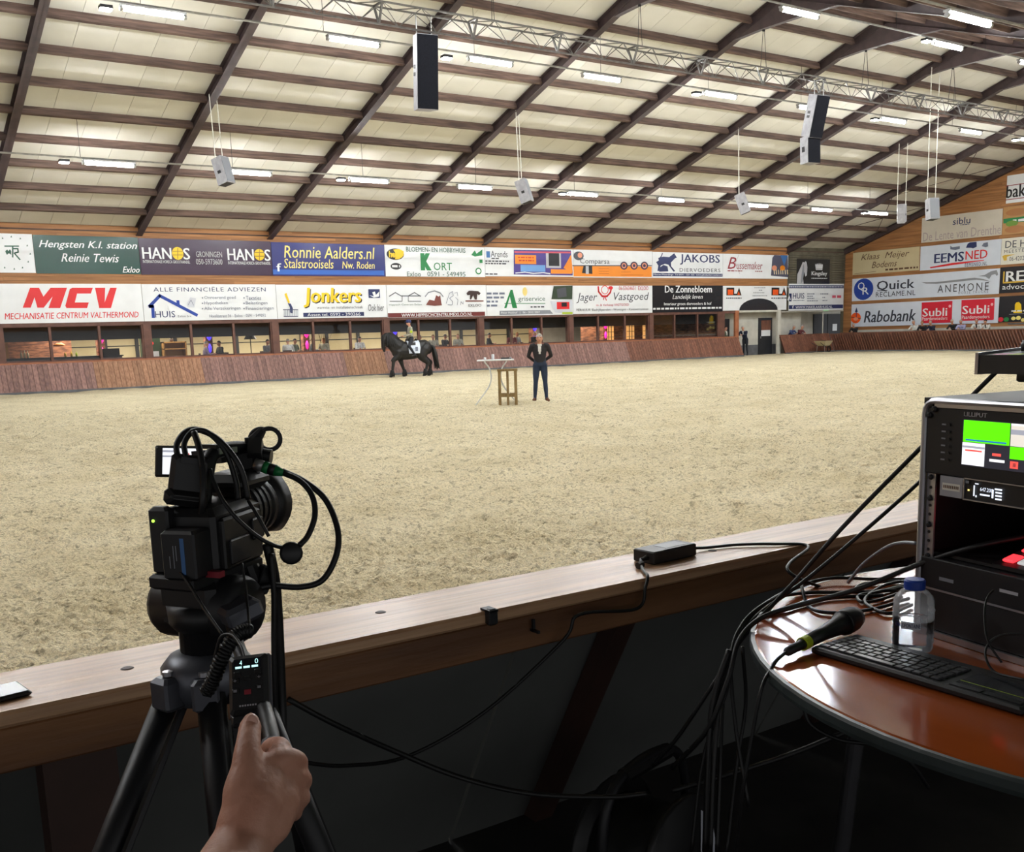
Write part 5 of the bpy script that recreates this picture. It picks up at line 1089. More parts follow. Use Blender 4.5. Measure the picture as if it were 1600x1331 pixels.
mb.build('reins', 'saddle_leather', hr)
mb = MB(); mb.tube(spline([(-1.14, -.1, 1.36), (-1.25, 0, 1.37), (-1.14, .1, 1.36)], 4), .014, 5); mb.tube(spline([(-1.0, -.14, 1.8), (-1.08, -.14, 1.62), (-1.14, -.09, 1.28)], 4), .013, 5); mb.tube(spline([(-1.0, .14, 1.8), (-1.08, .14, 1.62), (-1.14, .09, 1.28)], 4), .013, 5); mb.build('bridle', 'saddle_leather', hr)
mb = MB()
for x, y in ((-.93, -.15), (-.24, .15), (.59, -.15), (.89, .15)): mb.lathe([(.075, 0), (.062, .08)], 10, (x, y, 0 if x != -.93 else .02))
mb.build('hooves', 'black_plastic', hr, True)
# rider: faces -x of the horse
RP = dict(pel=(0, .02, 0), chest=(0, -.02, .42), neck=(0, -.04, .6), head=(0, -.08, .73), shL=(-.18, -.02, .5), shR=(.18, -.02, .5), elL=(-.23, -.06, .22), elR=(.23, -.06, .22), haL=(-.1, -.34, .16), haR=(.1, -.34, .16), hiL=(-.12, 0, 0), hiR=(.12, 0, 0), knL=(-.38, -.2, -.28), knR=(.38, -.2, -.28), anL=(-.43, .05, -.68), anR=(.43, .05, -.68), toL=(-.45, -.12, -.72), toR=(.45, -.12, -.72))
rl = hr.matrix_world
cr_, sr_ = math.cos(math.radians(-14)), math.sin(math.radians(-14))
def hloc(x, y, z): return (22.4+cr_*x-sr_*y, 40.6+sr_*x+cr_*y, z)
rd = person('rider in a pale polo shirt and dark helmet sitting on the black horse', hloc(.1, 0, 1.62), math.radians(-14-90), RP, 'polo_grey', 'trouser_dark', 'black_rubber', None, 'hair_dark', key='rider', vox=.017)
mb = MB(); hd = Vector(RP['head']); ell(mb, hd+Vector((0, .01, .055)), (.1, .125, .1)); mb.box(hd+Vector((0, -.12, .04)), (.12, .09, .015)); mb.build('helmet', 'navy', rd, True)
mb = MB(); mb.tube([(.17, -.03, .36), (.3, -.05, .34)], .06, 10); mb.build('arm_band', 'lime', rd)

# ------------------------------------------------------------------ small standing table, trestle, wheelbarrow
pm('old_wood', srgb(150, 126, 84), srgb(120, 98, 62), rough=.8, scale=6, stretch=(4, 4, .6))
st = thing('standing_table', 'white-topped folding table with splayed white legs on the sand', 'table', (14.28, 21.5, 0), math.radians(-34))
MB().box((0, 0, 1.1), (.92, .5, .03), bev=.01).build('top', 'white', st)
for s in (-1, 1):
    mb = MB(); mb.tube(spline([(s*.28, -.16, 1.08), (s*.14, -.16, .85), (s*.16, -.2, .5), (s*.52, -.22, .02)], 5), .016, 6); mb.build('leg', 'white', st)
    mb = MB(); mb.tube(spline([(s*.28, .16, 1.08), (s*.14, .16, .85), (s*.16, .2, .5), (s*.5, .22, .02)], 5), .016, 6); mb.build('leg', 'white', st)
o = MB().lathe([(.035, 0), (.037, .12), (.03, .13)], 10).build('paper_cup', 'white', None, True, (14.24, 21.55, 1.115)); tag(o, 'white cup standing on the small white table', 'cup')
o = MB().lathe([(.03, 0), (.03, .06)], 8).build('small_pot', 'white', None, True, (14.05, 21.62, 1.115)); tag(o, 'tiny white pot at the left of the white table', 'pot')
mk = thing('wireless_microphone', 'black wireless microphone lying on the small white table', 'microphone', (14.5, 21.36, 1.14), math.radians(-34))
mb = MB(); mb.tube([(-.12, 0, 0), (.08, 0, 0)], .02, 8); mb.build('handle', 'black_plastic', mk); ell(m2 := MB(), (.11, 0, 0), (.035, .026, .026)); m2.build('head', 'mgrey', mk, True)
tb = thing('timber_stool', 'rough timber trestle stool under the white table', 'stool', (14.42, 21.2, 0), math.radians(-34))
for sx in (-1, 1):
    for sy in (-1, 1): MB().bb((sx*.2-.035, sy*.16-.03, 0), (sx*.2+.035, sy*.16+.03, .83)).build('leg', 'old_wood', tb)
MB().bb((-.03, -.19, 0), (.03, -.13, .83)).build('upright', 'old_wood', tb)
MB().bb((-.25, -.21, .83), (.25, .21, .88)).build('seat', 'old_wood', tb)
MB().bb((-.22, -.2, .2), (.22, -.15, .28)).build('rail', 'old_wood', tb); MB().bb((-.22, .15, .2), (.22, .2, .28)).build('rail', 'old_wood', tb)
wb = thing('wheelbarrow', 'wheelbarrow with a tan tray parked before the corner kickboard', 'wheelbarrow', (53.4, 43.0, 0), math.radians(12))
mb = MB(); q0 = [(-.25, -.25, .42), (.35, -.25, .42), (.35, .25, .42), (-.25, .25, .42)]; q1 = [(-.6, -.36, .72), (.6, -.36, .72), (.6, .36, .72), (-.6, .36, .72)]
mb.add(q0+q1+[(x*.96, y*.94, z+.01) for x, y, z in q0]+[(x*.96, y*.94, z) for x, y, z in q1], [(0, 1, 2, 3), (0, 4, 5, 1), (1, 5, 6, 2), (2, 6, 7, 3), (3, 7, 4, 0), (8, 11, 10, 9), (8, 9, 13, 12), (9, 10, 14, 13), (10, 11, 15, 14), (11, 8, 12, 15), (4, 12, 13, 5), (5, 13, 14, 6), (6, 14, 15, 7), (7, 15, 12, 4)])
mb.build('tray', 'cream_vinyl', wb)
ell(m3 := MB(), (0, 0, .62), (.36, .24, .14)); m3.build('load', 'dark_wood', wb, True)
for s in (-1, 1): mb = MB(); mb.tube(spline([(-.95, s*.3, .62), (-.3, s*.24, .42), (.4, s*.14, .38), (.75, s*.05, .2)], 5), .018, 6); mb.build('shaft', 'black_metal', wb); mb = MB(); mb.tube([(-.3, s*.24, .42), (-.35, s*.28, .01)], .018, 6); mb.build('leg', 'galv', wb)
mb = MB(); mb.tube([(.78+.19*math.cos(a), 0, .2+.19*math.sin(a)) for a in [k*math.pi/8 for k in range(17)]], .04, 8); mb.build('wheel', 'black_rubber', wb, True)

# ------------------------------------------------------------------ operator's stand on the near side
def at(px, py, Z): return CAM + Z*(_f + _r*((px-800)/1605.6) - _u*((py-809.7)/1605.6))
def on_z(px, py, z): d = at(px, py, 1)-CAM; return CAM + d*((z-CAM.z)/d.z)
FZ = .35; TZt = 1.10
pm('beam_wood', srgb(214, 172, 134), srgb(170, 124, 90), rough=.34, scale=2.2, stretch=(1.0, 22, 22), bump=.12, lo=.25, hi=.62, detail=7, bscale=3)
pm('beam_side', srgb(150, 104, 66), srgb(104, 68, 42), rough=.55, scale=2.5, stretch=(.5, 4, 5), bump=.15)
pm('panel_grey', srgb(104, 106, 104), srgb(92, 94, 92), rough=.7, scale=2); pm('stand_floor', srgb(60, 58, 56), srgb(46, 45, 44), rough=.8, scale=5); pm('post_brown', srgb(70, 46, 38), srgb(54, 36, 30), rough=.6, scale=4)
fs = tag(thing('floor_stand', kind='structure'), 'dark floor of the operator stand'); MB().bb((-6, -4, FZ-.1), (7, 2.45, FZ)).build('slab', 'stand_floor', fs)
MB().bb((7, -4, FZ), (7.1, 2.2, 3)).build('wall_stand_right', 'panel_grey').__setitem__('kind', 'structure')
MB().bb((-6.1, -4.2, 2.95), (7.1, 2.3, 3.05)).build('ceiling_stand', 'panel_grey').__setitem__('kind', 'structure')
MB().bb((XL, 2.1, 3.0), (XE, 2.3, 4.95)).build('wall_near', 'wall_wood').__setitem__('kind', 'structure')
wn = tag(thing('wall_rail', kind='structure'), 'slanted grey board wall carrying the timber rail')
for k, x in enumerate([-6+1.22*i for i in range(12)]):
    mb = MB(); mb.add([(x+.006, 1.9, 1.06), (x+1.214, 1.9, 1.06), (x+1.214, 2.32, .3), (x+.006, 2.32, .3), (x+.006, 1.94, 1.06), (x+1.214, 1.94, 1.06), (x+1.214, 2.36, .3), (x+.006, 2.36, .3)], [(0, 1, 2, 3), (7, 6, 5, 4), (0, 4, 5, 1), (1, 5, 6, 2), (2, 6, 7, 3), (3, 7, 4, 0)]); mb.build('panel', 'panel_grey', wn)
for x in (-1.1, .12, 1.6, 2.8, 4.1): MB().beam((x, 1.87, 1.05), (x, 2.28, .32), .06, .05).build('batten', 'post_brown', wn)
MB().bb((.255, 1.80, FZ), (.375, 1.88, 1.045)).build('post', 'post_brown', wn); MB().bb((2.9, 1.80, FZ), (3.02, 1.88, 1.045)).build('post', 'post_brown', wn)
rail = thing('timber_rail', 'broad varnished timber rail in front of the camera operator', 'rail', (0, 0, 0))
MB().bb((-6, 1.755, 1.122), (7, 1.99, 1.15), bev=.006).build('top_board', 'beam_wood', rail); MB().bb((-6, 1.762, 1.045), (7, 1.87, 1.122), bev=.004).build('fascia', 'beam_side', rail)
for x, y in ((.42, 1.86), (1.9, 1.87), (.95, 1.9), (3.3, 1.85)): MB().lathe([(.012, 0), (.009, .0015)], 14, (x, y, 1.15)).build('knot', 'post_brown', rail)
o = MB().box((0, 0, 0), (.022, .02, .036), bev=.004).bb((-.011, -.01, .011), (.011, .025, .016)).build('rail_clip', 'black_metal', None, False, (1.13, 1.748, 1.14)); tag(o, 'small black clip on the edge of the timber rail', 'clip')
o = MB().bb((-.003, -.003, 0), (.003, .003, .028)).bb((-.003, -.02, 0), (.003, .02, .006)).build('rail_hook', 'black_metal', None, False, (1.24, 1.752, 1.085)); tag(o, 'small L-shaped hook on the face of the timber rail', 'hook')
ph = thing('phone', 'black phone lying on the timber rail at the frame edge', 'phone', (.178, 1.84, 1.155), math.radians(8)); MB().box((0, 0, 0), (.145, .074, .008), bev=.003).build('body', 'black_plastic', ph); MB().box((0, 0, .0045), (.135, .066, .001)).build('screen', 'bblack', ph)
ad = thing('power_adapter', 'black power adapter brick lying on the timber rail', 'adapter', (1.748, 1.885, 1.1665), math.radians(4)); MB().box((0, 0, 0), (.155, .072, .032), bev=.003).build('body', 'black_plastic', ad); MB().tube([(-.078, -.012, 0), (-.098, -.014, -.002)], [.007, .004], 8).build('strain_relief', 'black_rubber', ad); MB().tube([(.078, 0, 0), (.098, 0, -.002)], [.007, .004], 8).build('strain_relief', 'black_rubber', ad); MB().box((.02, 0, .0163), (.08, .045, .0006)).build('label', 'dgrey', ad)
def cable(label, pts, r=.004, group=None, mat='black_rubber', n=7, sub=8):
    o = MB().tube(spline(pts, sub), r, n).build('cable', mat, None, True); return tag(o, label, 'cable', group)
cable('thin cable from the adapter across the rail and down the board wall', [(1.655, 1.872, 1.164), (1.62, 1.83, 1.158), (1.59, 1.785, 1.156), (1.568, 1.75, 1.157), (1.55, 1.738, 1.135), (1.52, 1.735, 1.09), at(905, 960, 2.26), at(880, 1000, 2.25), at(760, 1110, 2.2), at(640, 1180, 2.15), at(540, 1196, 2.0), at(465, 1190, 1.9)], .004)
cable('cable from the adapter towards the rack', [(1.84, 1.888, 1.163), (1.9, 1.885, 1.156), (1.98, 1.86, 1.156), (2.06, 1.8, 1.156), (2.12, 1.74, 1.15), at(1230, 890, 2.45), at(1300, 925, 2.5)], .004)
o = MB().tube([(1.617, 1.84, 1.158), (1.633, 1.842, 1.16)], .009, 8).build('ferrite_plug', 'black_plastic', None); tag(o, 'little black plug on the rail beside the adapter', 'plug')

# ------------------------------------------------------------------ tripod with pan handle and controller
tp = thing('tripod', 'black video tripod with grey crown in front of the rail', 'tripod', at(315, 1040, 1.42))
T0 = tp.location.copy()
def rel(p): return Vector(p)-T0
def legp(a, b, lab):
    a, b = Vector(a), Vector(b); d = (b-a); foot = a + d*((a.z-FZ)/(a.z-b.z))
    L = MB().tube([rel(a), rel(b), rel(a.lerp(foot, .55))], [.0195, .0185, .018], 14).build('leg', 'black_metal', tp, True)
    MB().tube([rel(a.lerp(foot, .5)), rel(foot)], [.013, .012], 10).build('lower_tube', 'black_metal', L); MB().tube([rel(a.lerp(foot, .5)), rel(a.lerp(foot, .56))], .025, 10).build('clamp', 'black_plastic', L)
    ell(m_ := MB(), rel(foot)+Vector((0, 0, .015)), (.03, .03, .016)); m_.build('foot', 'black_rubber', L, True)
    sd = (Vector((0, 0, 1)).cross(d)).normalized()*.028
    MB().tube([rel(a)+sd, rel(a.lerp(foot, .52))+sd], .006, 6).build('brace_rod', 'black_metal', L)
c0 = at(318, 1045, 1.42)
legp(at(276, 1062, 1.42), at(168, 1331, 1.31), 'l'); legp(at(330, 1085, 1.38), at(352, 1331, 1.33), 'm'); legp(at(400, 1085, 1.46), at(500, 1331, 1.48), 'r')
pm('crown_grey', srgb(96, 98, 106), srgb(80, 82, 90), rough=.4, metal=.4, scale=10)
cz = Vector((0, 0, 0))
MB().lathe([(.052, -.05), (.062, -.03), (.062, -.002), (.05, .012), (.03, .02)], 20, cz+Vector((.008, 0, .005))).build('crown', 'crown_grey', tp, True)
for k in range(3):
    a = math.radians((200, 255, 20)[k]); p = Vector((.055*math.cos(a), .055*math.sin(a), -.022)); MB().box(p, (.036, .036, .046), rotz(a), bev=.006).build('leg_hinge', 'crown_grey', tp); MB().lathe([(.007, 0), (.007, .006)], 10, p+Vector((0, 0, .024))).build('screw', 'alu', tp)
MB().lathe([(.036, .015), (.036, .05), (.042, .052), (.042, .06)], 20, (.01, 0, .005)).build('bowl_clamp', 'black_metal', tp, True)
MB().lathe([(.042, .055), (.05, .065), (.052, .09)], 20, (.012, 0, 0)).build('pan_base', 'black_plastic', tp, True)
hc = rel(at(322, 935, 1.42)); az = -math.radians(58)
Rh = rotz(az)
hd_ = MB(); hd_.box(hc, (.095, .09, .085), Rh, bev=.018); hd_.build('fluid_head', 'black_plastic', tp)
MB().lathe([(.04, -.07), (.046, -.06), (.046, .06), (.04, .07)], 18, hc+Vector((0, 0, -.01)), Rh @ Matrix.Rotation(math.pi/2, 3, 'Y')).build('tilt_drum', 'black_metal', tp, True)
MB().box(rel(at(325, 893, 1.42)), (.075, .15, .02), Rh, bev=.004).build('quick_plate', 'black_metal', tp); MB().box(rel(at(330, 896, 1.36)), (.035, .012, .008), Rh).build('release_lever', 'dred', tp)
MB().tube([rel(at(390, 885, 1.45)), rel(at(405, 925, 1.45))], .013, 10).build('drag_knob', 'black_plastic', tp); MB().box(rel(at(412, 905, 1.45)), (.02, .02, .04), Matrix.Rotation(.5, 3, 'Y'), bev=.003).build('lock_lever', 'black_plastic', tp)
MB().box(rel(at(375, 955, 1.36)), (.05, .045, .028), Matrix.Rotation(-.3, 3, 'Y'), bev=.006).build('handle_clamp', 'crown_grey', tp)
ph_pts = [at(358, 955, 1.38), at(372, 1010, 1.33), at(405, 1085, 1.22), at(426, 1160, 1.11), at(422, 1230, 1.07), at(416, 1290, 1.045)]
MB().tube([rel(p) for p in spline(ph_pts, 5)], .009, 10).build('pan_handle', 'black_metal', tp, True)
MB().tube([rel(p) for p in spline(ph_pts[3:], 5)], .0125, 10).build('handle_grip', 'crown_grey', tp, True)
# controller
ctl = thing('zoom_controller', 'black zoom remote with small lit display clamped to the pan handle', 'remote control', at(390, 1070, 1.2))
uu, rr_ = (_u*.93 + _f*.36).normalized(), (_r*.985 + _u*.12).normalized(); uu = (uu-rr_*uu.dot(rr_)).normalized(); nn = rr_.cross(uu); RC = Matrix((rr_, uu, nn)).transposed()
MB().box((0, 0, 0), (.046, .07, .016), RC, bev=.005).build('body', 'black_plastic', ctl); MB().box(nn*-.006, (.049, .073, .01), RC, bev=.003).build('rim', 'crown_grey', ctl)
glow('oled', (.55, .95, .95), 1.2)
fc = lambda x, y, d: rr_*x + uu*y + nn*(.0083+d)
MB().add([fc(-.016, .018, 0), fc(.016, .018, 0), fc(.016, .03, 0), fc(-.016, .03, 0)], [(0, 1, 2, 3)]).build('display', 'bblack', ctl)
mb = MB(); text_on(mb, '4', -.009, .0225, -.006, .028, fc, .0004); text_on(mb, '0', .009, .0225, .013, .0285, fc, .0004)
for k in range(3): mb.add([fc(-.014+.0096*k, .0185, .0004), fc(-.0065+.0096*k, .0185, .0004), fc(-.0065+.0096*k, .021, .0004), fc(-.014+.0096*k, .021, .0004)], [(0, 1, 2, 3)])
mb.build('lit_digits', 'oled', ctl)
for x, y, mt, tx in ((-.014, .004, 'black_rubber', '+'), (-.014, -.008, 'black_rubber', '-'), (.014, .006, 'black_rubber', '+'), (.014, -.006, 'black_rubber', '-'), (0, .006, 'black_rubber', ''), (0, -.01, 'dred', ''), (-.012, .012, 'black_rubber', ''), (.012, .013, 'black_rubber', '')):
    MB().box(rr_*x+uu*y+nn*.009, (.008, .006, .002), RC, bev=.001).build('button', mt, ctl)
    if tx: mb = MB(); text_on(mb, tx, x-.002, y-.0015, x+.002, y+.0015, fc, .0024, .02); mb.build('button_mark', 'lgrey', ctl)
mb = MB(); 
for k in range(7): mb.add([fc(-.01+k*.003, -.0265, .0003), fc(-.008+k*.003, -.0265, .0003), fc(-.008+k*.003, -.0245, .0003), fc(-.01+k*.003, -.0245, .0003)], [(0, 1, 2, 3)])
mb.build('small_print', 'lgrey', ctl)
MB().box(rr_*.014-uu*.042-nn*.004, (.018, .022, .02), RC, bev=.003).build('clamp', 'black_metal', ctl); MB().box(-rr_*.012-uu*.04-nn*.004, (.02, .014, .014), RC, bev=.003).build('rocker', 'black_plastic', ctl)
# coiled cable of the controller
pts = spline([at(392, 985, 1.3), at(372, 990, 1.29), at(350, 1020, 1.28), at(335, 1058, 1.28), at(322, 1082, 1.29)], 40); cp = []
for i, p in enumerate(pts):
    t = (pts[min(i+1, len(pts)-1)]-pts[max(i-1, 0)]).normalized(); s1 = t.cross(Vector((0, 0, 1))).normalized(); s2 = s1.cross(t); a = i*1.15; cp.append(p + .0075*(math.cos(a)*s1+math.sin(a)*s2))
tag(MB().tube(cp, .0028, 5).build('coiled_cable', 'black_rubber', None, True), 'coiled black cable beside the zoom remote', 'cable')
cable('thin lead arching from the zoom remote over the pan handle', [at(383, 1028, 1.21), at(376, 1008, 1.23), at(362, 992, 1.26), at(345, 996, 1.27), at(335, 1030, 1.28), at(328, 1060, 1.29)], .0022)
cable('thin lead hanging down the side of the fluid head', [at(378, 880, 1.36), at(384, 920, 1.35), at(388, 960, 1.33), at(390, 985, 1.31), at(384, 995, 1.3)], .0018)
cable('diagonal lead across the fluid head', [at(262, 868, 1.36), at(290, 905, 1.33), at(322, 955, 1.3), at(348, 992, 1.27)], .0022)

# ------------------------------------------------------------------ camcorder
caz = -math.radians(50)
cc = thing('camcorder', 'black camcorder with top handle and flip-out screen on the tripod', 'camera', at(336, 884, 1.44), caz)
R0 = rotz(caz)
def lc(p): return R0.transposed() @ (Vector(p)-cc.location)      # world point to camcorder space
VW = R0.transposed() @ Matrix((_r, _u, -_f)).transposed()         # axes square to the operator
MB().box((0, 0, .046), (.088, .13, .09), None, bev=.01).build('body', 'black_plastic', cc)
MB().box((.047, -.005, .042), (.01, .1, .072), None, bev=.004).build('side_grip', 'black_rubber', cc); MB().box((.0535, -.02, .03), (.005, .05, .034), None, bev=.002).build('side_door', 'black_metal', cc); MB().box((.0535, .03, .05), (.005, .03, .03), None, bev=.002).build('side_door', 'black_metal', cc)
MB().box((-.03, -.07, .05), (.03, .02, .092), None, bev=.005).build('rear_panel', 'black_plastic', cc); ell(m_ := MB(), (-.036, -.081, .078), (.0022, .002, .0022)); glow('led_green', (.5, 1, .1), 1.5); m_.build('status_light', 'led_green', cc)
bt = MB().box((.012, -.083, .036), (.05, .04, .066), None, bev=.004).build('battery', 'black_metal', cc); MB().add([(.016, -.1034, .012), (.022, -.1034, .012), (.022, -.1034, .06), (.016, -.1034, .06)], [(0, 1, 2, 3)]).build('blue_stripe', 'steelblue', bt)
mb = MB(); [mb.add([(x, -.1034, z), (x+.0012, -.1034, z), (x+.0012, -.1034, z+h), (x, -.1034, z+h)], [(0, 1, 2, 3)]) for x, z, h in ((-.001, .02, .016), (.005, .02, .03), (.009, .03, .02))]; mb.build('small_print', 'mgrey', bt)
Rv = VW @ Matrix.Rotation(-.12, 3, 'Z') @ Matrix.Rotation(.35, 3, 'Y')
ev = MB().box(lc(at(296, 747, 1.39)), (.052, .062, .045), Rv, bev=.006).build('viewfinder', 'black_plastic', cc); MB().box(lc(at(290, 778, 1.385)), (.056, .022, .05), Rv, bev=.008).build('eyecup', 'black_rubber', ev); MB().box(lc(at(299, 720, 1.365)), (.026, .008, .003), Rv).build('label', 'black_metal', ev)
LR = Matrix.Rotation(-math.pi/2, 3, 'X')
MB().lathe([(.036, .05), (.04, .09), (.043, .095), (.043, .11)], 28, (.004, 0, .07), LR).build('lens_barrel', 'black_metal', cc, True)
MB().box((.006, .06, .112), (.07, .085, .026), None, bev=.01).build('lens_housing', 'black_plastic', cc); MB().lathe([(.006, 0), (.006, .008)], 10, (.01, .06, .125)).build('accessory_knob', 'black_rubber', cc)
for z in (.056, .07, .084): MB().lathe([(.0415, z), (.0415, z+.007)], 28, (.004, 0, .07), LR).build('focus_ring', 'black_rubber', cc)
mb = MB(); n = 28; hs = [(2*math.pi*j/n, .022*max(0, -math.cos(4*math.pi*j/n))) for j in range(n)]
prof = [(.043, .108, 0), (.051, .135, 1), (.049, .135, 1), (.041, .108, 0)]
mb.add([(.004+r*math.cos(a), y+(pet if k else 0), .07+r*math.sin(a)) for r, y, k in prof for a, pet in hs], [(i*n+j, i*n+(j+1) % n, ((i+1) % 4)*n+(j+1) % n, ((i+1) % 4)*n+j) for i in range(4) for j in range(n)]); mb.build('lens_hood', 'black_plastic', cc, True)
MB().lathe([(.039, .106), (.028, .112)], 24, (.004, 0, .07), LR).build('front_glass', 'bblack', cc, True)
hpts = [at(318, 790, 1.42), at(322, 745, 1.42), at(330, 712, 1.43), at(352, 702, 1.46), at(385, 701, 1.5), at(398, 712, 1.52), at(395, 755, 1.52)]
MB().tube([lc(p) for p in spline(hpts, 4)], .0105, 12).build('top_handle', 'black_plastic', cc, True)
MB().beam(lc(at(325, 698, 1.43)), lc(at(392, 695, 1.51)), .03, .006).build('handle_plate', 'black_metal', cc); MB().lathe([(.005, .0), (.005, .008)], 10, lc(at(388, 692, 1.49))).build('thumb_screw', 'black_plastic', cc)
MB().beam(lc(at(338, 705, 1.43)), lc(at(366, 702, 1.46)), .012, .008).build('silver_button_row', 'galv', cc)
MB().box(lc(at(387, 722, 1.49)), (.036, .034, .04), VW @ Matrix.Rotation(.2, 3, 'Z'), bev=.006).build('audio_box', 'black_plastic', cc); MB().tube([lc(at(408, 712, 1.49)), lc(at(424, 714, 1.49))], .011, 14).build('audio_knob', 'black_rubber', cc); MB().box(lc(at(398, 742, 1.49)), (.018, .014, .02), VW, bev=.003).build('socket_plate', 'speaker_grey', cc)
# flip-out screen faces the operator
lp = at(278, 721, 1.5); lr = (_r*.999-_u*.015).normalized(); lu = (_u-lr*_u.dot(lr)).normalized(); ln = lr.cross(lu)
RL = R0.transposed() @ Matrix((lr, lu, ln)).transposed()
MB().box(lc(lp), (.066, .046, .008), RL, bev=.003).build('flip_screen', 'black_plastic', cc)
fl2 = lambda x, y, d: lc(lp + lr*x + lu*y + ln*(.0042+d))
glow('screen_white', (.9, .92, .95), 1.0); glow('screen_grey', (.35, .36, .42), 1.0); glow('screen_sand', (.75, .7, .62), 1.0); glow('screen_green', (.12, 1.0, .0), 1.0); glow('screen_dark', (.02, .02, .03), 1.0); glow('screen_blue', (.02, .2, .6), .8); glow('screen_red', (.9, .1, .08), 1.0)
def quad(nm, mt, par, fn, x0, y0, x1, y1, d): return MB().add([fn(x0, y0, d), fn(x1, y0, d), fn(x1, y1, d), fn(x0, y1, d)], [(0, 1, 2, 3)]).build(nm, mt, par)
quad('screen_picture', 'screen_white', cc, fl2, -.021, -.019, .03, .019, .0002); quad('screen_picture', 'screen_grey', cc, fl2, -.021, .006, .03, .0085, .0004); quad('screen_picture', 'screen_grey', cc, fl2, -.021, .013, -.004, .016, .0004); quad('screen_picture', 'screen_red', cc, fl2, .008, .009, .018, .012, .0004)
MB().beam(lc(at(305, 715, 1.5)), lc(at(350, 712, 1.48)), .014, .02).build('screen_hinge', 'black_metal', cc)
# microphone clamp ring and bracket
rc = at(421, 686, 1.5); rn = (CAM-rc).normalized(); ra = rn.cross(Vector((0, 0, 1))).normalized(); rb = ra.cross(rn)
for dd, a0, a1 in ((0, 0, 2*math.pi), (-.012, -.6, 1.9)):
    MB().tube([lc(rc + rn*dd + ra*(-dd*1.0) + .0155*(math.cos(a)*ra+math.sin(a)*rb)) for a in [a0+(a1-a0)*k/20 for k in range(21)]], .0036, 8).build('mic_ring', 'black_metal', cc, True)
MB().beam(lc(at(400, 690, 1.49)), lc(at(398, 715, 1.47)), .02, .018).build('mic_bracket', 'black_plastic', cc); MB().tube([lc(at(395, 692, 1.49)), lc(at(410, 672, 1.5))], [.011, .006], 8).build('ring_arm', 'black_metal', cc)
xl = MB().tube([lc(at(398, 724, 1.47)), lc(at(412, 729, 1.47))], .0085, 12).build('audio_plug', 'galv', cc, True); MB().tube([lc(at(412, 729, 1.47)), lc(at(420, 732, 1.47))], .009, 12).build('green_ring', 'kgreen', xl, True); MB().tube([lc(at(420, 732, 1.47)), lc(at(430, 735, 1.47))], .0085, 12).build('black_sleeve', 'black_plastic', xl, True); MB().tube([lc(at(430, 735, 1.47)), lc(at(443, 739, 1.47))], [.0085, .005], 12).build('green_boot', 'kgreen', xl, True)
gC = 'leads looping over the camcorder'
for lb, pp, r in (('thick lead looping from viewfinder over the camcorder', [(279, 718, 1.37), (276, 695, 1.38), (290, 675, 1.39), (312, 672, 1.4), (345, 690, 1.4), (375, 730, 1.4), (388, 780, 1.41)], .0042),
    ('second lead looping from viewfinder into the camcorder side', [(291, 716, 1.37), (288, 692, 1.38), (302, 674, 1.39), (325, 676, 1.4), (352, 705, 1.4), (368, 750, 1.41), (372, 780, 1.41)], .004),
    ('pale-highlighted lead dropping straight past the battery', [(303, 675, 1.38), (311, 700, 1.37), (317, 735, 1.36), (317, 780, 1.355), (313, 812, 1.37)], .0045),
    ('lead crossing the camcorder body to the ferrite disc', [(328, 733, 1.38), (335, 755, 1.375), (350, 785, 1.37), (375, 815, 1.37), (405, 840, 1.385), (428, 852, 1.4), (445, 856, 1.42)], .003),
    ('short lead dropping down the camcorder side', [(388, 782, 1.4), (405, 810, 1.39), (420, 838, 1.39)], .0025),
    ('lead from the green plug round to the ferrite disc', [(443, 739, 1.47), (470, 752, 1.46), (488, 775, 1.45), (492, 805, 1.44), (482, 835, 1.43), (468, 852, 1.42)], .0042),
    ('big black loop from the green plug back under the camcorder', [(441, 736, 1.47), (475, 752, 1.48), (508, 780, 1.48), (527, 825, 1.47), (526, 865, 1.46), (505, 905, 1.45), (470, 917, 1.44), (425, 915, 1.43), (400, 922, 1.42), (385, 945, 1.4)], .0045),
    ('pair of leads falling from the camcorder behind the tripod', [(418, 850, 1.43), (427, 890, 1.44), (432, 930, 1.46), (436, 1000, 1.48), (440, 1100, 1.5), (445, 1200, 1.5), (470, 1331, 1.55)], .0075),
    ('slim lead falling beside the pair behind the tripod', [(424, 865, 1.42), (428, 930, 1.43), (428, 1000, 1.44), (430, 1090, 1.46), (436, 1200, 1.5)], .004)):
    cable(lb, [at(*p) for p in pp], r, gC)
fd = thing('ferrite_disc', 'black ferrite disc hanging on the camcorder leads', 'ferrite', at(455, 864, 1.42)); a_ = (CAM-fd.location).normalized(); q_ = a_.to_track_quat('Z', 'Y').to_matrix()
MB().lathe([(.012, -.008), (.016, -.004), (.016, .004), (.012, .008)], 16, (0, 0, 0), q_).build('disc', 'black_plastic', fd, True)
cable('long cable sagging from the tripod along the board wall to the reel', [at(450, 1092, 1.9), at(520, 1130, 1.95), at(620, 1175, 2.05), at(720, 1215, 2.1), at(830, 1240, 2.1), at(950, 1245, 2.1), at(1010, 1240, 2.1)], .0055)

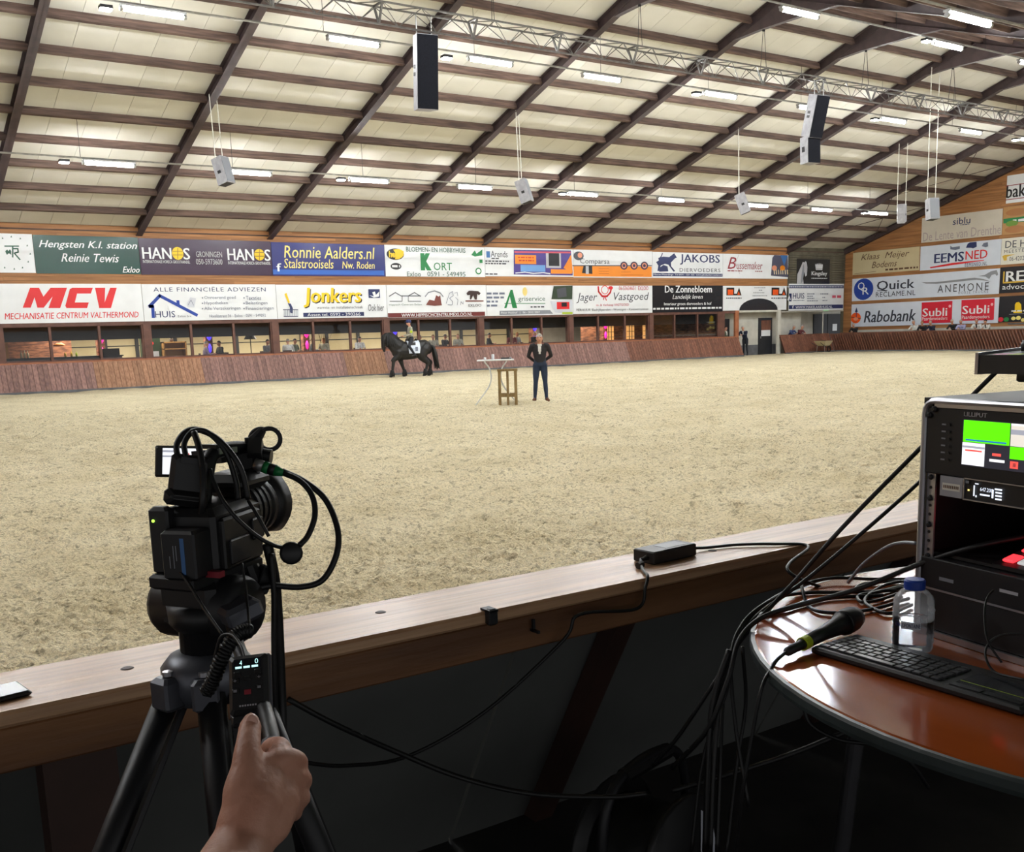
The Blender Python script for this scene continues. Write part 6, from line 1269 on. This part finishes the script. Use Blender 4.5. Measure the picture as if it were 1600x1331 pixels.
# ------------------------------------------------------------------ operator's hand
pm('hand_skin', srgb(214, 160, 136), srgb(196, 138, 114), rough=.5, scale=14, bump=.12, bscale=120)
pm('nail', srgb(226, 178, 160), srgb(216, 166, 148), rough=.3, scale=8)
hp = thing('person', 'bare forearm and hand gripping the pan handle, thumb raised', 'person', at(375, 1331, 1.0))
H0 = hp.location.copy(); ha = lambda x, y, z: at(x, y, z)-H0
mb = MB()
limb(mb, [ha(250, 1560, .8), ha(330, 1420, .9), ha(378, 1320, .985), ha(400, 1275, 1.01)], [.042, .037, .03, .029], 14)
limb(mb, [ha(383, 1300, .985), ha(398, 1255, 1.0), ha(412, 1220, 1.02)], [.029, .03, .024], 14); limb(mb, [ha(412, 1290, 1.0), ha(428, 1250, 1.025), ha(438, 1215, 1.04)], [.026, .027, .02], 14)
limb(mb, [ha(380, 1275, .99), ha(382, 1235, .995), ha(386, 1205, 1.005)], [.021, .021, .017], 12)
limb(mb, [ha(386, 1215, 1.0), ha(386, 1185, 1.01), ha(388, 1160, 1.025), ha(391, 1135, 1.045), ha(392, 1126, 1.05)], [.017, .0145, .0125, .0115, .009], 12)
for y0, ml, rr in ((1185, 0, .0115), (1212, 6, .0115), (1239, 4, .011), (1262, -6, .0095)):
    limb(mb, [ha(415, y0+18, 1.02), ha(442+ml*.6, y0+2, 1.035), ha(460+ml, y0+4, 1.05), ha(464+ml, y0+8, 1.075), ha(448, y0+6, 1.105), ha(428, y0+4, 1.11)], [.015, .0135, rr+.0008, rr, rr*.95, rr*.8], 10)
limb(mb, [ha(425, 1192, 1.035), ha(440, 1168, 1.06), ha(425, 1164, 1.09), ha(415, 1172, 1.095)], [.012, .0105, .009, .008], 10)
put('skin', remesh(mb, 'skin', ['hand_skin'], lambda q: 0, .0032, 3), hp)
tn = ha(394, 1128, 1.038); a_ = (CAM-at(394, 1128, 1.038)).normalized(); q_ = a_.to_track_quat('Z', 'Y').to_matrix()
ell(m_ := MB(), tn, (.006, .0085, .0022), q_, 14, 6); m_.build('thumbnail', 'nail', hp, True)

# ------------------------------------------------------------------ round table and what stands on it
pm('table_top', srgb(168, 82, 34), srgb(138, 60, 20), rough=.12, scale=2.5, stretch=(1, .3, 1), spec=.6); pm('table_edge', srgb(60, 68, 68), srgb(44, 50, 50), rough=.4, scale=6); pm('chrome', srgb(150, 150, 156), srgb(130, 130, 136), rough=.25, metal=.9, scale=8)
tbl = thing('round_table', 'round table with glossy reddish brown top beside the rail', 'table', (2.057, .85, FZ))
MB().lathe([(.735, .722), (.758, .728), (.758, .744), (.748, .75)], 72).build('table_top', 'table_top', tbl); MB().lathe([(.7595, .722), (.762, .73), (.762, .743), (.7595, .748)], 72).build('edge_band', 'table_edge', tbl)
for k in range(4): a = math.radians(197+90*k); MB().tube([(.55*math.cos(a), .55*math.sin(a), .72), (.62*math.cos(a), .62*math.sin(a), 0)], .019, 12).build('leg', 'chrome', tbl); MB().tube(spline([(.57*math.cos(a), .57*math.sin(a), .45), (.42*math.cos(a), .42*math.sin(a), .58), (.25*math.cos(a), .25*math.sin(a), .71)], 4), .006, 6).build('brace', 'chrome', tbl)
# rack case
ra_ = math.atan2(-.986, -.168)
rk = thing('rack_case', 'black equipment rack case with silver edges on the round table', 'rack', (1.812, 1.212, TZt+.001), ra_)
RW, RD_, RH = .53, .40, .473
mb = MB(); mb.bb((0, 0, 0), (RW, RD_, .012)).bb((0, 0, RH-.012), (RW, RD_, RH)).bb((0, .012, .012), (.01, RD_, RH-.012)).bb((RW-.01, .012, .012), (RW, RD_, RH-.012)).bb((0, RD_-.01, 0), (RW, RD_, RH)); mb.build('shell', 'black_plastic', rk)
mb = MB(); e_ = .012
mb.tube([(.006, -.003, .004), (.006, -.003, .2), (.006, -.003, .44), (.0075, -.003, .452), (.013, -.003, .461), (.022, -.003, .4665), (.034, -.003, .468), (RW/2, -.003, .468), (RW-.034, -.003, .468), (RW-.013, -.003, .461), (RW-.006, -.003, .44), (RW-.006, -.003, .004)], .006, 8); mb.bb((0, -.008, 0), (RW, .004, .012)); mb.build('edge_frame', 'alu', rk)
for s0 in (.012, RW-.032):
    rl_ = MB().bb((s0, .004, .015), (s0+.02, .008, .455)).build('rack_rail', 'alu', rk)
    for k in range(24): MB().lathe([(.0032, 0), (.0032, .001)], 8, (s0+.01, .0035, .03+k*.0178), Matrix.Rotation(math.pi/2, 3, 'X')).build('hole', 'black_plastic', rl_)
mn = MB().bb((.012, -.004, .326), (RW-.012, .03, .4555), bev=.002).build('monitor_panel', 'black_metal', rk); MB().bb((.03, -.005, .4555), (RW-.03, .0, .4635)).build('silver_strip', 'alu', rk)
fr = lambda x, z, d: (x, -.0045-d, z)
mb = MB(); text_on(mb, 'LILLIPUT', .101, .4425, .153, .4505, fr, .0006, .03); mb.build('lettering', 'white', mn)
for k in range(6): MB().lathe([(.0028, 0), (.0028, .002)], 10, (.07, -.006, .424-.0135*k), Matrix.Rotation(math.pi/2, 3, 'X')).build('button', 'black_plastic', mn); quad('small_print', 'mgrey', mn, fr, .05, .4225-.0135*k, .06, .4255-.0135*k, .0003)
for x, z in ((.032, .452), (.02, .44)): MB().lathe([(.006, 0), (.006, .003), (.003, .006)], 12, (x, -.005, z), Matrix.Rotation(math.pi/2, 3, 'X')).build('screw', 'black_metal', rk)
for z in (.333, .318, .275, .222, .16): MB().lathe([(.005, 0), (.005, .003), (.003, .005)], 12, (.022, .003, z), Matrix.Rotation(math.pi/2, 3, 'X')).build('screw', 'black_metal', rk)
quad('screen', 'screen_dark', mn, fr, .1, .35, .43, .437, .0004)
for x0, z0, x1, z1, mt in ((.102, .395, .204, .4355, 'screen_green'), (.206, .395, .31, .4355, 'screen_sand'), (.206, .416, .31, .425, 'screen_grey'), (.206, .432, .31, .4355, 'screen_white'), (.108, .3975, .198, .4005, 'screen_blue'), (.101, .352, .152, .394, 'screen_white'), (.101, .384, .152, .388, 'screen_grey'), (.108, .378, .146, .381, 'screen_red'), (.206, .372, .256, .394, 'screen_green'), (.169, .374, .188, .379, 'screen_red'), (.163, .363, .196, .368, 'screen_white'), (.208, .355, .225, .368, 'screen_red'), (.214, .358, .22, .365, 'screen_dark'), (.26, .352, .31, .394, 'screen_sand'), (.312, .352, .43, .4355, 'screen_green')):
    quad('screen_tile', mt, mn, fr, x0, z0, x1, z1, .0008+(.0004 if mt in ('screen_grey', 'screen_blue', 'screen_red', 'screen_dark') else 0))
rv = MB().bb((.053, -.002, .285), (.48, .12, .326), bev=.001).build('receiver', 'black_plastic', rk); MB().bb((.052, -.005, .286), (.105, 0, .325)).build('label_block', 'speaker_grey', rv); quad('label', 'cream_white', rv, fr, .058, .298, .1, .312, .001)
mb = MB(); [mb.add([fr(.061+.0042*k, .302, .0014), fr(.0635+.0042*k, .302, .0014), fr(.0635+.0042*k, .308, .0014), fr(.061+.0042*k, .308, .0014)], [(0, 1, 2, 3)]) for k in range(9)]; mb.build('small_print', 'brown', rv)
MB().bb((.107, -.005, .2845), (.48, -.001, .2865)).bb((.107, -.005, .3245), (.48, -.001, .3265)).bb((.107, -.005, .2845), (.109, -.001, .3265)).build('bezel', 'alu', rv)
glow('lcd_white', (.75, .82, .95), 1.3); glow('lcd_amber', (1, .7, .2), 2)
mb = MB(); text_on(mb, '647.200', .146, .306, .174, .313, fr, .0006); 
for x, z, w_, h in ((.131, .295, .003, .02), (.136, .293, .003, .004), (.146, .298, .022, .003), (.172, .296, .004, .016), (.18, .294, .014, .003), (.18, .3, .014, .003), (.18, .306, .014, .003), (.178, .312, .016, .003), (.134, .3175, .008, .002)): mb.add([fr(x, z, .0006), fr(x+w_, z, .0006), fr(x+w_, z+h, .0006), fr(x, z+h, .0006)], [(0, 1, 2, 3)])
mb.build('lit_display', 'lcd_white', rv); quad('amber_light', 'lcd_amber', rv, fr, .118, .303, .122, .306, .0006); quad('maker_mark', 'mgrey', rv, fr, .112, .317, .12, .322, .0006)
sh = MB().bb((.012, .02, .16), (RW-.012, .35, .166)).build('shelf', 'black_plastic', rk)
sw = MB(); sw.add([(.16, .02, .168), (.5, .02, .168), (.5, .2, .21), (.16, .2, .21), (.16, .02, .166), (.5, .02, .166), (.5, .2, .166), (.16, .2, .166)], [(0, 1, 2, 3), (0, 4, 5, 1), (1, 5, 6, 2), (2, 6, 7, 3), (3, 7, 4, 0)]); swo = sw.build('switcher_panel', 'black_metal', rk)
glow('red_key', (1.0, .03, .04), 2.2); glow('white_key', (.8, .8, .8), .5)
for r_ in range(3):
    for k in range(9):
        MB().box((.185+.032*k, .045+.05*r_, .1785+.0117*r_), (.024, .03, .006), Matrix.Rotation(math.atan(.042/.18), 3, 'X'), bev=.002).build('key', 'red_key' if k < (2 if r_ == 0 else 1 + r_) and (k == 0 or r_ > 0) else 'white_key', swo)
lw = MB().bb((.012, -.004, .098), (RW-.012, .3, .158), bev=.002).build('lower_unit', 'black_metal', rk); quad('label', 'mgrey', lw, fr, .06, .118, .095, .125, .0005); mb = MB(); text_on(mb, 'HYPERDECK', .2, .128, .26, .134, fr, .0006) if 0 else None; quad('small_print', 'lgrey', lw, fr, .2, .125, .24, .131, .0006)
MB().bb((.012, .0, .012), (RW-.012, .3, .094), bev=.002).build('bottom_drawer', 'black_plastic', rk); MB().bb((.012, -.003, .094), (RW-.012, .0, .098)).build('drawer_trim', 'alu', rk)
# mixer on the rack
mx = thing('vision_mixer', 'small black mixer with coloured strip on top of the rack case', 'mixer', (1.812, 1.212, TZt+.001+RH), ra_)
MB().bb((.16, .1, .0), (.55, .3, .03), bev=.004).build('foam_foot', 'black_rubber', mx); MB().bb((.14, .08, .03), (.56, .32, .048), bev=.003).build('lower_body', 'black_plastic', mx)
mb = MB(); mb.add([(.105, .02, .048), (.62, .02, .048), (.62, .34, .048), (.105, .34, .048), (.105, .02, .082), (.62, .02, .082), (.62, .34, .1), (.105, .34, .1)], [(0, 3, 2, 1), (4, 5, 6, 7), (0, 1, 5, 4), (1, 2, 6, 5), (2, 3, 7, 6), (3, 0, 4, 7)]); mb.build('body', 'black_plastic', mx)
mb = MB(); mb.add([(.1, .018, .046), (.107, .018, .046), (.107, .34, .046), (.1, .34, .046), (.1, .018, .086), (.107, .018, .086), (.107, .34, .104), (.1, .34, .104)], [(0, 3, 2, 1), (4, 5, 6, 7), (0, 1, 5, 4), (1, 2, 6, 5), (2, 3, 7, 6), (3, 0, 4, 7)]); mb.build('silver_cheek', 'alu', mx)
pm('strip_pink', srgb(206, 40, 140), rough=.5); pm('strip_lime', srgb(196, 214, 40), rough=.5)
for x0, x1, mt in ((.135, .165, 'strip_pink'), (.166, .196, 'strip_lime'), (.197, .26, 'skyblue')): MB().add([(x0, .019, .0828), (x1, .019, .0828), (x1, .05, .0846), (x0, .05, .0846)], [(0, 1, 2, 3)]).build('colour_strip', mt, mx)
for x, y in ((.155, .09), (.2, .09), (.245, .09)): MB().lathe([(.012, 0), (.013, .012), (.01, .02)], 12, (x, y, .087)).build('knob', 'black_rubber', mx, True)
MB().bb((.165, .13, .09), (.18, .16, .13)).build('fader', 'black_plastic', mx)
# keyboard
kb = thing('keyboard', 'flat black keyboard with touchpad on the round table', 'keyboard', (1.53, 1.245, TZt+.001), math.radians(-91))
MB().bb((0, 0, 0), (.42, .135, .014), bev=.004).build('case', 'black_plastic', kb)
pm('key_grey', srgb(58, 58, 62), srgb(50, 50, 54), rough=.3, scale=30)
km = {}
for r_ in range(6):
    x = .008; k = 0
    W = [.0185]*14 if r_ in (1, 2) else [.022, .0185, .0185, .0185, .088, .0185, .0185, .0185, .0185, .0185] if r_ == 0 else [.02]*13
    for w_ in W:
        if x+w_ > .272: break
        h_ = .0155 if r_ < 5 else .008
        if (w_, h_) not in km: km[(w_, h_)] = MB().box((w_/2, h_/2, .002), (w_-.003, h_-.0025, .004), None, bev=.001).mesh('key', 'key_grey')
        put('key', km[(w_, h_)], kb, (x, .012+r_*.0172, .014)); x += w_
MB().bb((.285, .028, .014), (.41, .1, .0146)).build('touchpad', 'bblack', kb); MB().bb((.285, .044, .0146), (.405, .0455, .0149)).build('yellow_line', 'lime', kb)
MB().bb((.285, .012, .014), (.34, .026, .016)).build('pad_button', 'black_metal', kb); MB().bb((.345, .012, .014), (.41, .026, .016)).build('pad_button', 'black_metal', kb)
# microphone
mA, mB_ = Vector((1.463, 1.248, TZt+.016)), Vector((1.735, 1.285, TZt+.034)); mdir = (mB_-mA).normalized(); mq = mdir.to_track_quat('Z', 'Y').to_matrix()
mi = thing('handheld_microphone', 'black handheld microphone with lime ring lying on the table', 'microphone', mA)
MB().lathe([(.004, .0), (.009, .005), (.0095, .05), (.011, .055)], 14, (0, 0, 0), mq).build('plug', 'black_metal', mi, True); MB().lathe([(.0135, .055), (.0135, .073)], 16, (0, 0, 0), mq).build('lime_ring', 'strip_lime', mi); MB().lathe([(.0125, .073), (.014, .13), (.019, .185), (.024, .2)], 18, (0, 0, 0), mq).build('handle', 'black_plastic', mi, True); MB().lathe([(.025, .2), (.026, .206), (.026, .212), (.0255, .235), (.021, .252), (.01, .26)], 18, (0, 0, 0), mq).build('grille', 'black_rubber', mi, True)
cable('microphone lead hanging off the table edge to the floor', [mA, mA-mdir*.03+Vector((0, 0, -.006)), at(1205, 1045, 1.9), at(1190, 1075, 1.87), at(1175, 1150, 1.88), at(1160, 1240, 1.9), at(1150, 1331, 1.95)], .0035)
# bottle
bo = thing('water_bottle', 'clear plastic water bottle with blue cap beside the rack', 'bottle', (1.69, 1.135, TZt+.001))
glass('bottle_plastic', (.97, .98, 1)); glass('bottle_water', (.93, .95, .97))
for q_ in ('bottle_plastic',):
    nt_ = MATS[q_].node_tree; df = nt_.nodes.new('ShaderNodeBsdfTranslucent'); df.inputs[0].default_value = (.9, .93, .97, 1); m2_ = nt_.nodes.new('ShaderNodeMixShader'); m2_.inputs[0].default_value = .16
    old_ = nt_.nodes['Material Output'].inputs[0].links[0].from_socket; nt_.links.new(old_, m2_.inputs[1]); nt_.links.new(df.outputs[0], m2_.inputs[2]); nt_.links.new(m2_.outputs[0], nt_.nodes['Material Output'].inputs[0])
pf_ = [(.028, 0), (.035, .004), (.037, .012)] + [(.0372 + (.0012 if k % 2 else -.0006), .016+.006*k) for k in range(13)] + [(.037, .1), (.034, .108), (.025, .118), (.0165, .124), (.0155, .128)]
MB().lathe(pf_, 28).build('shell', 'bottle_plastic', bo, True); MB().lathe([(r*.95, z+.001) for r, z in pf_ if z < .065] , 28).build('water', 'bottle_water', bo, True)
MB().lathe([(.019, .122), (.0195, .125), (.0195, .138), (.017, .141)], 24).build('cap', 'blue', bo)
bl = lambda x, z, d: (-.0389*math.cos(x/.0389-.55)-d*0, -.0389*math.sin(x/.0389-.55)*-1, z)
va = math.atan2(-1.135, -1.69)
def bl(x, z, d): a = va + x/.0392; return ((.0392+d)*math.cos(a), (.0392+d)*math.sin(a), z)
mb = MB(); [mb.add([bl(-.022+.006*k, .052, 0), bl(-.016+.006*k, .052, 0), bl(-.016+.006*k, .066, 0), bl(-.022+.006*k, .066, 0)], [(0, 1, 2, 3)]) for k in range(6)]; mb.build('label', 'palegrey', bo)
mb = MB(); text_on(mb, 'CHAUDFONTAINE', -.036, .055, .013, .063, bl, .0005, .02); mb.build('lettering', 'navy', bo)
# cables on and over the table
gT = 'black cables piled between rack and rail'
tz = lambda x, y, h=0: on_z(x, y, TZt+.006+h)
for k, (lb, P_, r) in enumerate((('steep cable running from the mixer down across the table edge', [at(1600, 540, 2.1), at(1545, 592, 2.12), at(1440, 698, 2.18), at(1320, 820, 2.2), at(1240, 910, 2.25), at(1170, 985, 2.2), at(1140, 1030, 2.15), at(1125, 1090, 2.12), at(1115, 1200, 2.1), at(1110, 1331, 2.1)], .005),
    ('second steep cable running behind the first across the table edge', [at(1500, 690, 2.4), at(1440, 750, 2.3), at(1350, 830, 2.28), at(1260, 905, 2.3), at(1185, 960, 2.28), at(1145, 1010, 2.2), at(1130, 1090, 2.16), at(1125, 1200, 2.12), at(1120, 1331, 2.1)], .0045),
    ('thick cable crossing low over the table into the rack', [(1.9, 1.04, 1.31), (1.83, 1.1, 1.29), at(1440, 880, 2.06), at(1340, 920, 2.1), at(1250, 945, 2.15), at(1190, 965, 2.15), at(1155, 1000, 2.12), at(1138, 1060, 2.1), at(1105, 1140, 2.12), at(1050, 1200, 2.2)], .0055),
    ('grey cable arching from the rail to the rack edge', [at(1325, 910, 2.45), at(1350, 880, 2.4), at(1385, 855, 2.3), at(1410, 848, 2.25), at(1432, 849, 2.2)], .004),
    ('flat lying cable along the back of the table', [tz(1432, 905), tz(1370, 905, .004), tz(1300, 903, .006), tz(1250, 915, .008), at(1200, 940, 2.25), at(1160, 975, 2.2), at(1142, 1030, 2.15), at(1150, 1140, 2.12), at(1170, 1260, 2.1)], .0042),
    ('cable sagging in front of the pile', [tz(1420, 935), tz(1370, 950), tz(1320, 957), tz(1280, 955), tz(1262, 945), tz(1255, 925, .02), tz(1252, 912, .03)], .004),
    ('coil strand nearest the bottle', [tz(1410, 925), tz(1370, 938), tz(1345, 940), tz(1342, 930), tz(1370, 925), tz(1412, 915)], .0038),
    ('coil strand wound inside the pile', [tz(1415, 918), tz(1360, 925), tz(1338, 920), tz(1350, 912), tz(1400, 908), tz(1432, 912)], .0038),
    ('outer coil strand of the pile', [tz(1425, 945), tz(1390, 958), tz(1360, 948), tz(1352, 935), tz(1380, 915), tz(1425, 905)], .0038),
    ('cable leaving the pile for the table edge', [tz(1400, 922), tz(1330, 925), tz(1260, 926), at(1210, 935, 2.3), at(1172, 965, 2.25), at(1150, 1005, 2.2), at(1135, 1080, 2.16), at(1100, 1180, 2.15), at(1080, 1331, 2.15)], .0042),
    ('cable bundle strand dropping to the reel', [tz(1380, 930), tz(1290, 935), at(1215, 955, 2.25), at(1165, 990, 2.2), at(1120, 1060, 2.15), at(1060, 1150, 2.2), at(1020, 1195, 2.25)], .0045),
    ('strand crossing under the table', [at(1160, 1010, 2.1), at(1165, 1100, 2.15), at(1150, 1200, 2.15), at(1135, 1331, 2.1)], .004),
    ('cable looping under the table top', [at(1255, 1090, 1.95), at(1265, 1130, 1.95), at(1310, 1155, 1.95), at(1370, 1165, 1.95), at(1420, 1190, 1.95), at(1450, 1230, 2.0)], .004),
    ('dark cable slanting along the floor behind the table leg', [at(1050, 1235, 2.2), at(1120, 1215, 2.2), at(1230, 1180, 2.2), at(1330, 1140, 2.2)], .006),
    ('thin loop on the front of the rack', [at(1600, 990, 1.78), at(1565, 992, 1.8), at(1545, 1005, 1.8), at(1540, 1025, 1.79), at(1555, 1050, 1.77), at(1600, 1062, 1.72)], .0022),
    ('thin lead dropping from the lower rack unit', [at(1552, 922, 1.86), at(1542, 935, 1.84), at(1538, 960, 1.82), at(1543, 1000, 1.8), at(1565, 1035, 1.78)], .002),
    ('pair strand falling straight from the table edge', [at(1140, 1015, 2.12), at(1118, 1080, 2.12), at(1108, 1160, 2.12), at(1102, 1331, 2.12)], .007))):
    cable(lb, P_, r, gT, 'black_rubber' if k != 3 else 'mgrey')
# cable reel on the floor
rp = on_z(1010, 1290, .62); rp.z = FZ
rl2 = thing('cable_reel', 'black cable reel with a pale label on the floor under the table', 'cable reel', rp, math.radians(15))
Ry = Matrix.Rotation(math.pi/2, 3, 'X') 
MB().lathe([(.16, -.1), (.165, -.095), (.165, -.085), (.08, -.08), (.08, .08), (.165, .085), (.165, .095), (.16, .1)], 28, (0, 0, .2), Ry).build('drum', 'black_plastic', rl2, True)
MB().lathe([(.125, -.078), (.13, -.04), (.128, .04), (.125, .078)], 24, (0, 0, .2), Ry).build('wound_cable', 'black_rubber', rl2, True)
mb = MB(); mb.add([(.13*math.cos(a), -.102, .2+.13*math.sin(a)) for a in [math.radians(-60+k*10) for k in range(13)]], [tuple(range(13))]); mb.build('label', 'palegrey', rl2); MB().bb((.085, -.104, .18), (.105, -.1025, .24)).build('label_print', 'dred', rl2)
MB().tube(spline([(-.14, 0, .02), (-.17, 0, .3), (-.1, 0, .42), (.1, 0, .42), (.17, 0, .3), (.14, 0, .02)], 5), .012, 8).build('frame', 'black_metal', rl2, True)
MB().tube([(-.09, 0, .42), (.09, 0, .42)], .018, 8).build('grip', 'black_rubber', rl2)
